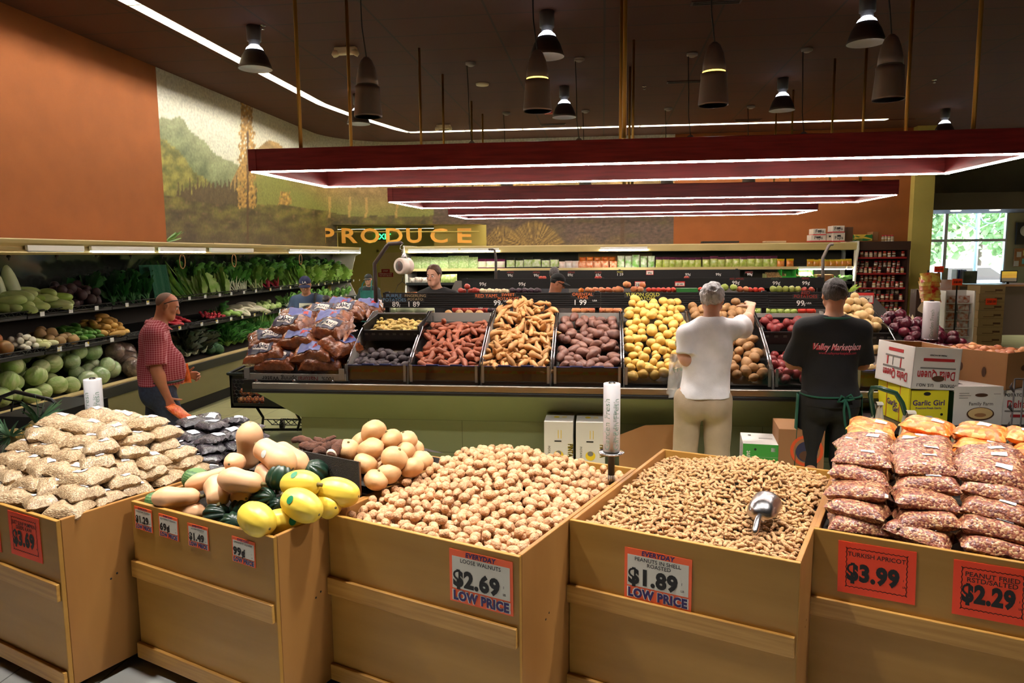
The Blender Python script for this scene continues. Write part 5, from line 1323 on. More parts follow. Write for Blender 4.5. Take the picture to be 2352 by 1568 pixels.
PB = [(613, 814, 5.84, .1, 0, 'bag of brown potatoes at lower left with IDAHO print'), (722, 812, 5.84, 0, 1, 'bag of brown potatoes at lower middle with pale blue print'), (640, 832, 5.83, 0, 2, 'bag of brown potatoes at the very bottom left, behind the guard'), (740, 832, 5.84, .2, 3, 'bag of brown potatoes at the very bottom right, behind the guard'),
 (618, 784, 5.95, .45, 2, 'bag of brown potatoes second from bottom at the left'), (692, 780, 5.95, 0, 1, 'bag of brown potatoes in the middle with pale blue label'), (782, 796, 5.92, 1.2, 3, 'bag of brown potatoes standing at the right against the tray'), (668, 752, 6.05, -.1, 0, 'bag of brown potatoes in the third row, left'), (760, 760, 6.0, -.3, 2, 'bag of brown potatoes in the third row with dark label'),
 (682, 736, 6.25, .3, 3, 'bag of brown potatoes with a red ring print, upper left'), (762, 738, 6.25, -.05, 1, 'bag of brown potatoes with pale blue print, upper row'), (740, 722, 6.5, .1, 2, 'bag of brown potatoes near the top of the pile'), (800, 720, 6.5, .0, 0, 'bag of brown potatoes at the top right with IDAHO print'), (842, 712, 6.75, .2, 3, 'bag of brown potatoes at the top, beside the price rail'), (785, 708, 6.8, -.1, 1, 'topmost bag of brown potatoes at the back of the pile')]
for px, py, y, a, i, lb in PB:
 p = PY(px, py, y); K.put(p, (.42, rnd.uniform(-.08, .08), a), 1.0, lb, i)
K.finish()
o = thing('potato_bag_rack', 'black tray with an upside-down spring water carton front, under the potato bags', 'display tray', (-2.45, 6.1, .906))
xa, xb = PY(562, 860, 5.6).x, PY(790, 860, 5.6).x
MB().sheet([[(xa + (xb - xa) * i / 4, 5.66 + 1.3 * j / 6, .93 + .36 * j / 6) for i in range(5)] for j in range(7)]).build('sloped_deck', m_dark, o)
MB().box(xa, xb, 5.63, 5.64, .907, .985).build('carton_front', m_paper, o)
m = MB(); X = frame(((xa + xb) / 2, 5.629, .965), (-1, 0, 0), (0, 0, -1)); m.text('100%', X @ Matrix.Translation((-.28, 0, 0)), .05, 0, 'CENTER', .01); m.text('Natural', X @ Matrix.Translation((-.11, 0, 0)), .055, 1, 'CENTER', .015); m.text('Spring Water', X @ Matrix.Translation((.14, 0, 0)), .055, 0, 'CENTER', .012)
m.build('carton_print', [m_ink, M('red_ink', (176, 40, 44), .5)], o)
MB().box(xa - .02, xb + .02, 5.6, 5.606, .93, 1.02).build('front_guard', m_clear, o)
MB().box(xa - .02, xb + .03, 5.61, 5.66, .9, .935).build('black_ledge', m_rubber, o)
for x in (xa, xb - .04): MB().box(x, x + .045, 5.59, 5.6, .95, 1.04).build('guard_bracket', MATS['aluminium_bracket'], o)
for x in (xa + .1, (xa + xb) / 2, xb - .1): MB().lathe([(0, .004), (.014, .003), (.016, 0)], 14, 0, frame((x, 5.599, .93), (1, 0, 0), (0, 0, 1))).build('guard_bolt', m_chrome, o)
# hanging scale
o = thing('hanging_scale', 'white dial scale hanging from a bent post at the left end of the front rail', 'scale', (-2.12, 6.72, .906))
P = [PY(px, py, 6.72) for px, py in ((864, 726), (862, 640), (860, 606), (888, 566), (893, 560), (921, 558), (923, 561))]
MB().tube(P, .019, 10).build('bent_post', M('bronze_post', (54, 44, 38), .45), o)
hk = [PY(px, py, 6.72) for px, py in ((923, 560), (919, 567), (919, 572), (925, 574), (927, 568), (924, 574), (923, 584))]
MB().tube(hk, .004, 6).build('hook', m_chrome, o)
c = PY(917, 611, 6.72); d = Vector((-.5, -.86, .03)).normalized(); X = frame(c, d.cross(Vector((0, 0, 1))) * -1, Vector((0, 0, 1)))
sc_ = MB().lathe([(0, -.13), (.07, -.13), (.078, -.12), (.078, -.09), (.07, -.085), (.07, -.06), (.078, -.055), (.078, -.01), (.074, 0), (.066, .001), (0, .001)], 32, 0, X).build('scale_drum', M('scale_enamel', (232, 222, 208), .3, coat=.3), o)
MB().lathe([(.05, .0015), (.049, .002)], 32, 0, X).lathe([(.036, .0015), (.035, .002)], 32, 0, X).box(-.001, .001, 0, .06, .002, .003, 1, X).box(-.016, .016, -.02, .004, .0015, .002, 0, X).text('PENN', X @ Matrix.Translation((0, .006, .002)), .012, 0, 'CENTER', .01).box(-.008, .008, -.034, -.026, .0015, .002, 1, X).build('dial_marks', [M('dial_grey', (120, 116, 112), .6), MATS['red_print']], sc_)
MB().lathe([(.024, .075), (.024, .1), (.012, .105), (.006, .125)], 16, 0, Matrix.Translation(c - Vector((0, 0, 0)) - d * .06 + Vector((0, 0, 0)))).build('scale_cap', m_chrome, o)
b0 = PY(925, 634, 6.72)
MB().tube([b0, PY(924, 646, 6.72)], .003, 6).tube([PY(907, 680, 6.7), PY(908, 668, 6.7), PY(914, 655, 6.71), PY(924, 646, 6.72), PY(936, 655, 6.72), PY(942, 668, 6.72), PY(943, 680, 6.72)], .003, 6).build('pan_bail', m_wire, o)
# second scale bracket on the back row
o = thing('scale_bracket', 'dark bent scale bracket standing on the middle island in front of the salad shelf', 'bracket', PY(1139, 640, 10.3))
MB().tube([PY(px, py, 10.3) for px, py in ((1139, 752), (1139, 618), (1139, 592), (1136, 575), (1132, 573), (1122, 573))], .018, 8).build('bent_post', MATS['bronze_post'], o)
o = thing('scale_bracket', 'steel bent scale bracket standing at the right, above the man in black', 'bracket', PY(1890, 640, 10.3))
MB().tube([PY(px, py, 10.3) for px, py in ((1891, 668), (1890, 620), (1890, 592), (1904, 564), (1908, 561), (1914, 561))], .022, 8).build('bent_post', M('dull_steel_post', (120, 112, 104), .4, .6), o)
# ---- fruit seen above and below the rails
def fruit(name, mat, r, sub=2, sq=.92, dim=True):
 fn = (lambda p, v: Vector((p.x, p.y, p.z - r * .25 * math.exp(-(v.x ** 2 + v.y ** 2) / .06) * (1 if v.z > 0 else 0)))) if dim else None
 return [blob_obj(name, mat, r, r, r * sq, s + hash_(name), .06, 1.3, sub, fn=fn) for s in range(2)]
FR = {'apple_red': ('apple', (150, 36, 34), (176, 70, 50)), 'apple_green': ('apple', (150, 176, 70), (176, 192, 96)), 'peach': ('peach', (196, 100, 74), (226, 160, 100)), 'orange': ('orange', (232, 130, 40), (226, 118, 30)), 'plum': ('plum', (44, 28, 40), (60, 34, 50)), 'tomato': ('tomato', (206, 52, 36), (220, 72, 48)), 'white_onion': ('onion', (232, 214, 180), (220, 196, 150)), 'yellow_onion': ('onion', (222, 176, 110), (204, 150, 84)), 'pear': ('pear', (132, 150, 60), (168, 170, 84)), 'melon': ('melon', (196, 206, 170), (176, 190, 150)), 'mango': ('mango', (190, 110, 50), (160, 150, 70))}
FM = {k: M(k + '_skin', v[1], .4, c2=v[2], ns=4, var=.12) for k, v in FR.items()}
FK = {}
def fk(k, r, tag):
 cat = FR[k][0]
 return Kind(k if k in ('melon', 'peach', 'orange', 'plum', 'tomato', 'pear', 'mango') else '_'.join(k.split('_')[::-1]), cat, tag, fruit(k if '_' not in k else '_'.join(k.split('_')[::-1]), FM[k], r, 2, 1.15 if k == 'pear' else .92, k not in ('melon', 'plum')))
def fruit_row(k, px0, px1, py, y, r, label, rows=2, dy=1.7, zup=0):
 n = max(1, int((px1 - px0) / (F / y) / (2 * r * .97))); K = fk(k, r, label + 's')
 for j in range(rows):
  for i in range(n):
   p = PY(px0 + (px1 - px0) * (i + .5 + .3 * (j % 2)) / n, py, y); K.put((p.x + rnd.uniform(-.1, .1) * r, y + j * r * dy, p.z - j * r * .3 + zup * r * (1 if rnd.random() < .3 else 0)), (rnd.uniform(-.5, .5), rnd.uniform(-.5, .5), rnd.uniform(0, 6)), rnd.uniform(.92, 1.06), label)
 K.finish()
def back_deck(y0, y1, z0, z1, x0, x1, label):
 T(MB().add([(x0, y0, z0 - .02), (x1, y0, z0 - .02), (x1, y1, z1 - .02), (x0, y1, z1 - .02), (x0, y0, .907), (x1, y0, .907), (x1, y1, .907), (x0, y1, .907)], [(0, 1, 2, 3), (4, 7, 6, 5), (0, 4, 5, 1), (1, 5, 6, 2), (2, 6, 7, 3), (3, 7, 4, 0)]).build('display_riser', m_dark), label, 'display riser', 'dark risers on the islands')
back_deck(6.78, 7.7, 1.33, 1.2, -2.6, 2.3, 'dark riser behind the front price rail')
back_deck(9.2, 10.15, 1.1, 1.42, -2.7, 3.55, 'dark riser in front of the middle price rail')
back_deck(12.4, 13.15, 1.2, 1.5, -2.7, 2.5, 'dark riser in front of the farthest price rail')
fruit_row('melon', 872, 985, 712, 6.95, .075, 'pale green melon seen below the left end of the front rail', 2)
fruit_row('yellow_onion', 1020, 1112, 720, 6.9, .042, 'yellow onion below the front rail beside the back man', 1)
fruit_row('apple_red', 1036, 1116, 711, 7.15, .038, 'dark red apple below the front rail', 2)
fruit_row('plum', 1118, 1150, 712, 7.1, .03, 'black plum below the front rail', 2)
fruit_row('white_onion', 1150, 1225, 712, 7.0, .042, 'white onion below the front rail, behind the sweet potatoes', 1)
fruit_row('peach', 1312, 1425, 712, 7.1, .036, 'peach below the front rail, behind the oriental yams', 3)
fruit_row('apple_green', 1690, 1832, 717, 6.95, .034, 'green apple in the rows below the front rail', 1)
fruit_row('apple_green', 1690, 1832, 710, 7.05, .034, 'green apple in the rear row below the front rail', 1)
fruit_row('tomato', 1832, 1872, 713, 7.0, .04, 'red apple beside the green apples below the rail', 2)
fruit_row('apple_red', 1050, 1098, 667, 9.7, .044, 'dark red onion on the middle island at the left', 2, zup=1.2)
fruit_row('white_onion', 1100, 1165, 668, 9.75, .04, 'pale vegetable on the middle island', 2)
fruit_row('plum', 1170, 1240, 667, 9.75, .04, 'dark avocado on the middle island', 2)
fruit_row('orange', 1326, 1342, 667, 9.75, .04, 'orange on the middle island right of the capped man', 1)
fruit_row('peach', 1342, 1420, 665, 9.75, .04, 'yellow-red apple on the middle island', 2)
fruit_row('peach', 1412, 1480, 664, 9.7, .046, 'peach heaped on the middle island under the 2/$1.00 sign', 2, zup=1.5)
fruit_row('tomato', 1484, 1552, 665, 9.75, .034, 'red tomato on the middle island', 2)
fruit_row('tomato', 1602, 1628, 664, 9.75, .034, 'red tomato beside the green tray on the middle island', 2)
fruit_row('apple_green', 1655, 1694, 660, 9.7, .05, 'large green apple on the middle island above the white-haired man', 1, zup=.8)
fruit_row('peach', 1692, 1720, 664, 9.75, .042, 'red-green mango on the middle island', 2)
fruit_row('tomato', 1716, 1755, 665, 9.75, .036, 'orange-red pepper on the middle island', 2)
fruit_row('pear', 1768, 1840, 664, 9.75, .042, 'green pear on the middle island at the right', 2)
fruit_row('apple_red', 1838, 1872, 665, 9.75, .04, 'red apple at the right end of the middle island', 2)
a, b = PY(1554, 662, 9.7), PY(1602, 671, 9.7)
T(MB().box(a.x, b.x, 9.66, 9.8, b.z - .04, a.z).build('green_tray', M('green_plastic', (44, 120, 50), .4)), 'flat green plastic tray among the fruit on the middle island', 'tray')
K = fk('apple_red', .04, 'fruit on the farthest island')
for i, px in enumerate((1242, 1250, 1371, 1378, 1576, 1578)): p = PY(px, 638, 12.9); K.put(p, (0, 0, rnd.uniform(0, 6)), 1, 'red apple peeping over the middle rail, far away')
K.finish()
# ================================================================ people
import openvdb as vdb
class Sdf:
 """Smoothly joined capsules and ellipsoids, turned into one continuous skin."""
 def __init__(s, h): s.h = h; s.p = []
 def cap(s, a, b, ra, rb=None, k=.02, cut=None, sub=False): s.p.append(('c', np.array(a, float), np.array(b, float), ra, ra if rb is None else rb, k, cut, sub)); return s
 def ell(s, c, r, R=None, k=.02, cuts=(), sub=False): s.p.append(('e', np.array(c, float), np.array(r, float), None if R is None else np.array(R, float), 0, k, cuts, sub)); return s
 def box(s):
  lo, hi = [], []
  for q in s.p:
   if q[7]: continue
   if q[0] == 'c': m = max(q[3], q[4]); lo.append(np.minimum(q[1], q[2]) - m); hi.append(np.maximum(q[1], q[2]) + m)
   else: m = q[2].max(); lo.append(q[1] - m); hi.append(q[1] + m)
  return np.min(lo, 0) - .03, np.max(hi, 0) + .03
 def mesh(s, name, wr=0, wf=30, cuts=(), seed=0):
  h = s.h; lo, hi = s.box(); n = np.ceil((hi - lo) / h).astype(int) + 1
  Fd = np.full(n, .2, np.float32)
  ax = [lo[i] + h * np.arange(n[i]) for i in range(3)]
  for q in s.p:
   if q[0] == 'c': m = max(q[3], q[4]); l = np.minimum(q[1], q[2]) - m; u = np.maximum(q[1], q[2]) + m
   else: m = q[2].max(); l = q[1] - m; u = q[1] + m
   pad = q[5] + 3 * h
   i0 = np.clip(((l - pad - lo) / h).astype(int), 0, n); i1 = np.clip(((u + pad - lo) / h).astype(int) + 2, 0, n)
   if np.any(i1 <= i0): continue
   G = np.stack(np.meshgrid(*[ax[i][i0[i]:i1[i]] for i in range(3)], indexing='ij'), -1)
   if q[0] == 'c':
    ab = q[2] - q[1]; L = max(ab @ ab, 1e-9); t = np.clip(((G - q[1]) @ ab) / L, 0, 1)
    d = np.linalg.norm(G - q[1] - t[..., None] * ab, axis=-1) - (q[3] + (q[4] - q[3]) * t)
    if q[6] is not None:
     un = ab / math.sqrt(L); d = np.maximum(d, (G - q[2]) @ un - q[6])
   else:
    v = G - q[1]
    if q[3] is not None: v = v @ q[3]
    k0 = np.linalg.norm(v / q[2], axis=-1); k1 = np.linalg.norm(v / q[2] ** 2, axis=-1)
    d = k0 * (k0 - 1) / np.maximum(k1, 1e-6)
    for (pt, nn) in q[6]: d = np.maximum(d, (G - np.array(pt)) @ (np.array(nn) / np.linalg.norm(nn)))
   sl = tuple(slice(i0[i], i1[i]) for i in range(3)); f = Fd[sl]; k = q[5]
   if q[7]:
    e = np.maximum(k - np.abs(f + d), 0) / k; Fd[sl] = np.maximum(f, -d) + e * e * k * .25
   else:
    e = np.maximum(k - np.abs(f - d), 0) / k; Fd[sl] = np.minimum(f, d) - e * e * k * .25
  if wr or cuts:
   G = np.stack(np.meshgrid(*ax, indexing='ij'), -1)
   if wr:
    R = np.random.default_rng(seed)
    for j in range(5):
     w = R.normal(size=3); w[2] *= .6; w *= wf * (.5 + .35 * j) / np.linalg.norm(w)
     Fd += (wr * .55 ** j * np.sin(G @ w + R.uniform(0, 6) + 1.5 * np.sin(G @ (w[[1, 2, 0]] * .5)))).astype(np.float32)
   for pt, nn in cuts: Fd = np.maximum(Fd, ((G - np.array(pt)) @ (np.array(nn) / np.linalg.norm(nn))).astype(np.float32))
  Fd[0] = Fd[-1] = .2; Fd[:, 0] = Fd[:, -1] = .2; Fd[:, :, 0] = Fd[:, :, -1] = .2
  gr = vdb.FloatGrid(.2); gr.copyFromArray(np.ascontiguousarray(Fd))
  pts, quads = gr.convertToQuads(0.0)
  pts = lo + pts * h
  # one pass of smoothing along the edges keeps voxel steps away
  e = np.concatenate([quads[:, [0, 1]], quads[:, [1, 2]], quads[:, [2, 3]], quads[:, [3, 0]]])
  for _ in range(2):
   acc = np.zeros_like(pts); cnt = np.zeros(len(pts))
   np.add.at(acc, e[:, 0], pts[e[:, 1]]); np.add.at(cnt, e[:, 0], 1)
   pts = pts * .5 + .5 * acc / np.maximum(cnt, 1)[:, None]
  me = bpy.data.meshes.new(name)
  me.from_pydata(pts.tolist(), [], quads.tolist()); me.polygons.foreach_set('use_smooth', [True] * len(me.polygons)); me.update()
  # outward normals
  vol = 0
  q = quads[:: max(1, len(quads) // 4000)]; c = pts.mean(0)
  a = pts[q[:, 0]] - c; nrm = np.cross(pts[q[:, 1]] - pts[q[:, 0]], pts[q[:, 2]] - pts[q[:, 0]])
  if (a * nrm).sum() < 0: me.flip_normals()
  return me
def mobj(me, m, parent=None):
 me.materials.append(m); o = bpy.data.objects.new(me.name, me); COL.objects.link(o)
 if parent is not None: o.parent = parent
 return o
def skin(name, c): return M(name, c, .5, c2=tuple(int(x * .92) for x in c), ns=14, sub=.08, obj=False)
def rotm(yaw, pitch=0, roll=0): return np.array((Matrix.Rotation(yaw, 3, 'Z') @ Matrix.Rotation(pitch, 3, 'X') @ Matrix.Rotation(roll, 3, 'Y')))
def finger_chain(S, p0, d, up, L, r, curl):
 """One finger of three bones, bending towards -up."""
 p = np.array(p0); d = np.array(d) / np.linalg.norm(d); up = np.array(up)
 for k, f in enumerate((.46, .3, .24)):
  ang = curl[k]; d2 = d * math.cos(ang) - up * math.sin(ang); u2 = up * math.cos(ang) + d * math.sin(ang)
  q = p + d2 * L * f; S.cap(p, q, r * (1 - .08 * k), r * (.94 - .1 * k), .004); p, d, up = q, d2, u2
def hand(S, wrist, d, palm_n, side, s=1.0, curl=.35, spread=.06):
 """Palm, four fingers and a thumb; d points along the hand, palm_n out of the palm, side = direction of the thumb."""
 w = np.array(wrist, float); d = np.array(d, float) / np.linalg.norm(d); n = np.array(palm_n, float); n -= d * (n @ d); n /= np.linalg.norm(n)
 t = np.array(side, float); t -= d * (t @ d) + n * (t @ n); t /= np.linalg.norm(t)
 up = -n
 for k in (-1, -.33, .33, 1): S.cap(w + d * .015 * s + t * .012 * k * s, w + d * .088 * s + t * .03 * k * s, .015 * s, .0125 * s, .012)
 for k, L, o in ((1, .074, .0), (.33, .083, .004), (-.33, .077, .002), (-1, .06, -.006)):
  base = w + d * (.09 + o) * s + t * .03 * k * s
  c = curl if isinstance(curl, (tuple, list)) else (curl, curl * 1.3, curl * .9)
  finger_chain(S, base, d + t * spread * k, up, L * s, .0086 * s, c)
 b = w + d * .028 * s + t * .03 * s
 finger_chain(S, b, d * .55 + t * .75 + n * .35, up * .6 - t * .4, .075 * s, .0102 * s, (.1, .3, .35))
def head_prims(S, c, R, s, nose=1.0, ears=True, chin=1.0):
 """Skull, jaw, nose, lips, brow and ears around the head centre c; R turns local axes (+Y is the face)."""
 P = lambda x, y, z: c + R @ (np.array((x, y, z)) * s)
 S.ell(P(0, -.012, .025), np.array((.076, .096, .088)) * s, R, .03)
 S.ell(P(0, .022, -.045), np.array((.058, .066, .068)) * s, R, .03)
 S.ell(P(0, .062, -.098), np.array((.03, .022, .02)) * s * chin, R, .03)
 S.cap(P(-.055, .01, -.06), P(-.02, .07, -.098), .02 * s, .016 * s, .03); S.cap(P(.055, .01, -.06), P(.02, .07, -.098), .02 * s, .016 * s, .03)
 S.cap(P(-.03, .078, .022), P(.03, .078, .022), .012 * s, None, .02)
 for k in (-1, 1):
  S.ell(P(k * .032, .094, .0), np.array((.018, .013, .012)) * s, R, .012, sub=True)
  S.ell(P(k * .031, .073, .0), np.array((.014, .013, .012)) * s, R, .004)
  S.ell(P(k * .042, .058, -.03), np.array((.022, .02, .018)) * s, R, .02)
 S.cap(P(0, .086, .008), P(0, .106 + .004 * nose, -.036), .0085 * s, .0135 * s, .012)
 for k in (-1, 1): S.ell(P(k * .012, .096, -.04), np.array((.009, .011, .008)) * s, R, .006)
 S.ell(P(0, .084, -.064), np.array((.022, .011, .0065)) * s, R, .005); S.ell(P(0, .082, -.075), np.array((.019, .011, .007)) * s, R, .005)
 S.cap(P(-.02, .096, -.0695), P(.02, .096, -.0695), .0025 * s, None, .003, None, True)
 if ears:
  for k in (-1, 1):
   S.ell(P(k * .08, -.008, -.008), np.array((.0115, .021, .033)) * s, R @ rotm(-k * .35), .008)
   S.ell(P(k * .09, -.002, -.004), np.array((.007, .011, .017)) * s, R @ rotm(-k * .35), .006, sub=True)
class Person:
 def __init__(s, label, loc, rz, height, skin_m, h=.0075, wide=1.0, belly=0, head=(0, .03, 1.645), yaw=0, pitch=0, roll=0, chest=(0, 0, 1.28), neck=(0, -.02, 1.46), pelvis=(0, 0, .96), fem=False, **J):
  s.k = height / 1.75; k = s.k; s.hk = k * .9; s.h = h; s.wide = wide; s.belly = belly
  s.o = thing('person', label, 'person', loc, rz)
  s.inv = np.array(s.o.matrix_basis.inverted())
  A = lambda v: np.array(v, float) * k
  s.pelvis, s.chest, s.neck, s.headc = A(pelvis), A(chest), A(neck), A(head)
  s.R = rotm(yaw, pitch, roll); s.J = {}
  D = dict(shR=(.158 * wide, -.01, 1.405), shL=(-.158 * wide, -.01, 1.405), elR=(.205 * wide, -.02, 1.12), elL=(-.205 * wide, -.02, 1.12), wrR=(.21 * wide, .08, .88), wrL=(-.21 * wide, .08, .88), hiR=(.095, 0, .93), hiL=(-.095, 0, .93), knR=(.11, .02, .51), knL=(-.11, .02, .51), anR=(.115, -.03, .085), anL=(-.115, -.03, .085))
  for n, v in D.items(): s.J[n] = A(J[n]) if n in J else A(v)
  for n, v in J.items():
   if n not in D: s.J[n] = v
  s.skin = skin_m
 def loc(s, w):
  v = s.inv @ np.array((w[0], w[1], w[2], 1)); return v[:3]
 def setw(s, n, w): s.J[n] = s.loc(w)
 def torso(s, S, g=0, legs=True):
  k, w = s.k, s.wide; c, p, nk = s.chest, s.pelvis, s.neck; J = s.J
  S.ell(c + np.array((0, 0, .02 * k)), (np.array((.148 * w, .106, .2)) * k + g), None, .05)
  S.ell((c + p) / 2 + np.array((0, s.belly * .35, -.03)), (np.array((.134 * w, .1, .2)) * k + np.array((s.belly * .35, s.belly * .75, 0)) + g), None, .06)
  S.ell(p, (np.array((.15 * w, .112, .13)) * k + np.array((0, s.belly * .3, 0)) + g), None, .05)
  S.cap(J['shL'], J['shR'], .05 * k + g, None, .06)
  S.cap(J['shL'], nk + np.array((-.03, 0, -.005)), .045 * k + g, .05 * k + g, .05); S.cap(J['shR'], nk + np.array((.03, 0, -.005)), .045 * k + g, .05 * k + g, .05)
  for n in ('R', 'L'): S.ell(p + np.array(((.075 if n == 'R' else -.075) * k, -.055 * k, -.05 * k)), np.array((.085, .085, .1)) * k + g, None, .05)
 def body(s, handR=None, handL=None, nose=1.0, chin=1.0, hands=True, ears=True):
  S = Sdf(s.h); k, J = s.k, s.J
  s.torso(S)
  S.cap(s.neck - np.array((0, 0, .06)), s.headc + s.R @ np.array((0, -.02, -.05)), .06 * k, .053 * k, .03)
  head_prims(S, s.headc, s.R, s.hk, nose, ears, chin)
  for n in ('R', 'L'):
   S.cap(J['sh' + n], J['el' + n], .049 * k, .04 * k, .03); S.cap(J['el' + n], J['wr' + n], .044 * k, .029 * k, .02)
   S.ell(J['el' + n] * .72 + J['wr' + n] * .28, np.array((.046, .046, .06)) * k, None, .03)
   S.cap(J['hi' + n], J['kn' + n], .088 * k, .06 * k, .04); S.cap(J['kn' + n], J['an' + n], .058 * k, .038 * k, .03)
   S.ell(J['kn' + n] * .7 + J['an' + n] * .3 + np.array((0, -.02, 0)), np.array((.055, .06, .12)) * k, None, .03)
   f = J.get('ft' + n, np.array((0, 1, 0))); S.cap(J['an' + n] - np.array((0, 0, .03)), J['an' + n] + np.array(f) * .15 * k - np.array((0, 0, .045)), .04 * k, .034 * k, .02)
  if hands:
   for n, H in (('R', handR), ('L', handL)):
    a, b = J['el' + n], J['wr' + n]; d = (b - a) / np.linalg.norm(b - a)
    H = H or {}
    hand(S, b, H.get('d', d), H.get('n', (1 if n == 'L' else -1, 0, 0) if abs(d[2]) > .5 else (0, 0, -1)), H.get('t', (0, 1, 0) if abs(d[2]) > .5 else ((-1 if n == 'R' else 1), 0, 0)), k * 1.02, H.get('c', .4))
  s.b = mobj(S.mesh('body'), s.skin, s.o); return s.b
 def shirt(s, mat, hem=.92, sleeve=.75, g=.016, sg=.03, wr=.0035, name='shirt', collar=True, neckcut=None, seed=1, lean=None):
  S = Sdf(s.h); k, J = s.k, s.J
  s.torso(S, g)
  for n in ('R', 'L'):
   a, b = J['sh' + n], J['el' + n]; e = a + (b - a) * min(sleeve, 1)
   S.cap(a, e, .05 * k + g, .047 * k + sg, .03, .0)
   if sleeve > 1: e2 = b + (J['wr' + n] - b) * (sleeve - 1); S.cap(b, e2, .05 * k + sg * .7, .036 * k + sg * .6, .02, .0)
  up = s.neck - s.chest; up = up / np.linalg.norm(up)
  S.cap(s.neck + up * .012 + np.array((0, .01, 0)), s.headc + up * .1, (.064 if neckcut is None else neckcut) * k, .075 * k, .012, None, True)
  cuts = [((0, 0, hem * k), (0, 0, -1))]
  s.s = mobj(S.mesh(name, wr, 34, cuts, seed), mat, s.o); return s.s
 def trousers(s, mat, waist=1.0, g=.02, hem=.1, wr=.005, wl=.075, seed=2, name='trousers'):
  S = Sdf(s.h); k, J = s.k, s.J
  S.ell(s.pelvis + np.array((0, 0, .02)), np.array((.152 * s.wide, .114, .14)) * k + np.array((0, s.belly * .3, 0)) + g * .35, None, .05)
  for n in ('R', 'L'):
   S.ell(s.pelvis + np.array(((.075 if n == 'R' else -.075) * k, -.055 * k, -.06 * k)), np.array((.09, .092, .11)) * k + g, None, .05)
   S.cap(J['hi' + n], J['kn' + n], .092 * k + g, .066 * k + g, .035); S.cap(J['kn' + n], J['an' + n], .066 * k + g, wl * k + g * .3, .03)
  s.t = mobj(S.mesh(name, wr, 26, [((0, 0, waist * k), (0, 0, 1)), ((0, 0, hem), (0, 0, -1))], seed), mat, s.o); return s.t
 def hair(s, mat, thick=.012, back=-.02, low=-.06, front=.055, wr=.003, name='hair', top=1.0, full=True):
  S = Sdf(.006); k = s.hk; R = s.R; P = lambda x, y, z: s.headc + R @ (np.array((x, y, z)) * k)
  nf = R @ np.array((0, 1, -.45)); nl = R @ np.array((0, .45, -1))
  S.ell(P(0, -.014, .026), np.array((.077 + thick, .096 + thick, .09 + thick * top)) * k, R, .02, [(P(0, front, .055), nf), (P(0, back, low), nl)])
  s.hr = mobj(S.mesh(name, wr, 190, (), 3), mat, s.o); return s.hr
 def shoes(s, mat):
  for n in ('R', 'L'):
   S = Sdf(.008); a = s.J['an' + n]; f = np.array(s.J.get('ft' + n, (0, 1, 0)), float)
   S.cap(a + np.array((0, 0, -.03)), a + f * .16 * s.k - np.array((0, 0, .04)), .05 * s.k, .042 * s.k, .03)
   mobj(S.mesh('shoe', cuts=[((0, 0, a[2] - .08 * s.k), (0, 0, -1))]), mat, s.o)
 def eyes(s, brow=None):
  k = s.hk; R = s.R; X = Matrix([list(R[i]) + [0] for i in range(3)] + [[0, 0, 0, 1]]); X.translation = Vector(s.headc)
  W = s.o.matrix_basis
  for e in (-1, 1):
   m = MB(); m.lathe([(0, .0135)] + [(.0125 * math.sin(a), .0125 * math.cos(a)) for a in (.5, .9, 1.4)], 14, 0, W @ X @ Matrix.Translation(Vector((e * .031, .0757, .0)) * k) @ Matrix.Rotation(-PI / 2, 4, 'X'))
   m.lathe([(0, .0146), (.006, .0138), (.007, .0128)], 12, 1, W @ X @ Matrix.Translation(Vector((e * .031, .0757, -.002)) * k) @ Matrix.Rotation(-PI / 2, 4, 'X'))
   m.build('eye', [M('eye_white', (222, 214, 206), .3), M('iris', (48, 36, 28), .2)], s.o)
   if brow: MB().tube([W @ X @ (Vector(p) * k) for p in ((e * .016, .092, .018), (e * .034, .089, .024), (e * .05, .076, .017))], [.003, .004, .0025], 6).build('eyebrow', brow, s.o)
 def cap(s, mat, mb=None, emblem=None, brim=True, dirn=0):
  S = Sdf(.006); k = s.hk; R = s.R; P = lambda x, y, z: s.headc + R @ (np.array((x, y, z)) * k)
  S.ell(P(0, -.008, .036), np.array((.09, .108, .094)) * k, R, .02, [(P(0, 0, .035), R @ np.array((0, .12, -1)))])
  c = mobj(S.mesh('cap'), mat, s.o)
  if brim:
   X = Matrix([list(R[i]) + [0] for i in range(3)] + [[0, 0, 0, 1]]); X.translation = Vector(s.headc); X = s.o.matrix_basis @ X
   rows = [[((.078 + .004 * j) * math.sin(a) * k, (.06 + .09 * j / 4 * math.cos(a * .9) + .03 * math.cos(a)) * k, (.042 - .012 * j / 4 - .022 * (math.sin(a)) ** 2) * k) for a in [-1.25 + 2.5 * i / 12 for i in range(13)]] for j in range(5)]
   b = MB().sheet(rows, 0, True, X).build('brim', mb or mat, c); md = b.modifiers.new('thick', 'SOLIDIFY'); md.thickness = .004
   if emblem:
    m = MB(); Y = X @ Matrix.Translation(Vector((0, .0985, .075)) * k) @ Matrix.Rotation(PI / 2 - .42, 4, 'X') @ Matrix.Rotation(PI, 4, 'Y') @ Matrix.Scale(1, 4)
    m.text(emblem, X @ frame((0, .101 * k, .062 * k), (-1, 0, 0), (0, -.32, 1)), .05 * k, 0, 'CENTER', .02); m.build('cap_emblem', m_wink, c)
sk_tan = skin('skin_tan', (186, 120, 88)); sk_pale = skin('skin_pale', (214, 160, 132)); sk_dark = skin('skin_brown', (150, 92, 64)); sk_mid = skin('skin_olive', (196, 138, 104))
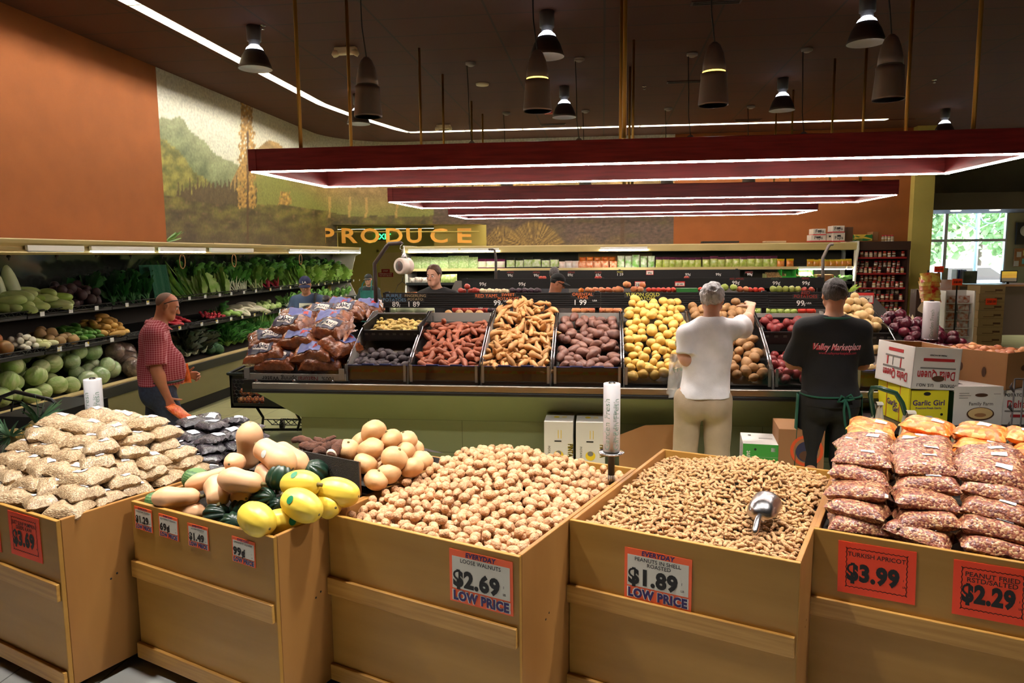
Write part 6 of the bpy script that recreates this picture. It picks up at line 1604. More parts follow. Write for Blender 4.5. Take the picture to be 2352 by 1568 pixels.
def weave(name, base, line, sc, rough=.8):
 """Checked cloth: thin lines crossing on a coloured ground."""
 m = bpy.data.materials.new(name); m.use_nodes = True; N = m.node_tree.nodes; L = m.node_tree.links; b = N['Principled BSDF']
 tc = N.new('ShaderNodeTexCoord'); sp = N.new('ShaderNodeSeparateXYZ'); L.new(tc.outputs['Object'], sp.inputs[0])
 ad = N.new('ShaderNodeMath'); ad.operation = 'MULTIPLY_ADD'; ad.inputs[1].default_value = .25; L.new(sp.outputs['X'], ad.inputs[0]); L.new(sp.outputs['Y'], ad.inputs[2])
 fs = []
 for src in (ad.outputs[0], sp.outputs['Z']):
  mu = N.new('ShaderNodeMath'); mu.operation = 'MULTIPLY'; mu.inputs[1].default_value = sc; fr = N.new('ShaderNodeMath'); fr.operation = 'FRACT'; ls = N.new('ShaderNodeMath'); ls.operation = 'LESS_THAN'; ls.inputs[1].default_value = .24
  L.new(src, mu.inputs[0]); L.new(mu.outputs[0], fr.inputs[0]); L.new(fr.outputs[0], ls.inputs[0]); fs.append(ls.outputs[0])
 su = N.new('ShaderNodeMath'); L.new(fs[0], su.inputs[0]); L.new(fs[1], su.inputs[1]); ml = N.new('ShaderNodeMath'); ml.operation = 'MULTIPLY'; ml.inputs[1].default_value = .42; L.new(su.outputs[0], ml.inputs[0])
 mx = N.new('ShaderNodeMix'); mx.data_type = 'RGBA'; mx.inputs[6].default_value = lin(base); mx.inputs[7].default_value = lin(line); L.new(ml.outputs[0], mx.inputs[0]); L.new(mx.outputs[2], b.inputs['Base Color']); b.inputs['Roughness'].default_value = rough
 return m
def cloth(n, c, bump=.15, r=.85): return M(n, c, r, c2=tuple(int(x * .94) for x in c), ns=9, bump=bump, bs=180, obj=False)
c_white = cloth('white_cotton', (236, 234, 236)); c_khaki = cloth('khaki_cotton', (176, 158, 134)); c_black = cloth('black_cotton', (17, 17, 20)); c_blk2 = cloth('black_twill', (15, 15, 18)); c_jean = M('dark_denim', (46, 54, 76), .8, c2=(36, 42, 60), ns=60, obj=False)
c_green = cloth('green_apron_cloth', (22, 84, 64)); c_leather = M('black_leather', (24, 20, 18), .4)
h_grey = M('grey_hair', (206, 204, 206), .5, c2=(150, 148, 152), ns=26, stretch=(3, 3, .5), bump=.7, bs=90, obj=False); h_dark = M('dark_hair', (50, 44, 44), .5, c2=(88, 82, 84), ns=40, stretch=(3, 3, .6), bump=.7, bs=120, obj=False); h_black = M('black_hair', (16, 14, 15), .4, c2=(34, 28, 28), ns=30, bump=.4, bs=100, obj=False); h_brown = M('brown_hair', (96, 62, 40), .55, c2=(70, 44, 30), ns=40, bump=.6, bs=100, obj=False)
# --- B: man in white reaching over the potatoes
lb = PY(1614, 900, 5.16)
b = Person('man with grey hair in a white T-shirt seen from behind, reaching over the potatoes', (lb.x, 5.16, 0), 0, 1.735, sk_pale, .006, 1.04, .02, head=(.06, .06, 1.645), yaw=-.28, pitch=-.1, chest=(.03, .02, 1.27), neck=(.05, .02, 1.46), shR=(.2, .05, 1.43), shL=(-.115, .0, 1.39), hiR=(.1, 0, .93), hiL=(-.1, 0, .93), knR=(.115, .02, .5), knL=(-.115, .03, .5))
b.setw('elR', PY(1712, 748, 5.42)); b.setw('wrR', PY(1726, 708, 5.64)); b.setw('elL', PY(1576, 826, 5.12)); b.setw('wrL', PY(1561, 782, 5.30))
b.body(handR=dict(d=(.08, .8, .35), n=(-.2, .3, -1), t=(-1, 0, -.2), c=(.5, .9, .7)), handL=dict(d=(.0, .75, .5), n=(1, 0, -.2), t=(.2, .2, 1), c=(.9, 1.2, .8)))
b.shirt(c_white, .955, .78, .02, .032, .006, 't_shirt', seed=5); b.trousers(c_khaki, 1.0, .013, .06, .005, .075, 7); b.hair(h_grey, .016, -.03, -.055, .05, .005); b.shoes(M('white_trainer', (210, 208, 204), .6))
W = b.o.matrix_basis
pw, pe = Vector(b.J['wrL']), Vector(b.J['elL']); d = (pw - pe).normalized(); MB().lathe([(.036, -.008), (.04, -.006), (.04, .006), (.036, .008)], 20, 0, W @ frame(pw - d * .03, d.orthogonal(), d.cross(d.orthogonal()))).build('wristwatch', m_chrome, b.o)
def film(name, tint=(.9, .92, .92, 1)):
 m = bpy.data.materials.new(name); m.use_nodes = True; N = m.node_tree.nodes; L = m.node_tree.links; out = N['Material Output']; b_ = N['Principled BSDF']; b_.inputs['Base Color'].default_value = tint; b_.inputs['Roughness'].default_value = .18
 tc = N.new('ShaderNodeTexCoord'); nz = N.new('ShaderNodeTexNoise'); nz.inputs['Scale'].default_value = 22; bp = N.new('ShaderNodeBump'); bp.inputs['Strength'].default_value = 1; bp.inputs['Distance'].default_value = .01; L.new(tc.outputs['Object'], nz.inputs['Vector']); L.new(nz.outputs['Fac'], bp.inputs['Height']); L.new(bp.outputs[0], b_.inputs['Normal'])
 tr = N.new('ShaderNodeBsdfTransparent'); mx = N.new('ShaderNodeMixShader'); mx.inputs[0].default_value = .42; L.new(tr.outputs[0], mx.inputs[1]); L.new(b_.outputs[0], mx.inputs[2]); L.new(mx.outputs[0], out.inputs[0]); return m
m_film = film('clear_bag_film')
p = PY(1558, 856, 5.3)
o = T(MB().sheet([[(p.x + (-.055 - .02 * j / 8) + (.13 + .03 * j / 8) * i / 8 + .01 * math.sin(j + i), 5.3 + .02 * math.sin(i * 1.3 + j), p.z + .13 - .32 * j / 8 * (1 - .12 * (i / 8))) for i in range(9)] for j in range(9)]).sheet([[(p.x + (-.055 - .02 * j / 8) + (.13 + .03 * j / 8) * i / 8, 5.36 + .02 * math.sin(i * 1.1 + j), p.z + .13 - .3 * j / 8) for i in range(9)] for j in range(9)]).build('produce_bag', m_film), 'empty clear produce bag with green print in the left hand of the man in white', 'plastic bag')
MB().text('Fresh', frame((p.x + .02, 5.285, p.z + .02), (1, 0, .3), (-.3, 0, 1)), .05, 0, 'CENTER', .02).build('bag_print', m_print, o)
# --- C: man in black with a green apron, arms folded
lc = PY(1905, 900, 5.12)
c = Person('man in a black T-shirt and green apron seen from behind with arms folded', (lc.x, 5.12, 0), 0, 1.77, sk_mid, .0065, 1.12, .03, head=(.015, .035, 1.645), yaw=-.08, pitch=-.06, wrR=(-.08, .23, 1.17), wrL=(.08, .26, 1.14), elR=(.228, .07, 1.17), elL=(-.232, .07, 1.17))
c.body(handR=dict(n=(0, -1, 0), t=(0, 0, 1), c=.3), handL=dict(n=(0, -1, 0), t=(0, 0, 1), c=.3))
c.shirt(c_black, .9, .92, .018, .03, .004, 't_shirt', seed=9, neckcut=.063); c.trousers(c_blk2, 1.0, .006, .06, .004, .07, 11); c.hair(h_dark, .009, -.03, -.06, .05, .003); c.shoes(m_rubber)
W = c.o.matrix_basis; k = c.k
ap = MB()
def shell(o, rows_xz, off):
 """Points pressed onto the outside of a mesh from behind (-Y)."""
 out = []
 for r in rows_xz:
  q = []
  for x, z in r:
   ok, lo_, nn, _ = o.ray_cast(Vector((x, -1, z)), Vector((0, 1, 0))); q.append(tuple(W @ (lo_ + Vector((0, -off, 0)) if ok else Vector((x, -.1, z)))))
  out.append(q)
 return out
def ring(S_mesh, z, off, n=40, a0=0, a1=2 * PI):
 pts = []
 for i in range(n + 1):
  a = a0 + (a1 - a0) * i / n; dv = Vector((math.cos(a), math.sin(a), 0)); ok, lo_, nn, _ = S_mesh.ray_cast(dv * .8 + Vector((0, 0, z)), -dv)
  pts.append(W @ ((lo_ + dv * off) if ok else (dv * .16 + Vector((0, 0, z)))))
 return pts
fr_rows = []
for j in range(10):
 z = .98 - .5 * j / 9; fr_rows.append([tuple(W @ Vector(((.21 + .012 * j / 9) * math.sin(a) * k, (.165 + .035 * j / 9) * math.cos(a) * k, z))) for a in [-1.75 + 3.5 * i / 20 for i in range(21)]])
m = MB(); m.sheet(fr_rows); bib = [[tuple(W @ Vector((.15 * math.sin(a) * k, .15 * math.cos(a) * k + .01, z))) for a in [-1.2 + 2.4 * i / 10 for i in range(11)]] for z in (1.35, 1.2, 1.05, .97)]; m.sheet(bib)
apo = m.build('apron', c_green, c.o); md = apo.modifiers.new('thick', 'SOLIDIFY'); md.thickness = .004
MB().tube(ring(c.s, .985, .006, 40, PI * .95, PI * 2.05), .007, 6).build('apron_tie', c_green, apo)
pb = W @ Vector((.05, -.17, .985))
for pts in (((0, 0, 0), (.03, -.02, .03), (.05, -.02, .0), (.02, -.01, -.01), (0, 0, 0)), ((0, 0, 0), (-.03, -.02, .02), (-.05, -.02, -.02), (-.02, -.01, -.02), (0, 0, 0)), ((0, 0, 0), (-.01, -.02, -.08), (.0, -.02, -.16), (.02, -.015, -.25)), ((0, 0, 0), (.02, -.02, -.07), (.035, -.02, -.15), (.03, -.02, -.2))):
 MB().tube([pb + Vector(q) for q in pts], .008, 6).build('apron_string', c_green, apo)
MB().tube(ring(c.b, (c.neck[2] + .03), .01, 24), .012, 6).build('apron_neckband', c_green, apo)
def back_text(body, cx, cz, size, bold, italic, mt, wd):
 vs, fs = glyphs(body, 'CENTER', bold, italic); w0 = max(v[0] for v in vs) - min(v[0] for v in vs); kx = wd / w0
 pts = []
 for v in vs:
  x, z = cx + v[0] * kx, cz + v[1] * size; ok, lo_, nn, _ = c.s.ray_cast(Vector((x, -1, z)), Vector((0, 1, 0))); pts.append(tuple(W @ ((lo_ if ok else Vector((x, -.12, z))) + Vector((0, -.004, 0)))))
 return pts, fs
m = MB(); pts, fs = back_text('Valley Marketplace', .005, 1.3, .062, .025, .35, 0, .31); m.add(pts, fs, 0); m.add([(p_[0] + .002, p_[1] - .001, p_[2] + .003) for p_ in back_text('Valley Marketplace', .005, 1.3, .062, .0, .35, 0, .3)[0]], back_text('Valley Marketplace', .005, 1.3, .062, .0, .35, 0, .3)[1], 1)
pts, fs = back_text('www.valleymarketplace.com', .01, 1.272, .026, .0, .2, 0, .24); m.add(pts, fs, 0); m.build('shirt_lettering', [M('red_lettering', (186, 46, 66), .6), M('pink_lettering', (236, 200, 204), .6)], c.s)
# --- A: man in the red checked shirt, walking right
la = PY(368, 900, 5.4)
a_ = Person('bald man in a red checked shirt and jeans walking right, glasses on his head', (la.x, 5.4, 0), -.98, 1.69, sk_tan, .006, 1.06, .085, head=(.0, .1, 1.62), yaw=-.1, pitch=-.38, chest=(0, -.01, 1.27), neck=(0, .015, 1.455), shR=(.155, -.02, 1.395), shL=(-.155, .01, 1.395), elR=(.2, -.02, 1.11), elL=(-.21, .02, 1.12), wrR=(.19, .05, .88), wrL=(-.07, .2, 1.02), hiR=(.09, .0, .93), hiL=(-.09, 0, .93), knR=(.1, .12, .52), knL=(-.1, -.06, .5), anR=(.1, .2, .085), anL=(-.1, -.3, .13))
a_.body(handR=dict(d=(.0, .25, -.95), n=(-1, 0, 0), t=(0, 1, .2), c=(.7, 1.0, .7)), handL=dict(d=(.15, .9, -.2), n=(1, 0, -.3), t=(0, .2, 1), c=(.7, 1.0, .7)), nose=1.4, chin=1.1)
m_check = weave('red_check_cloth', (138, 30, 44), (214, 150, 158), 58)
a_.shirt(m_check, .966, .86, .02, .034, .004, 'checked_shirt', seed=4, neckcut=.063)
a_.trousers(c_jean, .98, .016, .36, .005, .075, 6, name='jeans'); a_.shoes(M('tan_leather_shoe', (150, 104, 66), .5)); a_.eyes(h_dark)
a_.hair(M('cropped_hair', (120, 90, 74), .7), .0035, -.02, -.05, -.028, 0, top=.1)
W = a_.o.matrix_basis; R_ = a_.R
Sb = Sdf(.007); Sb.ell(a_.pelvis + np.array((0, .022, .035)), np.array((.19, .172, .03)), None, .01); mobj(Sb.mesh('belt', cuts=[((0, 0, a_.pelvis[2] + .01), (0, 0, -1)), ((0, 0, a_.pelvis[2] + .05), (0, 0, 1))]), c_leather, a_.o)
hc = lambda x, y, z: W @ Vector(a_.headc + R_ @ (np.array((x, y, z)) * a_.hk))
g_ = MB()
for e in (-1, 1):
 g_.tube([hc(e * .08, -.03, .01), hc(e * .084, .03, .06), hc(e * .07, .078, .085)], .0035, 6); g_.tube([hc(e * (.036 + .026 * math.cos(t)), .094 + .004 * math.sin(t), .078 + .018 * math.sin(t)) for t in [2 * PI * i / 16 for i in range(17)]], .003, 6)
g_.tube([hc(-.012, .096, .08), hc(.012, .096, .08)], .003, 6); g_.build('eyeglasses', m_cable, a_.o)
# collar
cr = []
for j in range(3): cr.append([tuple(W @ Vector(a_.neck + np.array(((.072 + .012 * j) * math.sin(t), -.005 + (.078 + .014 * j) * math.cos(t) + .012 * (j == 2), .05 - .022 * j - .045 * max(0, math.cos(t)))))) for t in [.25 + (2 * PI - .5) * i / 24 for i in range(25)]])
cl = MB().sheet(cr).build('collar', m_check, a_.s); md = cl.modifiers.new('thick', 'SOLIDIFY'); md.thickness = .004
m_carrot = M('carrot_bag_film', (236, 92, 30), .25, c2=(255, 130, 60), ns=26, bump=.7, bs=60, coat=.8)
def carrot_bag(c0, d, up, L, label):
 m = pillow(L, L * .5, L * .3, 5, 14); o = m.build('carrot_bag', m_carrot); o.matrix_basis = frame(c0, d, up)
 MB().sheet([[(L / 2 - .005 + .05 * i / 4, (j / 4 - .5) * (.02 + .02 * i), .012 * math.sin(j * 2 + i)) for i in range(5)] for j in range(5)]).build('bag_neck', m_film, o) if False else None
 return T(o, label, 'bag of carrots', 'bags of carrots')
hR = W @ Vector(a_.J['wrR']); carrot_bag(hR + Vector((.10, -.02, -.12)), (.8, 0, -.55), (.1, 1, 0), .2, "bag of orange carrots hanging from the checked-shirt man's near hand")
hL = W @ Vector(a_.J['wrL']); carrot_bag(PY(424, 858, 5.55), (.1, .1, -1), (1, .2, 0), .17, "bag of orange carrots held in front of the checked-shirt man's belly")
# --- D: man in the blue cap at the greens
ld = PY(708, 720, 9.2)
d_ = Person('man in a navy cap and printed T-shirt looking down at the potato bags', (ld.x, 9.2, 0), PI + .12, 1.70, sk_mid, .0085, 1.08, .02, head=(.0, .09, 1.63), yaw=.18, pitch=-.4, chest=(0, .02, 1.26), neck=(0, .02, 1.45), elR=(.24, .1, 1.14), elL=(-.24, .08, 1.14), wrR=(.1, .32, 1.17), wrL=(-.06, .34, 1.2))
d_.body(); c_tee = cloth('slate_tee', (66, 84, 112)); d_.shirt(c_tee, .9, .8, .016, .03, .004, 't_shirt', seed=3); d_.trousers(c_jean, 1.0); d_.cap(cloth('navy_cap_cloth', (26, 34, 72)), None, 'LA'); d_.eyes(h_black); d_.hair(h_black, .004, -.03, -.05, .04, 0); d_.shoes(m_rubber)
W = d_.o.matrix_basis
rows = []
for j in range(9):
 r = []
 for i in range(7):
  x, z = (-.09 + .17 * i / 6), 1.34 - .34 * j / 8; ok, lo_, nn, _ = d_.s.ray_cast(Vector((x, 1, z)), Vector((0, -1, 0))); r.append(tuple(W @ ((lo_ if ok else Vector((x, .13, z))) + Vector((0, .004, 0)))))
 rows.append(r)
MB().sheet(rows).build('shirt_print', M('grey_print_cloth', (226, 222, 196), .8, c2=(40, 44, 48), ns=6, stretch=(.6, .6, 2.2), ramp=(.55, .62), obj=False), d_.s)
MB().tube([W @ Vector(p) for p in ((-.13, -.12, 1.2), (-.13, -.06, 1.44), (-.125, .06, 1.46), (-.13, .14, 1.36), (-.15, .13, 1.15), (-.2, .05, 1.0))], .018, 8).build('backpack_strap', cloth('strap_cloth', (40, 40, 44)), d_.o)
# --- E: woman bending, only dark hair seen
le = PY(806, 690, 7.95)
e_ = Person('person with black hair in a bun bending behind the potato bags', (le.x - .05, 7.95, 0), PI - .5, 1.62, sk_mid, .0095, .92, 0, head=(0, .28, 1.45), pitch=-.95, chest=(0, .08, 1.2), neck=(0, .2, 1.38), shR=(.17, .1, 1.36), shL=(-.17, .1, 1.36), elR=(.22, .25, 1.15), elL=(-.22, .25, 1.15), wrR=(.15, .42, 1.15), wrL=(-.15, .42, 1.15))
e_.body(hands=True); e_.shirt(cloth('dark_top', (60, 44, 54)), .85, .9, .014, .02); e_.trousers(c_jean); e_.hair(h_black, .02, -.05, -.1, .07, .003); e_.shoes(m_rubber)
S = Sdf(.006); S.ell(e_.headc + e_.R @ np.array((.02, -.1, .09)), (.05, .05, .045)); S.cap(e_.headc + e_.R @ np.array((0, -.08, -.02)), e_.headc + e_.R @ np.array((-.1, -.1, -.1)), .045, .02, .03); mobj(S.mesh('hair_bun', .003, 150), h_black, e_.hr)
# --- F: far woman in a dark cap
lf = PY(848, 660, 13.4)
f_ = Person('far person in a dark cap and teal apron beside the end of the greens case', (lf.x, 13.4, 0), PI - .1, 1.60, sk_pale, .0095, 1.0, .02, yaw=.1, pitch=-.15, elR=(.24, .05, 1.15), wrR=(.15, .3, 1.1), elL=(-.24, .05, 1.15), wrL=(-.15, .3, 1.1))
f_.body(); f_.shirt(cloth('charcoal_tee', (40, 46, 46)), .9, .9); f_.trousers(c_blk2); f_.cap(cloth('black_cap_cloth', (26, 26, 28))); f_.hair(h_black, .008, -.03, -.09, .02); f_.eyes(h_black); f_.shoes(m_rubber)
W = f_.o.matrix_basis
MB().sheet([[tuple(W @ Vector((.17 * math.sin(t), .145 * math.cos(t) + .02, z))) for t in [-1.2 + 2.4 * i / 10 for i in range(11)]] for z in (1.3, 1.1, .9, .6)]).build('apron', cloth('teal_apron', (40, 110, 104)), f_.o)
for e in (-1, 1): MB().tube([W @ Vector(p) for p in ((e * .1, .15, 1.28), (e * .09, .1, 1.42), (e * .06, .0, 1.5))], .012, 6).build('apron_strap', MATS['teal_apron'], f_.o)
# --- G: man in the black polo behind the rail
lg = PY(1004, 700, 8.12)
g_p = Person('man in a black polo with a red collar standing behind the front price rail', (lg.x, 8.12, 0), PI - .0, 1.84, sk_pale, .0085, 1.05, .02, head=(.02, .05, 1.64), yaw=-.3, pitch=-.12, elR=(.22, .0, 1.12), wrR=(.18, .24, 1.17), elL=(-.22, .02, 1.12), wrL=(-.16, .3, 1.2))
g_p.body(chin=1.15); g_p.shirt(cloth('black_polo', (24, 24, 27)), .92, .8, neckcut=.07); g_p.trousers(c_blk2); g_p.hair(h_brown, .01, -.03, -.05, .045, .003, top=1.6); g_p.eyes(h_brown); g_p.shoes(m_rubber)
W = g_p.o.matrix_basis
cr = [[tuple(W @ Vector(g_p.neck + np.array(((.07 + .014 * j) * math.sin(t), .0 + (.075 + .018 * j) * math.cos(t), .035 - .022 * j - (.1 if j else .05) * max(0, math.cos(t)))))) for t in [.3 + (2 * PI - .6) * i / 24 for i in range(25)]] for j in range(3)]
cl = MB().sheet(cr).build('red_collar', M('red_collar_cloth', (196, 30, 44), .8), g_p.s); md = cl.modifiers.new('thick', 'SOLIDIFY'); md.thickness = .004
# --- H: man in the black cap, profile
lh = PY(1268, 690, 8.85)
h_ = Person('man in a black cap turned right, bending between the two price rails', (lh.x - .05, 8.85, 0), -PI / 2 + .1, 1.72, sk_tan, .0085, 1.05, .02, head=(0, .12, 1.635), yaw=.0, pitch=-.4, chest=(0, .02, 1.26), neck=(0, .05, 1.45), elR=(.25, .12, 1.15), elL=(-.25, .12, 1.15), wrR=(.2, .34, 1.15), wrL=(-.2, .34, 1.15))
h_.body(nose=1.3); h_.shirt(cloth('brown_tee', (96, 80, 70)), .9, .8); h_.trousers(c_jean); h_.cap(cloth('black_cap_cloth2', (20, 22, 24))); h_.hair(h_black, .004, -.03, -.06, .02, 0); h_.eyes(h_black); h_.shoes(m_rubber)
W = h_.o.matrix_basis; hc2 = lambda x, y, z: W @ Vector(h_.headc + h_.R @ (np.array((x, y, z)) * h_.hk))
g_ = MB()
for e in (-1, 1): g_.tube([hc2(e * .082, -.01, .01), hc2(e * .078, .06, .008), hc2(e * .06, .095, .004)], .004, 6); g_.sheet([[hc2(e * (.034 + .024 * math.cos(t) * q), .1 - .01 * q, .0 + .018 * math.sin(t) * q) for t in [2 * PI * i / 14 for i in range(15)]] for q in (.05, 1)])
g_.build('sunglasses', m_cable, h_.o)
# --- I: far person, back of the head
li = PY(1273, 640, 11.75)
i_ = Person('far dark-haired person behind the capped man, only the top of the head showing', (li.x, 11.75, 0), 0, 1.74, sk_mid, .0095)
i_.body(); i_.shirt(cloth('grey_tee', (80, 80, 86)), .9, .8); i_.trousers(c_jean); i_.hair(h_dark, .012, -.03, -.05, .05, .003); i_.shoes(m_rubber)
# ================================================================ greens case along the left wall
m_cream = M('cream_enamel', (206, 186, 130), .45, c2=(198, 178, 122), ns=2); m_khk = M('khaki_panel', (128, 122, 86), .55); m_mirror = M('case_mirror', (110, 116, 110), .12, .85)
m_tagp = M('price_tag_card', (226, 230, 232), .5, c2=(214, 190, 60), ns=26, kind='cells', ramp=(.75, .8))
def yp(px, X=-5.4): return PX(px, 700, X).y
CY0, CY1 = 2.6, 15.15
gc = thing('greens_case', 'long open refrigerated case of greens along the left wall', 'produce case', (-5.5, 9, 0))
def ext(poly, y0, y1, nm, m, par=gc, bev=.004):
 return MB().prism(poly, y0, y1, 0, Matrix(((1, 0, 0, 0), (0, 0, 1, 0), (0, 1, 0, 0), (0, 0, 0, 1)))).build(nm, m, par, bevel=bev)
ext([(-5.2, 2.0), (-5.24, 1.985), (-5.9, 2.02), (-5.9, 2.1), (-5.24, 2.1), (-5.2, 2.135), (-5.19, 2.125), (-5.2, 2.09), (-5.26, 2.06), (-5.24, 2.03), (-5.195, 2.005)], CY0, CY1, 'canopy', m_cream)
ext([(-5.9, .5), (-5.93, .5), (-5.93, 2.02), (-5.9, 2.02)], CY0, CY1, 'back_panel', m_dark)
ext([(-5.895, 1.5), (-5.899, 1.5), (-5.8, 2.0), (-5.796, 2.0)], CY0, CY1, 'mirror', m_mirror)
ext([(-5.1, .63), (-5.16, .64), (-5.2, .62), (-5.2, .58), (-5.1, .58)], CY0, CY1, 'cream_lip', m_cream)
ext([(-5.07, .615), (-5.1, .615), (-5.1, .5), (-5.07, .51)], CY0, CY1, 'black_bumper', m_rubber)
ext([(-5.11, .5), (-5.13, .5), (-5.2, .14), (-5.18, .14)], CY0, CY1, 'lower_panel', m_khk)
ext([(-5.2, .14), (-5.22, .14), (-5.22, 0), (-5.2, 0)], CY0, CY1, 'kick_plate', m_black)
ext([(-5.18, .58), (-5.86, .82), (-5.9, .8), (-5.9, .5), (-5.18, .5)], CY0, CY1, 'bottom_well', m_dark)
for nm, xf, z in (('upper_shelf', -5.4, 1.42), ('lower_shelf', -5.25, 1.08)):
 y = CY0; k = 0
 while y < CY1 - .1:
  y2 = min(y + 1.2, CY1); sh = ext([(xf, z - .012), (-5.9, z + .05), (-5.9, z + .03), (xf, z - .04)], y, y2 - .01, nm, m_wire)
  m = MB(); m.tube([(xf + .0, y, z - .005), (xf + .03, (y + y2) / 2, z + .0), (xf, y2 - .01, z - .005)], .007, 6).tube([(xf, y, z + .035), (xf + .03, (y + y2) / 2, z + .04), (xf, y2 - .01, z + .035)], .005, 6)
  n = 14
  for i in range(n): a = y + (y2 - y) * i / n; m.tube([(xf + .02, a, z), (xf + .02, a + (y2 - y) / n / 2, z + .036), (xf + .02, a + (y2 - y) / n, z)], .0025, 4)
  m.build('wire_front', m_wire, sh)
  for i in range(3 if y > 5 else 0):
   a = y + .2 + .38 * i + .06 * ((k * 7 + i * 3) % 3 - 1)
   MB().box(xf + .035, xf + .038, a - .028, a + .028, z - .022, z + .022).build('price_tag', m_tagp, sh)
  y = y2; k += 1
W_ = MB(); W_.prism([(-5.09, .0), (-5.09, .64), (-5.45, 1.4), (-5.3, 1.95), (-5.18, 2.0), (-5.18, 2.13), (-5.93, 2.13), (-5.93, 0)], CY1, CY1 + .03, 0, Matrix(((1, 0, 0, 0), (0, 0, 1, 0), (0, 1, 0, 0), (0, 0, 0, 1)))); W_.build('end_panel', M('case_end_white', (226, 224, 214), .5), gc)
def tube_light(par, a, b, on, hz=.06, dn=(0, 0, -1)):
 """Fluorescent tube with a white back plate."""
 a, b = Vector(a), Vector(b); o = MB().bar(a + Vector((0, 0, .03)), b + Vector((0, 0, .03)), .03, .05).build('tube_light', m_white, par)
 MB().tube([a.lerp(b, .01), a.lerp(b, .99)], .014, 8).build('tube', EM('tube_on', (222, 248, 240), L_CASE) if on == 1 else (EM('tube_on_warm', (255, 246, 228), L_BACK) if on == 2 else M('tube_off', (216, 220, 216), .3)), o)
for p0, p1, on in ((60, 190, 0), (207, 352, 1), (365, 470, 1), (482, 580, 0), (664, 686, 1), (688, 722, 1), (724, 778, 1), (782, 826, 1)):
 y0, y1 = PX(p0, 577, -5.22).y, PX(p1, 577, -5.22).y; tube_light(gc, (-5.215, y0, 2.018), (-5.215, y1, 2.018), on)
for px in (20, 130, 222, 300, 372, 433, 490, 560, 640):
 y = PX(px, 590, -5.35).y; MB().lathe([(.012, 0), (.02, -.012), (.02, -.02), (.008, -.03), (.006, -.05)], 10, 0, Matrix.Translation((-5.35, y, 1.985))).build('mist_nozzle', m_wire, gc)
for k, px in enumerate((418, 537, 690)):
 p = PX(px, 586, -5.25); T(MB().tube([(p.x, p.y + .06 * math.sin(t) * (1 if t > .5 else .3), 1.99 - .09 + .09 * math.cos(t)) for t in [2 * PI * i / 18 for i in range(19)]], .006, 6).build('twine_loop', M('orange_twine', (206, 156, 110), .8)), 'loop of pale orange twine hanging under the greens canopy, %s from left' % nth(k), 'twine', 'twine loops')
def leafy(name, col, col2, stem, n, L, w, curl=.6, ruffle=.02, spread=.5, stemf=.3, s=0):
 """A bunch: leaf blades fanning out of pale stalks."""
 R = random.Random(s * 13 + hash_(name)); mb = MB(); ms = MB()
 for i in range(n):
  a = R.uniform(0, 2 * PI); q = R.uniform(.15, 1) * spread; l = L * R.uniform(.75, 1.1); d = Vector((math.cos(a) * q, math.sin(a) * q, 1)).normalized(); side = d.cross(Vector((math.cos(a + 1.2), math.sin(a + 1.2), .2))).normalized(); out = Vector((math.cos(a), math.sin(a), -.4))
  P = lambda t: d * l * t + out * curl * l * t * t * .5
  b0 = Vector((math.cos(a), math.sin(a), 0)) * w * .18
  if stemf > 0: ms.tube([b0 + P(0), b0 + P(stemf * .6), b0 + P(stemf + .12)], [w * .11, w * .09, w * .05], 5)
  rows = []
  for j in range(6):
   t = stemf + (1 - stemf) * j / 5; ww = w * math.sin(PI * (.12 + .83 * j / 5)) ** .7
   rows.append([b0 + P(t) + side * ww * u + out * (abs(u) * w * .35 + ruffle * math.sin(j * 2.6 + u * 7 + i)) for u in (-.5, -.25, 0, .25, .5)])
  mb.sheet(rows)
 o = mb.build(name, M(name + '_leaf', col, .5, c2=col2, ns=9, var=.12))
 if stemf > 0: ms.build('stalks', M(name + '_stalk', stem, .45), o)
 return o
def row_bunch(name, cat, px0, px1, X, z, tilt, step, label, args, rows=1, sc=1, dx=.11, dz=.05, nv=2):
 K = Kind(name, cat, label + 's', [leafy(name, *args, s=v) for v in range(nv)]); y0, y1 = yp(px0, X), yp(px1, X); n = max(1, int((y1 - y0) / step))
 for r in range(rows):
  for i in range(n): K.put((X - dx * r + rnd.uniform(-.02, .02), y0 + (y1 - y0) * (i + .5 + .4 * (r % 2)) / n, z + dz * r), (rnd.uniform(-.15, .15), tilt + rnd.uniform(-.15, .15), rnd.uniform(-.2, .2)), sc * rnd.uniform(.85, 1.12), label)
 K.finish()
G1, G2, G3 = (34, 84, 40), (84, 150, 58), (150, 198, 96)
WS = (226, 232, 204)
U, V, Z1, Z2 = -5.47, -5.32, 1.43, 1.09
row_bunch('collard_bunch', 'greens', 175, 300, -5.72, Z1 + .12, -.1, .24, 'big-leaved dark bunch at the back of the top shelf', (G1, (46, 96, 44), G2, 10, .32, .16), 1)
row_bunch('kale_bunch', 'greens', 252, 350, U, Z1, -.5, .15, 'dark green bunch on the top shelf left of the netted bag', (G1, (40, 100, 44), (60, 120, 60), 22, .3, .045, .3, .01, .6, .35), 2)
row_bunch('leek', 'leek', 400, 452, U, Z1, -.75, .11, 'long leek fanning up the back of the top shelf', ((70, 140, 64), (150, 190, 90), (214, 226, 180), 7, .52, .05, .25, 0, .22, .0), 1)
row_bunch('napa_cabbage', 'cabbage', 452, 522, U, Z1, -.45, .19, 'napa cabbage standing on the top shelf', (G3, (196, 220, 150), WS, 16, .34, .13, .25, .02, .3, .0), 1, 1)
row_bunch('bok_choy', 'bok choy', 520, 574, U, Z1, -.45, .17, 'bok choy with white stalks on the top shelf', ((50, 120, 50), G2, WS, 14, .34, .08, .6, .015, .45, .5), 1)
row_bunch('chard_bunch', 'chard', 576, 612, U, Z1, -.45, .2, 'green chard on the top shelf', ((60, 120, 50), G3, (200, 214, 150), 14, .36, .12, .6, .02), 1)
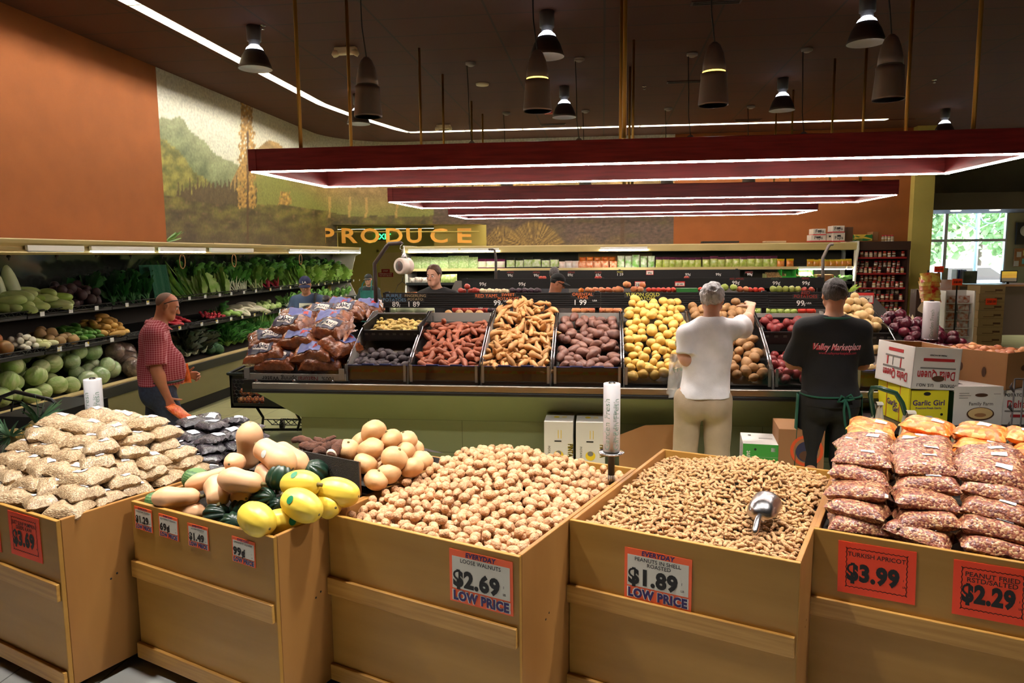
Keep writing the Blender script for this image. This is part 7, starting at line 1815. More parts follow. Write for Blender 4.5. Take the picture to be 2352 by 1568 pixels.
row_bunch('red_chard_bunch', 'chard', 612, 646, U, Z1, -.45, .2, 'red-stemmed chard on the top shelf', ((70, 130, 56), G3, (170, 30, 56), 14, .36, .12, .6, .02, .5, .45), 1)
row_bunch('romaine_lettuce', 'lettuce', 646, 700, U, Z1, -.45, .24, 'romaine lettuce on the top shelf near the capped man', (G3, (150, 196, 90), WS, 16, .34, .11, .4, .03, .4, .1), 2)
row_bunch('lettuce_head', 'lettuce', 700, 795, U, Z1, -.45, .24, 'bright leaf lettuce at the far end of the top shelf', ((130, 180, 70), (170, 206, 100), WS, 20, .27, .13, .7, .04, .9, .0), 2)
row_bunch('mixed_greens', 'greens', 430, 765, -5.66, Z1 + .16, .0, .26, 'green bunch stacked at the back of the top shelf', ((56, 120, 46), (96, 160, 66), G3, 18, .32, .08, .42, .03, .5, .25), 1)
row_bunch('broccoli_leaf_bunch', 'greens', 300, 352, -5.72, Z1 + .14, -.2, .2, 'leafy dark bunch behind the netted bag', (G1, (60, 120, 60), G2, 16, .28, .07, .6, .03, .8, .25), 1)
row_bunch('red_kale_bunch', 'kale', 415, 470, -5.28, .69, -.35, .17, 'dark purple-green kale in the bottom well behind the checked man', ((36, 60, 34), (66, 66, 44), WS, 34, .28, .07, .7, .04, 1, .2), 3, 1, .14, .06)
row_bunch('parsley_bunch', 'parsley', 512, 590, -5.28, .69, -.35, .17, 'curly green parsley in the bottom well', ((46, 116, 40), (84, 150, 60), G3, 60, .27, .035, .7, .02, 1.1, .3), 3, 1, .14, .06)
row_bunch('green_onion_bunch', 'green onions', 585, 640, -5.28, .69, -.35, .2, 'green onions with white ends in the bottom well', ((80, 150, 70), G3, (232, 234, 214), 26, .4, .02, .25, 0, .5, .4), 3, 1, .14, .06)
row_bunch('celery_bunch', 'celery', 640, 800, -5.28, .69, -.4, .3, 'celery in the far part of the bottom well', ((110, 168, 66), G3, (170, 200, 110), 14, .36, .07, .4, .02, .4, .5), 2, 1, .12, .06)
row_bunch('radish_greens', 'greens', 492, 516, V - .1, Z2 + .03, -.3, .2, 'green radish tops on the lower shelf', (G1, G2, G2, 16, .2, .05, .7, .02, 1, .3), 1)
row_bunch('herb_bunch', 'herbs', 655, 800, V, Z2, -.4, .3, 'green herb bunch at the far end of the lower shelf', ((60, 130, 50), G3, WS, 20, .24, .06, .6, .02, .8, .3), 1)
def veg_row(name, cat, mat, px0, px1, X, z, mk, n, r, label, layers=3, rotf=None, dx=.42, slope=.2):
 K = Kind(name, cat, label + 's', [mk(v) for v in range(3)]); y0, y1 = yp(px0, X), yp(px1, X)
 P = drop(n, lambda: (rnd.uniform(-dx, -.0), rnd.uniform(y0 + r * .6, y1 - r * .6)), lambda x, y: z - slope * x, lambda x, y: z - slope * x + r * (.6 + 1.7 * (layers - 1) * min(1, .35 + (-x) / (dx * .6))), [r * .9, r, r * 1.1], 5, 80, .9)
 for x, y, zz, q in P: K.put((X + x, y, zz), rotf() if rotf else (rnd.uniform(0, 6), rnd.uniform(0, 6), rnd.uniform(0, 6)), q / r, label)
 K.finish()
def ball(name, mat, r, amp=.06, sq=1, lz=1): return lambda v: blob_obj(name, mat, r * lz, r, r * sq, v + hash_(name), amp, 1.6, 3)
m_cab = M('cabbage_leaf', (142, 176, 92), .5, c2=(204, 214, 158), ns=7, stretch=(3, 1, 1), var=.12, bump=.6, bs=22); m_cabw = M('wrapped_cabbage_film', (150, 186, 120), .2, c2=(206, 222, 180), ns=6, bump=.8, bs=26, coat=1, var=.1)
veg_row('cabbage', 'cabbage', None, -60, 172, -5.2, .6, ball('cabbage', m_cab, .088), 60, .088, 'pale green cabbage in the bottom well at left', 3, None, .52, .36)
veg_row('wrapped_cabbage', 'cabbage', None, 176, 282, -5.2, .6, ball('wrapped_cabbage', m_cabw, .092), 26, .092, 'film-wrapped cabbage in the bottom well', 3, None, .5, .36)
veg_row('bagged_roots', 'bag of roots', None, 288, 345, -5.2, .62, lambda v: blob_obj('bagged_roots', M('root_bag_film', (150, 126, 110), .22, c2=(96, 84, 76), ns=14, bump=.8, bs=30, coat=1), .15, .12, .14, v, .15, 2, 3), 7, .12, 'clear bag of brown roots in the bottom well', 2, lambda: (0, .3, rnd.uniform(0, 6)), .45, .36)
veg_row('broccoli', 'broccoli', None, 470, 510, -5.22, .62, ball('broccoli', M('broccoli_floret', (46, 88, 60), .7, c2=(70, 110, 70), ns=40, bump=.9, bs=90), .075, .2), 24, .075, 'broccoli head in the bottom well', 3, None, .5, .36)
m_daik = M('daikon_skin', (206, 214, 160), .45, c2=(150, 180, 84), ns=2, var=.1)
def long_(name, mat, L, R): return lambda v: blob_obj(name, mat, L / 2 * (1 + .1 * v), R, R, v + hash_(name), .05, 1.2, 3, .06, -.25)
ly = lambda: (rnd.uniform(0, 6), rnd.uniform(-.25, .1), PI + rnd.gauss(0, .35))
veg_row('daikon_radish', 'daikon', None, 32, 180, -5.42, Z1, long_('daikon_radish', m_daik, .24, .047), 34, .05, 'pale green-white daikon on the top shelf', 3, ly, .3, .1)
veg_row('pale_gourd', 'gourd', None, -40, 78, -5.7, 1.62, long_('pale_gourd', M('gourd_skin', (176, 196, 140), .5, c2=(206, 214, 176), ns=3), .36, .06), 12, .07, 'long pale gourd standing at the back of the top shelf', 2, lambda: (0, 1.2, rnd.uniform(-.3, .3)), .12, .1)
veg_row('beet', 'beet', None, 172, 250, -5.42, Z1, ball('beet', M('beet_skin', (66, 42, 46), .6, c2=(46, 30, 34), ns=8), .052), 32, .054, 'dark beet on the top shelf', 3, None, .34, .14)
veg_row('turnip', 'turnip', None, 126, 182, -5.27, Z2, ball('turnip', M('turnip_skin', (176, 146, 96), .55, c2=(140, 110, 70), ns=6, var=.15), .058, .1), 18, .06, 'brownish turnip on the lower shelf', 2, None, .34, .12)
veg_row('garlic_bulb', 'garlic', None, 50, 86, -5.27, Z2 + .01, ball('garlic_bulb', M('garlic_skin', (226, 222, 200), .5), .03, .1), 34, .032, 'white garlic bulb in the clear tray on the lower shelf', 3, None, .2, .12)
veg_row('endive', 'endive', None, 90, 124, -5.27, Z2, long_('endive', M('endive_leaf', (206, 214, 130), .5, c2=(232, 230, 190), ns=5), .14, .028), 9, .034, 'pale yellow endive on the lower shelf', 2, ly, .2, .12)
veg_row('cucumber', 'cucumber', None, 178, 244, -5.27, Z2, long_('cucumber', M('cucumber_skin', (60, 116, 44), .4, c2=(110, 156, 70), ns=12, bump=.3, bs=60, var=.12), .17, .027), 40, .032, 'green cucumber on the lower shelf', 4, ly, .34, .14)
veg_row('parsnip', 'parsnip', None, 244, 300, -5.27, Z2, long_('parsnip', M('parsnip_skin', (214, 174, 96), .5, c2=(190, 146, 70), ns=8, var=.1), .13, .032), 40, .034, 'yellow-tan parsnip on the lower shelf', 4, ly, .34, .2)
veg_row('heirloom_squash', 'squash', None, -30, 32, -5.27, Z2, ball('heirloom_squash', M('orange_squash_skin', (190, 100, 48), .5, c2=(120, 100, 50), ns=4), .07, .06, .85), 9, .07, 'orange squash at the left end of the lower shelf', 2, None, .3, .12)
m_rad = M('radish_skin', (176, 36, 56), .35, c2=(206, 70, 80), ns=5, var=.1)
veg_row('long_radish', 'radish', None, 402, 442, -5.27, Z2, long_('long_radish', m_rad, .13, .02), 34, .026, 'red long radish in front of the checked man', 4, ly, .3, .2)
veg_row('radish', 'radish', None, 492, 526, -5.27, Z2, ball('radish', m_rad, .022), 34, .024, 'round red radish on the lower shelf', 3, None, .26, .16)
veg_row('zucchini', 'zucchini', None, 524, 562, -5.27, Z2, long_('zucchini', M('zucchini_skin', (134, 180, 76), .4, c2=(170, 204, 110), ns=4), .19, .036), 12, .042, 'light green zucchini on the lower shelf', 2, ly, .28, .12)
veg_row('white_radish', 'daikon', None, 556, 606, -5.27, Z2, long_('white_radish', M('white_radish_skin', (230, 226, 200), .45), .34, .036), 22, .042, 'white radish stacked on the lower shelf', 3, ly, .3, .14)
veg_row('baby_bok_choy', 'bok choy', None, 604, 655, -5.27, Z2, ball('baby_bok_choy', M('baby_choy', (196, 214, 150), .5, c2=(140, 180, 80), ns=5), .045, .15), 34, .045, 'baby bok choy on the lower shelf', 2, None, .28, .14)
a = yp(356, -5.45); b = yp(398, -5.45)
T(MB().sheet([[(-5.44 - .06 * j / 8 + .012 * math.sin(i * 1.7), a + (b - a) * i / 10, Z1 + .01 + .42 * j / 8) for i in range(11)] for j in range(9)]).sheet([[(-5.6 - .03 * j / 8, a + (b - a) * i / 6, Z1 + .01 + .42 * j / 8) for i in range(7)] for j in range(9)]).build('netted_bag', M('dark_green_net', (28, 84, 60), .75, spec=.2, bump=.8, bs=40)), 'tall dark green netted bag on the top shelf', 'bag')
T(MB().box(-5.75, -5.3, yp(500, -5.3), yp(606, -5.3), 2.12, 2.145).build('flattened_carton', M('flat_carton', (196, 168, 130), .8)), 'flat pale carton lying on top of the greens case', 'carton')
T(MB().box(-5.9, -5.4, yp(40, -5.4), yp(160, -5.4), 2.115, 2.14).build('flattened_carton', MATS['flat_carton']), 'flat brown carton on top of the greens case at far left', 'carton')
o = leafy('leek_leaves', (90, 140, 70), (130, 170, 80), WS, 8, .45, .03, .05, 0, .1, 0, 3); o.location = (-5.25, yp(395, -5.25), 2.15); o.rotation_euler = (-1.35, 0, .2); o.name = 'leek'; T(o, 'green leek tops lying on the greens case canopy', 'leek')
small = PX(133, 922, -5.06)
m = MB(); X = frame((-5.062, PX(118, 922, -5.06).y, .5), (0, 1, 0), (0, 0, 1)); m.box(0, .19, 0, .11, 0, .003, 0, X).box(.01, .18, .02, .09, .003, .004, 1, X).text('4/$1.00', X @ Matrix.Translation((.095, .035, .005)), .055, 2, 'CENTER', .02, .15)
T(m.build('price_sign', [MATS['red_card'], m_paper, m_ink]), 'red-edged price sign reading 4/$1.00 on the greens case bumper', 'price sign')
# ================================================================ back wall case, doorway, shop name, spice shelf
BX0, BX1, BF = -4.2, 4.98, 15.15
bc = thing('salad_case', 'long open refrigerated case of bagged salads along the back wall', 'produce case', (.4, 15.6, 0))
def extx(poly, x0, x1, nm, m, par): return MB().prism(poly, x0, x1, 0, Matrix(((0, 0, 1, 0), (1, 0, 0, 0), (0, 1, 0, 0), (0, 0, 0, 1)))).build(nm, m, par, bevel=.004)
extx([(BF, 2.13), (BF - .02, 2.14), (BF - .03, 2.12), (BF, 2.0), (BF + .1, 1.99), (16.15, 1.99), (16.15, 2.1), (BF + .05, 2.1)], BX0, BX1, 'canopy', m_cream, bc)
MB().box(BX0, BX1, 16.1, 16.15, .5, 2.0).build('back_panel', M('case_back_dark', (70, 66, 52), .7), bc)
for i, (px0, px1, t) in enumerate(((935, 1050, 0), (1052, 1150, 0), (1155, 1325, 0), (1328, 1500, 1), (1505, 1700, 0), (1702, 1960, 0))):
 a, b = PY(px0, 590, 16.08).x, PY(px1, 590, 16.08).x; MB().box(a, b - .02, 16.07, 16.085, 1.7, 1.97).build('pegboard', M('tan_pegboard', (206, 176, 116), .7, c2=(160, 130, 84), ns=60, kind='voronoi', ramp=(.06, .1), obj=False) if t else M('dark_pegboard', (108, 102, 78), .7, c2=(60, 56, 44), ns=60, kind='voronoi', ramp=(.06, .1), obj=False), bc)
for nm, y0, z in (('upper_shelf', 15.3, 1.655), ('middle_shelf', 15.2, 1.36), ('lower_shelf', 15.1, 1.05)): MB().box(BX0, BX1, y0, 16.08, z - .03, z).box(BX0, BX1, y0 - .015, y0, z - .045, z + .01, 1).build(nm, [m_wire, m_cream if z > 1.6 else m_rubber], bc)
MB().box(BX0, BX1, 15.05, 16.1, 0, .6).build('base', m_khk, bc)
for x in (BX0 - .02, BX1): extx([(16.16, 0), (15.02, 0), (15.02, .65), (15.2, 1.3), (15.16, 1.75), (15.08, 2.0), (15.1, 2.16), (16.16, 2.16)], x, x + .03, 'end_panel', MATS['case_end_white'], bc)
for p0, p1, y in ((938, 1052, 577), (1058, 1146, 575), (1379, 1487, 571)): a, b = PY(p0, y, 15.12), PY(p1, y, 15.12); tube_light(bc, (a.x, 15.125, 2.035), (b.x, 15.125, 2.035), 2)
for p0, p1 in ((1834, 1886), (1890, 1942), (1945, 1957)): a, b = PY(p0, 614, 15.28), PY(p1, 614, 15.28); tube_light(bc, (a.x, 15.28, 1.61), (b.x, 15.28, 1.61), 2)
def upbag(name, cat, col, col2, w, h, d, top=None, ns=16, bot=None):
 m = MB(); rows = []; n = 8
 for sgn in (1, -1):
  rows = []
  for j in range(n + 1):
   t = j / n; e = math.sin(PI * min(1, t * .9 + .1)) ** .6 * (1 if j < n else .1)
   rows.append([((i / n - .5) * w * (1 - .06 * math.sin(PI * t)), -sgn * d / 2 * e * max(0, 1 - abs(i / n * 2 - 1) ** 2.4) ** .5, t * h) for i in range(n + 1)])
  k0 = len(m.f); m.sheet(rows if sgn > 0 else [r[::-1] for r in rows])
  for q in range(n * n):
   if top and q // n >= n - 2: m.m[k0 + q] = 1
   if bot and q // n < 1: m.m[k0 + q] = 1
 return m.build(name, [M(name + '_film', col, .25, c2=col2, ns=ns, coat=.9, bump=.5, bs=30, var=.1), M(name + '_band', top or bot or col, .3, coat=.8)])
def bag_row(name, cat, px0, px1, n, w, h, d, cols, label, z=1.655, y=15.42, top=None, bot=None, rows=1, dz=0, ns=16):
 K = Kind(name, cat, label + 's', [upbag(name, cat, cols[0], cols[1], w, h, d, top, ns, bot)])
 for r in range(rows):
  for i in range(n):
   p = PY(px0 + (px1 - px0) * (i + .5) / n, 600, y); K.put((p.x + rnd.uniform(-.01, .01), y + r * .16, z + dz * r), (rnd.uniform(-.12, .02), 0, rnd.uniform(-.1, .1)), rnd.uniform(.93, 1.05), '%s, %s from left%s' % (label, nth(i), '' if rows == 1 else (' in the front row' if r == 0 else ' in the rear row')))
 K.finish()
GR, GL = (150, 186, 106), (206, 222, 160)
bag_row('salad_bag', 'bag of salad', 945, 1096, 7, .25, .27, .1, (GR, GL), 'pale green bag of shredded lettuce on the back shelf', ns=30)
bag_row('coleslaw_bag', 'bag of salad', 1096, 1160, 3, .2, .2, .09, (GL, (222, 206, 200)), 'bag of slaw with a purple edge', top=(110, 30, 80), bot=(110, 30, 80))
bag_row('spring_mix_bag', 'bag of salad', 1162, 1283, 6, .19, .24, .09, ((170, 200, 110), (222, 226, 190)), 'black-edged bag of salad mix', top=(24, 24, 22), bot=(24, 24, 22))
bag_row('cream_tub', 'tub', 1283, 1328, 3, .15, .15, .1, ((240, 234, 226), (236, 206, 190)), 'white tub with a red print beside the tomatoes', ns=8)
bag_row('tomato_tub', 'tub of tomatoes', 1328, 1416, 5, .17, .15, .1, ((226, 120, 70), (240, 190, 150)), 'tub of orange tomatoes', ns=22)
bag_row('tomato_box', 'tub of tomatoes', 1330, 1414, 5, .15, .09, .1, ((222, 96, 34), (236, 150, 60)), 'upper tub of orange tomatoes behind', 1.8, 15.55, ns=22)
bag_row('herb_clamshell', 'box of herbs', 1418, 1505, 5, .15, .26, .07, ((120, 176, 80), (226, 232, 210)), 'clear box of green herbs', ns=10)
bag_row('celery_bag', 'bag of celery', 1507, 1612, 7, .15, .22, .09, ((170, 190, 70), (206, 214, 120)), 'purple-topped bag of celery left of the canopy clip', top=(90, 40, 66))
bag_row('celery_sticks_bag', 'bag of celery', 1614, 1786, 10, .165, .225, .09, ((166, 190, 70), (210, 216, 126)), 'purple-topped bag of celery right of the canopy clip', top=(96, 44, 70))
bag_row('carrot_pack', 'bag of carrots', 1784, 1826, 2, .14, .16, .08, ((226, 120, 40), (236, 160, 80)), 'separate yellow-topped bag of carrots', top=(230, 190, 40))
bag_row('baby_carrot_bag', 'bag of carrots', 1856, 1957, 8, .14, .15, .08, ((232, 140, 40), (240, 180, 70)), 'bag of baby carrots at the right end of the back shelf', top=(236, 206, 60))
bag_row('mushroom_pack', 'box of mushrooms', 938, 982, 3, .14, .12, .1, ((150, 130, 116), (216, 206, 196)), 'pack of mushrooms on the middle shelf behind the scale', 1.36, 15.3)
bag_row('romaine_bag', 'bag of lettuce', 1012, 1048, 3, .15, .18, .1, ((160, 190, 90), (220, 222, 150)), 'bag of yellow-green lettuce right of the back man', 1.36, 15.3)
bag_row('bell_pepper_pack', 'bag of peppers', 930, 985, 4, .14, .12, .1, ((200, 80, 40), (60, 96, 46)), 'red pepper pack low on the back case, left of the back man', 1.05, 15.2, ns=8)
for i, (px, py, wd, hh, c, lb) in enumerate(((1780, 634, .4, .16, (176, 176, 110), 'tray of pale mushrooms right of the far rail'), (1812, 630, .34, .26, (46, 160, 50), 'bright green produce bin on the back case'), (1845, 632, .36, .24, (60, 170, 60), 'bright green bin of ginger on the back case'))):
 p = PY(px, 648, 15.25); o = thing('produce_bin', lb, 'bin', (p.x, 15.3, 1.36), 0, 'bins on the back case'); mt = M('bin_plastic_%d' % i, c, .4)
 MB().prism([(-wd / 2 + .04, 0), (wd / 2 - .04, 0), (wd / 2, hh), (-wd / 2, hh)], -.2, -.19, 0, Matrix.Translation((p.x, 15.3, 1.36)) @ Matrix.Rotation(PI / 2, 4, 'X')).box(p.x - wd / 2, p.x - wd / 2 + .02, 15.2, 15.5, 1.36, 1.36 + hh).box(p.x + wd / 2 - .02, p.x + wd / 2, 15.2, 15.5, 1.36, 1.36 + hh).box(p.x - wd / 2, p.x + wd / 2, 15.1, 15.11, 1.36, 1.36 + hh * .45).build('bin_shell', mt, o)
 if i != 1: MB().sheet([[(p.x + (a / 8 - .5) * wd * .9, 15.12 + .3 * b / 5, 1.40 + hh * .3 + .1 * b / 5 + .015 * math.sin(a * 3 + b * 2)) for a in range(9)] for b in range(6)]).build('bin_contents', M('ginger_skin', (206, 166, 110), .7, c2=(150, 116, 72), ns=20, kind='voronoi'), o)
row = leafy('herb_crate_greens', (60, 110, 40), (100, 150, 60), G2, 40, .16, .05, .6, .02, 1.2, .2, 1); row.location = (PY(1922, 635, 15.3).x, 15.3, 1.36); row.scale = (2, 1, 1); T(row, 'green herbs under the lit tubes at the right end of the back case', 'herbs')
p = PY(1892, 640, 15.3); T(MB().box(p.x - .16, p.x + .16, 15.2, 15.5, 1.36, 1.5).build('open_carton', M('brown_carton', (146, 100, 60), .8)), 'brown carton beside the herbs on the back case', 'carton')
row = leafy('banana_bunch', (150, 190, 60), (176, 200, 80), G3, 9, .16, .04, .8, 0, .7, 0, 2); row.location = PY(1948, 674, 9.95); T(row, 'green bananas beside the head of the man in black', 'bananas')
# cartons and oddments on top
m_wcart = M('white_carton', (226, 218, 204), .6)
def wcarton(px0, px1, py0, py1, y, label, mat=None, txt=None, band=True):
 a, b = PY(px0, py1, y), PY(px1, py0, y); o = thing('carton', label, 'carton', ((a.x + b.x) / 2, y + .15, a.z), 0, 'cartons on top of the cases')
 MB().box(a.x, b.x, y, y + .32, a.z, b.z).build('box_body', mat or m_wcart, o, bevel=.004)
 if band: MB().box(a.x - .003, b.x + .003, y - .003, y + .323, a.z, a.z + .02).build('red_band', MATS['red_card'], o); w = b.x - a.x; MB().box(a.x + w * .35, a.x + w * .65, y - .004, y - .001, a.z + (b.z - a.z) * .55, a.z + (b.z - a.z) * .75).build('hand_hole', m_black, o)
 if txt: MB().text(txt, frame(((a.x + b.x) / 2, y - .003, a.z + .05), (1, 0, 0), (0, 0, 1)), .09, 0, 'CENTER', .01, (b.x - a.x) * .7).build('carton_lettering', m_ink, o)
wcarton(1863, 1897, 539, 555, 15.3, 'white carton at the bottom left of the carton stack', None, 'Fujis'); wcarton(1868, 1897, 525, 540, 15.3, 'white carton on top at the left of the stack', None, 'Fujis'); wcarton(1898, 1914, 536, 555, 15.34, 'narrow white carton in the middle of the stack'); wcarton(1913, 1941, 534, 555, 15.28, 'white carton at the bottom right of the stack', None, 'Fujis'); wcarton(1912, 1940, 518, 534, 15.28, 'white carton on top at the right of the stack', None, 'Fujis')
wcarton(1943, 1960, 521, 553, 15.45, 'dark brown carton leaning beside the white cartons', M('dark_carton', (84, 54, 34), .8), None, False); wcarton(1759, 1806, 553, 557, 15.4, 'flat tan carton on the back case canopy', MATS['flat_carton'], None, False); wcarton(1614, 1698, 553, 558, 15.5, 'flat dark tray on the back case canopy', m_dark, None, False)
# produce sign letters and doorway things
m_let = M('ochre_letter', (226, 160, 52), .5); m_let_s = M('ochre_letter_side', (150, 100, 36), .6)
A, B = PY(737, 541, 15.05), PY(1085, 540, 15.9)
sg = thing('department_sign', 'large ochre letters spelling PRODUCE over the doorway recess', 'sign', ((A.x + B.x) / 2, 15.5, 2.25))
dv = Vector((B.x - A.x, B.y - A.y, 0)); L_ = dv.length; dv.normalize()
for i, ch in enumerate('PRODUCE'):
 c0 = PY((752, 800, 850, 905, 951, 1008, 1065)[i], 541, 15.05 + .85 * i / 6); vs_, fs_ = glyphs(ch, 'CENTER', .025); y_ = [v[1] for v in vs_]; sx = (.24, .3, .36, .32, .3, .34, .28)[i] / max(.01, max(v[0] for v in vs_) - min(v[0] for v in vs_)); sy = .32 / (max(y_) - min(y_))
 X = frame((c0.x, c0.y, c0.z - .16), dv, (0, 0, 1)); mm = MB(); mm.add([(v[0] * sx * 1.12, (v[1] - min(y_)) * sy, .03) for v in vs_], fs_, 0, False, X)
 es = {}
 for f in fs_:
  for q in range(len(f)): es[(f[q], f[(q + 1) % len(f)])] = 1
 for (p_, q) in es:
  if (q, p_) not in es: a, b = vs_[p_], vs_[q]; mm.add([(a[0] * sx * 1.12, (a[1] - min(y_)) * sy, .03), (b[0] * sx * 1.12, (b[1] - min(y_)) * sy, .03), (b[0] * sx * 1.12, (b[1] - min(y_)) * sy, -.02), (a[0] * sx * 1.12, (a[1] - min(y_)) * sy, -.02)], [(3, 2, 1, 0)], 1, False, X)
 mm.build('letter', [m_let, m_let_s], sg)
MB().tube([(A.x - .1, A.y + .06, A.z + .08), (B.x + .15, B.y + .04, B.z + .08)], .012, 6).build('mounting_rail', m_olive, sg)
dr = thing('door_1', 'plain tan emergency exit door in the recess', 'door', (-5.3, AYB - .02, 0)); dr['kind'] = 'structure'
a, b = PY(872, 600, AYB - .04).x, PY(938, 600, AYB - .04).x
MB().box(a, b, AYB - .045, AYB - .001, 0, 2.03).build('door_leaf', M('tan_door', (206, 178, 116), .5), dr, bevel=.004); MB().box(a - .07, a, AYB - .06, AYB - .001, 0, 2.1).box(b, b + .07, AYB - .06, AYB - .001, 0, 2.1).box(a - .07, b + .07, AYB - .06, AYB - .001, 2.03, 2.1).build('door_frame', m_olive, dr)
m = MB(); X = frame((PY(869, 636, AYB - .06).x, AYB - .055, PY(869, 636, AYB - .06).z), (1, 0, 0), (0, 0, 1)); w = 36 / F * 17.9; m.box(0, w, 0, .11, 0, .006, 0, X).box(w * .22, w * .78, .11, .2, 0, .006, 0, X).text('EMERGENCY EXIT', X @ Matrix.Translation((w / 2, .065, .008)), .045, 1, 'CENTER', 0, w * .85).text('DO NOT BLOCK', X @ Matrix.Translation((w / 2, .02, .008)), .045, 1, 'CENTER', 0, w * .8).text('STOP', X @ Matrix.Translation((w / 2, .135, .008)), .05, 1)
T(m.build('door_sign', [M('dark_red_sign', (150, 26, 30), .5), M('cream_letter', (236, 214, 190), .6)]), 'red sign on the recess door reading EMERGENCY EXIT DO NOT BLOCK', 'sign')
p = PY(880, 543, AYB - .05); o = thing('exit_sign', 'EXIT sign with glowing green letters behind the PRODUCE letters', 'exit sign', (p.x, AYB, p.z)); MB().box(p.x - .17, p.x + .17, AYB - .06, AYB, p.z - .1, p.z + .1).build('sign_box', M('exit_box', (60, 70, 56), .5), o); MB().text('EXIT', frame((p.x, AYB - .063, p.z - .065), (1, 0, 0), (0, 0, 1)), .19, 0, 'CENTER', .02).build('lettering', EM('exit_green', (40, 235, 120), 2.2), o)
# spice shelf
m_dkw = M('dark_walnut_unit', (66, 42, 34), .55); SX0, SX1, SY = 5.0, 5.98, 15.3
sp = thing('spice_shelf', 'dark wooden shelf unit of red-lidded spice jars', 'shelf unit', (5.5, 15.5, 0))
MB().box(SX0, SX1, 15.75, 15.8, 0, 2.1).build('back_panel', m_dkw, sp); MB().box(SX0 - .02, SX1 + .06, SY - .02, 15.8, 1.98, 2.15).build('header', m_dkw, sp); MB().box(SX0, SX1, SY, 15.75, 0, .35).build('plinth', m_dkw, sp)
for x in (SX0 - .02, SX1 + .02): MB().box(x, x + .04, SY, 15.8, 0, 2.0).build('side_panel', m_dkw, sp)
def jar_obj(i, c):
 b = MB().lathe([(0, 0), (.032, 0), (.034, .005), (.034, .085), (.026, .1), (.026, .105)], 12).build('spice_jar', M('jar_fill_%d' % i, c, .25, c2=(236, 226, 200), ns=3, coat=.8, kind='cells', ramp=(.6, .65), stretch=(.1, .1, 30)))
 MB().lathe([(.029, .105), (.029, .128), (.0, .128)], 12).build('red_lid', M('red_lid', (186, 24, 30), .4), b); return b
K = Kind('spice_jar', 'jar', 'red-lidded spice jars', [jar_obj(i, c) for i, c in enumerate(((170, 110, 60), (120, 70, 40), (196, 160, 100), (150, 60, 40)))])
R5 = ('top', 'second', 'third', 'fourth', 'fifth')
for r, z in enumerate((1.83, 1.515, 1.228, .975, .72)):
 sh = MB().box(SX0, SX1, SY - .01, 15.75, z - .02, z).box(SX0, SX1, SY + .18, 15.75, z, z + .12).build('shelf', m_dkw, sp); MB().box(SX0, SX1, SY - .014, SY - .009, z - .022, z + .012).build('red_strip', M('red_shelf_strip', (150, 20, 26), .5), sh)
 for q in range(2):
  for i in range(11):
   if (i * 7 + r * 3 + q * 5) % 9 == 0: continue
   if r == 0 and q == 1: continue
   K.put((SX0 + .06 + .087 * i, SY + .05 + .2 * q, z + .0 + .12 * q), (0, 0, rnd.uniform(0, 6)), 1, 'red-lidded spice jar on the %s shelf, %s row, place %s from left' % (R5[r], 'front' if q == 0 else 'raised rear', nth(i)))
for i in range(4): p = PY(2028 + 7 * i, 550, 15.5); K.put((p.x, 15.5, 2.15), (0, 0, i), 1.0, 'red-lidded jar standing on top of the spice shelf, %s from left' % nth(i))
K.finish()
wcarton(1963, 2004, 538, 553, 15.35, 'green and yellow display tray on top of the spice shelf', M('green_tray_print', (40, 120, 60), .5, c2=(226, 190, 70), ns=8, kind='cells', obj=False, stretch=(1, 1, 3)), None, False); wcarton(2004, 2018, 532, 553, 15.4, 'small brown carton on top of the spice shelf', MATS['brown_carton'], None, False)
# ================================================================ stock cart, cartons, shopping carts, service counter
def carton(E, yaw, w, l, h, label, m, faces=(), open_top=False, tilt=(0, 0), inner=None, grp='produce cartons'):
 """A carton by its near bottom corner E: w along the right-hand face, l along the left-hand face going back."""
 X = Matrix.Translation(E) @ Matrix.Rotation(yaw, 4, 'Z') @ Matrix.Rotation(tilt[0], 4, 'X') @ Matrix.Rotation(tilt[1], 4, 'Y')
 o = thing('carton', label, 'carton', E, yaw, grp); t = .006; mb = MB()
 if open_top:
  mb.box(0, w, 0, l, 0, t, 0, X)
  for b in ((0, w, 0, t), (0, w, l - t, l), (0, t, 0, l), (w - t, w, 0, l)): mb.box(b[0], b[1], b[2], b[3], 0, h, 0, X)
  for b in ((t, w - t, t, .009), (t, w - t, l - .009, l - t), (t, .009, t, l - t), (w - .009, w - t, t, l - t)): mb.box(b[0], b[1], b[2], b[3], t, h - .002, 1, X)
 else: mb.box(0, w, 0, l, 0, h, 0, X)
 mb.build('box_body', [m, inner or m], o, bevel=.003)
 for nm, fs in faces:
  q = MB(); mats = []
  R_ = X @ frame((0, -.001, 0), (1, 0, 0), (0, 0, 1)); L_ = X @ frame((-.001, l, 0), (0, -1, 0), (0, 0, 1)); T_ = X @ frame((0, 0, h + .001), (1, 0, 0), (0, 1, 0))
  for f in fs:
   B, W_ = {'R': (R_, w), 'L': (L_, l), 'T': (T_, w)}[f[0]]; H_ = l if f[0] == 'T' else h
   if f[-1] not in mats: mats.append(f[-1])
   k = mats.index(f[-1])
   if f[1] == 'box': q.box(f[2] * W_, f[3] * W_, f[4] * H_, f[5] * H_, 0, .0012, k, B)
   elif f[1] == 'ell': q.add([(f[2] * W_ + f[4] * W_ * math.cos(a), f[3] * H_ + f[5] * H_ * math.sin(a), .0016 + .0004 * k) for a in [2 * PI * i / 24 for i in range(24)]], [tuple(range(24))], k, False, B)
   else: q.text(f[1], B @ Matrix.Translation((f[2] * W_, f[3] * H_, .002)) @ Matrix.Rotation(f[6], 4, 'Z'), f[4] * H_, k, 'CENTER', .02, f[5] * W_)
  q.build(nm, mats, o)
 return o
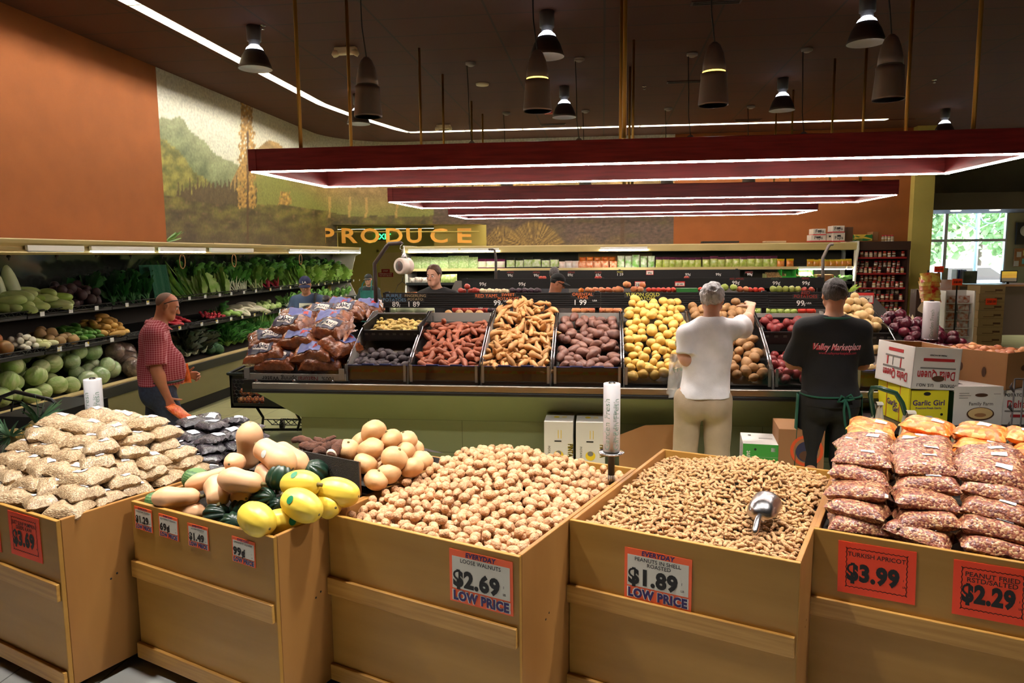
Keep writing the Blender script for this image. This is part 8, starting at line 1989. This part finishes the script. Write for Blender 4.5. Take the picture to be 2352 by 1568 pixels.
red_i, blk, pur = MATS['red_ink'], m_ink, M('violet_ink', (70, 36, 120), .5); brn = M('kraft_board', (172, 124, 78), .8, c2=(164, 116, 72), ns=3); yel = M('yellow_board', (232, 222, 40), .5); wb = M('white_board', (226, 222, 216), .55); gry = M('grey_ink', (120, 116, 112), .6); grn = M('green_board', (60, 150, 60), .5); yin = M('yellow_ink', (240, 206, 40), .5)
CD = .77
o = thing('stock_cart', 'dark flatbed stock cart with a bent green handle, loaded with cartons', 'cart', (2.5, 5.4, 0)); mw = M('dark_cart_metal', (44, 34, 34), .5)
MB().box(1.86, 3.35, 5.08, 5.8, CD - .05, CD - .002).build('upper_deck', mw, o); MB().box(1.86, 3.35, 5.08, 5.8, .26, .3).build('lower_deck', mw, o)
for x in (1.9, 3.2):
 for y in (5.12, 5.72): MB().box(x, x + .06, y, y + .05, .1, CD - .05).build('upright', mw, o); MB().tube([(x + .01, y + .02, .055), (x + .05, y + .02, .055)], .055, 14).build('wheel', m_rubber, o)
hp = [PY(2012, 1010, 4.98), PY(2006, 950, 4.96), PY(1999, 905, 4.92), PY(2004, 890, 4.9), PY(2020, 890, 4.88), PY(2058, 903, 4.86), PY(2072, 925, 4.86), PY(2084, 965, 4.88), PY(2086, 1060, 4.9)]
MB().tube(hp, .016, 10).tube([hp[0], (hp[0].x + .02, 5.1, .5)], .016, 8).tube([hp[-1], (hp[-1].x, 5.1, .45)], .016, 8).build('green_handle', M('green_tube', (30, 74, 56), .3, coat=.5), o)
m_tow = cloth('stained_towel', (214, 206, 186))
for (px, py, w, h, y, lb) in ((2018, 935, .075, .2, 4.93, 'grey-white towel hanging on the left leg of the cart handle'), (2090, 955, .1, .26, 4.84, 'grey-white towel hanging on the right leg of the cart handle')):
 p = PY(px, py, y); tw = MB()
 for s in (-1, 1): tw.sheet([[(p.x + (i / 8 - .5) * w * (.55 + .6 * j / 8), y + s * (.022 + .005 * j / 8) + .012 * math.sin(i * 1.9 + j * .3 + s), p.z + .02 - h * (j / 8) ** .9 * (1 if s < 0 else .75)) for i in range(9)] for j in range(9)])
 tw.sheet([[(p.x + (i / 8 - .5) * w * .55, y + .034 * math.cos(a) * -1, p.z + .02 + .018 * math.sin(a)) for i in range(9)] for a in (0, .8, 1.57, 2.3, PI)]); T(tw.build('towel', m_tow), lb, 'towel', 'towels on the cart')
Ey = PZ(2084, 977, CD)
carton(Ey, .12, .27, .42, .255, 'yellow carton of garlic under the white potato carton', yel, [('carton_lettering', [('R', 'box', .04, .96, .96, .985, blk), ('R', 'box', .04, .96, .05, .07, blk), ('R', 'box', .04, .05, .05, .97, blk), ('R', 'Garlic Girl', .5, .55, .2, .8, 0, pur), ('R', 'Premium Fresh Garlic', .5, .45, .075, .7, 0, pur), ('R', 'ell', .5, .2, .14, .07, wb), ('R', 'NET WT 30 LBS', .5, .09, .06, .4, 0, blk), ('R', 'ell', .12, .3, .035, .035, blk), ('R', 'ell', .84, .3, .035, .035, blk), ('R', 'ell', .45, .86, .09, .05, blk), ('L', 'Garlic', .5, .4, .22, .6, 0, pur), ('L', 'Girl', .62, .25, .2, .4, 0, pur), ('L', 'box', .3, .32, 0, 1, M('orange_twine2', (206, 110, 40), .7)), ('L', 'box', .72, .74, 0, 1, MATS['orange_twine2'])])])
carton(Ey + Vector((-.0, -.02, .258)), .18, .33, .44, .285, 'open white potato carton with upside-down red lettering, on the yellow carton', wb, [('carton_lettering', [('R', 'Delta Queen', .5, .44, .3, .8, PI, red_i), ('R', 'U.S. NO.1', .28, .14, .1, .4, PI, blk), ('R', 'POTATOES', .78, .14, .1, .34, PI, blk), ('R', 'box', .2, .86, .68, .75, red_i), ('R', 'PREMIUM PACKED', .5, .84, .05, .4, PI, blk), ('R', 'ell', .55, .27, .13, .07, MATS['dark_carton']), ('R', 'box', .15, .9, .5, .53, gry), ('L', 'Delta Queen', .55, .34, .3, .66, PI, red_i), ('L', 'box', .32, .72, .8, .88, red_i), ('L', 'box', .25, .75, .66, .7, gry), ('L', 'box', .3, .33, .45, .66, red_i), ('L', 'box', .66, .69, .42, .66, red_i), ('L', 'box', .2, .8, .38, .43, gry), ('L', 'box', .45, .47, .45, .66, gry)])], True, (.0, .06), brn)
carton(PZ(2187, 977, CD), .1, .33, .4, .27, 'white sweet potato carton with an oval picture, at the middle of the cart', wb, [('carton_lettering', [('R', 'ell', .55, .3, .28, .17, MATS['dark_carton']), ('R', 'ell', .55, .31, .25, .145, M('cream_oval', (222, 190, 130), .5)), ('R', 'ell', .55, .27, .12, .05, brn), ('R', 'Family Farm', .55, .52, .12, .6, 0, gry), ('R', 'ell', .55, .78, .13, .045, MATS['dark_carton']), ('R', 'box', .1, .3, .82, .83, gry), ('R', 'box', .1, .34, .76, .77, gry), ('R', 'box', .1, .28, .7, .71, gry), ('R', 'box', .8, .94, .8, .81, gry), ('R', 'PRODUCE OF USA', .5, .06, .05, .6, 0, gry), ('L', 'box', .0, 1, .0, .86, M('dark_green_print', (40, 76, 44), .5, c2=(24, 40, 26), ns=9)), ('T', 'box', .1, .3, .2, .6, M('black_slot', (30, 26, 24), .6))])])
carton(PZ(2291, 975, CD), .06, .4, .34, .24, 'white potato carton with red lettering at the right edge, under the brown carton', wb, [('carton_lettering', [('R', 'POTATOES', .26, .82, .12, .36, 0, blk), ('R', 'Delta Queen', .5, .5, .3, .74, 0, red_i), ('R', 'box', .1, .8, .38, .42, gry), ('R', 'box', .2, .9, .22, .3, red_i)])])
Eb = PZ(2310, 896, CD + .245)
carton(Eb, .62, .34, .46, .25, 'open brown carton of red apples on top at the right edge', brn, [('hand_slots', [('L', 'ell', .34, .5, .03, .12, MATS['dark_carton']), ('L', 'ell', .68, .42, .03, .14, MATS['dark_carton']), ('R', 'ell', .6, .55, .12, .08, MATS['dark_carton'])])], True, (0, 0), brn)
K = fk('peach', .04, 'red apples in the brown carton'); XB = Matrix.Translation(Eb) @ Matrix.Rotation(.62, 4, 'Z')
for i in range(4):
 for j in range(5): K.put(XB @ Vector((.05 + .08 * i, .05 + .085 * j, .225 + rnd.uniform(-.01, .012))), (rnd.uniform(-1, 1), rnd.uniform(-1, 1), 0), 1, 'pinkish red apple in the open brown carton')
K.finish()
MB_ = MB().box(2.42, 2.85, 5.12, 5.6, .301, .42).build('carton', brn); T(MB_, 'low brown carton on the lower deck of the stock cart', 'carton')
q = PY(2140, 700, 6.05); bag_roll(0, (q.x, q.y), .8, PY(2140, 777, 6.05).z, PY(2140, 692, 6.05).z, .058, 'plain white bag roll on a post in the red onions', .2)
# rack with wire uprights at the right edge
o = thing('wire_rack', 'thin dark iron rack with leaf-shaped scrolls at the right edge', 'rack', (2.56, 4.6, 0)); m = MB()
p0, p1 = PY(2331, 870, 4.62), PY(2352, 870, 4.62)
for p in (p0, p1): m.tube([(p.x, 4.62, .02), (p.x, 4.62, p0.z)], .005, 6)
m.tube([p0, (p1.x + .4, 4.62, p0.z)], .005, 6).tube([(p0.x, 4.62, .4), (p1.x + .4, 4.62, .4)], .005, 6)
for i in range(5): z = p0.z - .08 - .12 * i; m.tube([(p0.x, 4.62, z), (p0.x - .02, 4.62, z + .03), (p0.x - .012, 4.62, z + .06)], [.005, .009, .001], 6)
m.build('iron_frame', mw, o)
# cartons on the floor against the island
for px, lb in ((1250, 'left white potato carton with a yellow sun print standing against the island'), (1323, 'right white potato carton with a yellow sun print standing against the island')):
 p = PY(px, 968, 5.5); carton(Vector((p.x, 5.48, 0)), 0, .225, .3, .665, lb, wb, [('carton_lettering', [('R', 'PINTA', .83, .66, .085, .45, -PI / 2, blk), ('R', 'PINTA', .82, .663, .085, .45, -PI / 2, yin), ('R', 'ell', .5, .6, .17, .055, yin), ('R', 'ell', .5, .625, .1, .03, gry), ('R', 'POTATOES', .14, .62, .035, .9, -PI / 2, gry), ('R', 'box', .36, .6, .76, .775, blk), ('T', 'PINTA', .6, .5, .16, .3, -PI / 2, yin), ('T', 'ell', .4, .5, .1, .1, yin), ('R', 'box', .48, .5, .8, .9, yin), ('R', 'box', .58, .6, .8, .9, yin)])])
p = PY(1424, 1010, 5.35); X = Matrix.Translation((p.x, 5.5, 0)) @ Matrix.Rotation(-.16, 4, 'X'); T(MB().prism([(0, 0), (.45, 0), (.44, .64), (.2, .63), (.0, .55)], -.008, 0, 0, X @ Matrix.Rotation(PI / 2, 4, 'X')).build('cardboard_sheet', brn), 'brown cardboard sheet leaning on the island behind the walnut bin', 'cardboard')
p = PY(1686, 1000, 5.25); carton(Vector((p.x + .04, 5.12, 0)), -.12, .235, .33, .62, 'green-fronted garlic carton with a white top on the floor behind the peanut bin', wb, [('carton_lettering', [('R', 'box', 0, 1, 0, 1, grn), ('R', 'Giant', .2, .84, .07, .5, PI / 2, wb), ('R', 'ell', .35, .94, .035, .014, blk), ('R', 'box', .8, .92, .92, .965, wb), ('R', 'box', 0, 1, .85, .855, wb), ('L', 'Garlic', .6, .85, .08, .5, PI / 2, blk), ('T', 'ell', .25, .75, .05, .04, blk), ('T', 'box', .5, .9, .5, .52, gry)])])
p = PY(1770, 1000, 5.25); carton(Vector((p.x + .02, 5.1, 0)), -.1, .3, .34, .735, 'tall brown carton with an orange ring emblem beside the man in black', M('tan_board', (150, 106, 68), .8), [('carton_lettering', [('R', 'ell', .62, .8, .36, .15, M('orange_ink', (214, 84, 40), .5)), ('R', 'ell', .62, .8, .29, .122, MATS['tan_board']), ('R', 'ell', .62, .79, .24, .1, M('navy_ink', (44, 48, 76), .5)), ('R', 'ell', .62, .75, .16, .05, MATS['dark_carton'])])])
# shopping carts
m_plas = M('black_plastic', (22, 22, 23), .4); c_tube = M('dark_grey_tube', (36, 38, 38), .35, .6)
o = thing('shopping_cart', 'black plastic shopping cart at the left end of the potato island', 'shopping cart', (-3.4, 7.4, 0))
bx0, bx1, by0, by1, bz0, bz1 = -3.86, -2.95, 7.02, 7.75, .38, .74
mb = MB().box(bx0, bx1, by0, by1, bz0, bz0 + .02).box(bx0, bx1, by1 - .015, by1, bz0, bz1).box(bx0 + .37, bx1, by0, by0 + .015, bz0, bz1).box(bx1 - .015, bx1, by0, by1, bz0, bz1).box(bx0, bx0 + .37, by0, by0 + .015, bz0, bz0 + .05).box(bx0, bx0 + .37, by0, by0 + .015, bz1 - .05, bz1).box(bx0, bx0 + .03, by0, by0 + .015, bz0, bz1).box(bx0 + .14, bx0 + .25, by0 - .005, by0 + .012, bz0 + .17, bz0 + .26).box(bx0, bx0 + .015, by0, by1, bz0, bz1)
mb.build('basket', m_plas, o); hx = MB()
for r in range(7):
 for c_ in range(8):
  x, z = bx0 + .05 + .042 * c_ + .021 * (r % 2), bz0 + .06 + .036 * r; hx.tube([(x + .024 * math.cos(a), by0 + .006, z + .024 * math.sin(a)) for a in [PI / 6 + PI / 3 * i for i in range(7)]], .003, 4, 0, False)
hx.build('hexagon_mesh', m_plas, o); MB().tube([(bx0 - .01, by0 - .01, bz1), (bx1, by0 - .01, bz1), (bx1, by1, bz1 + .02), (bx0 - .01, by1, bz1 + .06), (bx0 - .01, by0 - .01, bz1)], .016, 8).build('rim', m_plas, o)
MB().tube([(-3.62, 7.1, .38), (-3.56, 7.12, .26), (-3.6, 7.15, .1)], .014, 8).tube([(-3.6, 7.15, .12), (-3.1, 7.2, .12)], .014, 8).tube([(-3.35, 7.1, .38), (-3.22, 7.12, .36), (-3.16, 7.14, .24), (-3.2, 7.15, .12)], .014, 8).tube([(-3.06, 7.4, .42), (-3.0, 7.4, .2), (-3.05, 7.4, .1)], .014, 8).build('frame', c_tube, o)
m = MB()
for i in range(7): x = -3.52 + .07 * i; m.tube([(x, 7.12, .24), (x - .03, 7.3, .14), (x - .06, 7.6, .14)], .005, 5)
for y, z in ((7.12, .24), (7.3, .14), (7.58, .14)): m.tube([(-3.56, y, z), (-3.05, y, z)], .005, 5)
m.build('wire_tray', c_tube, o)
for x, y in ((-3.6, 7.15), (-3.12, 7.2), (-3.6, 7.65), (-3.06, 7.62)): MB().tube([(x - .012, y, .055), (x + .012, y, .055)], .055, 14).build('wheel', m_rubber, o)
K = fk('peach', .045, 'fruit in the shopping cart')
for i in range(7): K.put((bx0 + .07 + .08 * (i % 4), by0 + .1 + .05 * (i // 4), bz0 + .065 + .08 * (i // 4)), (i, 0, i), 1, 'round fruit inside the black shopping cart')
K.finish()
o = thing('shopping_cart', 'dark shopping cart handle and basket top behind the seed bin at the left edge', 'shopping cart', (-4.1, 4.7, 0))
P = [PY(px, py, 4.55) for px, py in ((-10, 935), (2, 912), (35, 899), (118, 918), (128, 926), (118, 940), (95, 955), (88, 985))]; MB().tube(P, .014, 10).build('handle', m_plas, o)
MB().tube([PY(8, 915, 4.6), PY(100, 936, 4.6), PY(94, 958, 4.55)], .007, 6).tube([PY(30, 922, 4.6), PY(26, 945, 4.6)], .006, 6).tube([PY(58, 928, 4.6), PY(54, 950, 4.6)], .006, 6).build('child_seat_bars', c_tube, o)
a, b = PY(-20, 958, 4.5), PY(92, 958, 4.5); MB().box(a.x, b.x, 4.5, 5.2, .45, b.z).build('basket', m_plas, o)
for x in (a.x + .05, b.x - .05):
 for y in (4.6, 5.1): MB().tube([(x, y, .45), (x, y, .1)], .012, 6).build('leg', c_tube, o); MB().tube([(x - .012, y, .055), (x + .012, y, .055)], .055, 12).build('wheel', m_rubber, o)
# pineapples on a stand behind the seed bin
o = thing('pineapple_stand', 'low dark stand under the pineapples behind the seed bin', 'stand', (-3.75, 4.28, 0)); MB().box(-4.05, -3.35, 4.1, 4.42, .66, .7).box(-4.0, -3.95, 4.15, 4.2, 0, .66).box(-3.45, -3.4, 4.15, 4.2, 0, .66).box(-4.0, -3.95, 4.35, 4.4, 0, .66).box(-3.45, -3.4, 4.35, 4.4, 0, .66).build('stand_frame', m_dark, o)
def pine(s):
 b = MB().lathe([(0, -.09), (.045, -.085), (.062, -.04), (.062, .03), (.048, .075), (0, .09)], 20).build('pineapple', M('pineapple_rind', (170, 130, 50), .6, c2=(96, 84, 40), ns=55, kind='voronoi', ramp=(.1, .5), bump=.6)); cr = leafy('pineapple_crown', (60, 96, 70), (90, 130, 96), WS, 26, .19, .022, .7, 0, .7, 0, s); cr.data.transform(Matrix.Translation((0, 0, .075))); cr.parent = b; cr.name = 'crown'; return b
K = Kind('pineapple', 'pineapple', 'pineapples behind the seed bin', [pine(0), pine(1)])
for px, y, r, lb in ((34, 4.2, (1.2, .2, .3), 'pineapple lying at the left edge with its crown towards the camera'), (78, 4.34, (.5, .2, 1.0), 'pineapple right of the lying one, its dark crown showing')): p = PY(px, 980, y); K.put((p.x, y, .78), r, 1, lb)
K.finish()
# service counter and the displays in front of it
m_ct = M('counter_terracotta', (150, 76, 44), .5); m_ctd = M('counter_dark', (70, 48, 44), .55)
a, b, c_ = PY(2064, 652, 18).x, PY(2142, 652, 18).x, 12.6
o = thing('service_counter', 'long service counter under the window, terracotta at its left and dark brown at its right', 'counter', ((a + c_) / 2, 18.4, 0)); MB().box(a, b + .6, 18, 18.9, 0, 1.13).build('terracotta_front', m_ct, o); MB().box(b + .6, c_, 18.02, 18.9, 0, 1.13).build('dark_front', m_ctd, o); MB().box(a - .03, c_, 17.96, 18.92, 1.13, 1.17).build('worktop', M('worktop_tan', (150, 100, 70), .4), o)
def flat(px0, py0, px1, py1, y, nm, lab, cat, m, d=.06, txt=None, mt=None, grp=None, foot=0):
 A, B = PY(px0, py1, y), PY(px1, py0, y); q = MB().box(A.x, B.x, y, y + d, A.z, B.z, 0)
 if foot: q.box((A.x + B.x) / 2 - .012, (A.x + B.x) / 2 + .012, y + d * .3, y + d * .6, foot - 1, A.z, 1)
 if txt: q.text(txt, frame(((A.x + B.x) / 2, y - .004, (A.z + B.z) / 2 - (B.z - A.z) * .15), (1, 0, 0), (0, 0, 1)), (B.z - A.z) * .5, 1, 'CENTER', .02, (B.x - A.x) * .8)
 return T(q.build(nm, [m, mt or m_ink]), lab, cat, grp)
flat(2215, 622, 2245, 651, 18.3, 'framed_notice', 'dark framed notice standing on the service counter', 'frame', M('grey_notice', (96, 104, 96), .4, c2=(60, 66, 60), ns=5))
o = thing('computer_monitor', 'black computer monitor with a bright yellow and red screen on the counter', 'monitor', PY(2318, 650, 18.3)); A, B = PY(2298, 648, 18.3), PY(2338, 621, 18.3); MB().box(A.x, B.x, 18.3, 18.34, A.z, B.z).box(A.x + .15, B.x - .15, 18.34, 18.4, 1.17, B.z).build('monitor_case', m_rubber, o); MB().box(A.x + .02, B.x - .02, 18.292, 18.3, A.z + .1, B.z - .02, 0).box(A.x + .02, B.x - .02, 18.292, 18.3, A.z + .02, A.z + .1, 1).build('screen', [M('screen_picture', (232, 190, 70), .3, c2=(200, 60, 40), ns=3, emit=.25, stretch=(.3, 1, 3)), m_paper], o)
for i, px in enumerate((2196, 2201, 2206, 2211, 2216)): flat(px, 619 + i % 2, px + 4, 650, 18.5, 'binder', 'upright binder on the service counter, %s from left' % nth(i), 'binder', M('binder_%d' % i, ((226, 226, 230), (70, 60, 120), (150, 140, 170), (220, 216, 210), (120, 130, 170))[i], .5), .25, grp='binders on the counter')
flat(2164, 615, 2178, 652, 18.4, 'paper_stand', 'grey paper stand on the counter left of the binders', 'stand', M('pale_grey_card', (170, 172, 168), .5)); flat(2087, 618, 2100, 650, 18.3, 'brochure_box', 'clear brochure box at the left end of the counter', 'brochure box', M('brochure', (176, 170, 150), .4, c2=(190, 90, 70), ns=6)); flat(2104, 634, 2122, 652, 18.3, 'small_carton', 'small tan carton on the counter beside the brochure box', 'carton', MATS['flat_carton'])
o = thing('wall_clock', 'black square wall clock cut by the right edge', 'clock', PY(2350, 535, 20.9)); p = PY(2352, 535, 20.9); MB().box(p.x - .18, p.x + .35, 20.9, 20.96, p.z - .3, p.z + .28).build('clock_case', m_rubber, o); MB().lathe([(.15, -.01), (.15, .006), (.001, .006)], 28, 0, frame((p.x + .05, 20.895, p.z + .06), (1, 0, 0), (0, 0, 1))).build('clock_face', m_paper, o)
o = thing('cork_board', 'tan cork board with pinned notes at the right edge', 'cork board', PY(2340, 590, 20.9)); A = PY(2330, 612, 20.9); MB().box(A.x, A.x + .7, 20.93, 20.96, A.z, A.z + .48).build('board', M('cork', (186, 130, 84), .8, c2=(166, 112, 70), ns=40), o)
for i, (x, z, c) in enumerate(((.1, .3, wb), (.25, .34, M('yellow_note', (226, 216, 130), .6)), (.05, .06, wb), (.24, .12, M('blue_note', (120, 190, 200), .6)), (.36, .3, wb))): MB().box(A.x + x - .05, A.x + x + .06, 20.92, 20.93, A.z + z - .05, A.z + z + .09).build('pinned_note', c, o)
for px0, py0, px1, py1, y, lb in ((2146, 611, 2168, 625, 13.0, 'small orange sign above the hanging snack strip'), (2187, 640, 2211, 655, 13.6, 'small orange sign in front of the framed notice'), (2264, 685, 2290, 700, 14.95, 'small orange sign on the stack of flat brown cartons')): flat(px0, py0, px1, py1, y, 'price_sign', lb, 'price sign', m_red_p, .01, '2/$5.00', m_ink, 'small orange signs at the far right', 0 if px0 > 2250 else 1)
o = thing('display_stand', 'white cardboard display of snack packets beside the carton stack', 'display stand', PY(2200, 720, 13.8)); A, B = PY(2166, 780, 13.8), PY(2242, 668, 13.8); MB().box(A.x, B.x, 14.1, 14.15, .1, B.z).box(A.x, A.x + .02, 13.8, 14.1, .1, B.z).box(B.x - .02, B.x, 13.8, 14.1, .1, B.z).box(A.x, B.x, 13.8, 14.1, 0, .12).build('card_stand', wb, o)
K = Kind('snack_packet', 'snack packet', 'snack packets on the white display', [upbag('snack_packet', 'x', (206, 200, 190), (170, 90, 50), .2, .13, .06)]); w2 = (B.x - A.x) / 3
for i in range(2):
 for j in range(5): z = B.z - .22 - .15 * j; MB().box(A.x + .02 + w2 * 1.5 * i, A.x + w2 * 1.5 * (i + 1), 13.85, 14.1, z - .012, z).build('shelf', wb, o); K.put((A.x + w2 * (.8 + 1.4 * i), 13.92, z), (-.1, 0, 0), 1, 'snack packet on the white display, %s column, %s from the top' % (('left', 'right')[i], nth(j)))
K.finish()
K = Kind('snack_bag', 'snack bag', 'red snack bags on the hanging strip', [upbag('snack_bag', 'x', (196, 40, 36), (220, 200, 90), .2, .17, .06, ns=9)]); p = PY(2140, 640, 12.8)
sd = thing('clip_strip_stand', 'thin black stand holding the red snack bags', 'stand', (p.x, 12.95, 0)); MB().tube([(p.x, 12.95, .02), (p.x, 12.95, PY(2150, 620, 12.9).z)], .015, 8).lathe([(0, .0), (.2, 0), (.2, .02), (0, .02)], 20, 0, Matrix.Translation((p.x, 12.95, 0))).build('pole', m_rubber, sd)
for j in range(6):
 for i in range(2): q = PY(2131 + 18 * i - 2 * j % 5, 648 + 9 * j, 12.85); K.put(q, (-.4, .2 * (i - .5), .3 * (i - .5)), 1, 'red snack bag on the hanging strip, %s pair from the top, %s one' % (nth(j), ('left', 'right')[i]))
K.finish()
A, B = PY(2242, 782, 15), PY(2310, 655, 15)
for i in range(8): z = B.z / 8 * i; o = thing('flat_carton', 'flat brown carton in the tall stack by the counter, %s from the bottom' % nth(i), 'carton', ((A.x + B.x) / 2, 15, z), 0, 'stack of flat brown cartons'); MB().box(A.x + .01 * (i % 2), B.x, 15, 15.5, z, z + B.z / 8 - .004).build('box_body', M('flat_brown_board', (156, 128, 88), .8), o); MB().box(B.x - .18, B.x - .05, 14.995, 15, z + .05, z + .085).box(A.x + .1, A.x + .3, 14.995, 15, z + .03, z + .04).build('carton_lettering', MATS['dark_carton'], o)
flat(2100, 665, 2124, 760, 13.2, 'display_box', 'narrow dark display rack of small bottles left of the bag roll', 'display', M('bottle_rack_print', (60, 40, 36), .5, c2=(220, 200, 170), ns=7, kind='cells', ramp=(.6, .7)), .25, foot=1); flat(2124, 668, 2152, 770, 13.6, 'display_box', 'white printed display carton behind the red onions', 'display', wb, .3, 'Fresh', M('green_ink', (40, 120, 70), .5), foot=1); flat(2160, 642, 2188, 668, 14.2, 'display_box', 'white display header with an orange disc behind the snack bags', 'display', M('header_card', (206, 196, 190), .5, c2=(200, 120, 60), ns=3), .05, foot=1)
# dark canopy with small lights over the window
A, B = PY(2095, 483, 19), PY(2352, 440, 19); o = thing('window_canopy', 'dark soffit with small lights above the shop window', 'canopy', (A.x, 19, A.z)); MB().box(A.x, RX, 19, FY, A.z, B.z).build('soffit', M('soffit_dark', (74, 64, 58), .6), o)
for px in (2196, 2286): p = PY(px, 472, 19.3); MB().lathe([(0, -.02), (.1, -.02), (.12, 0)], 18, 0, Matrix.Translation((p.x, 19.3, A.z - .002))).build('downlight', EM('downlight', (255, 246, 230), 6), o)
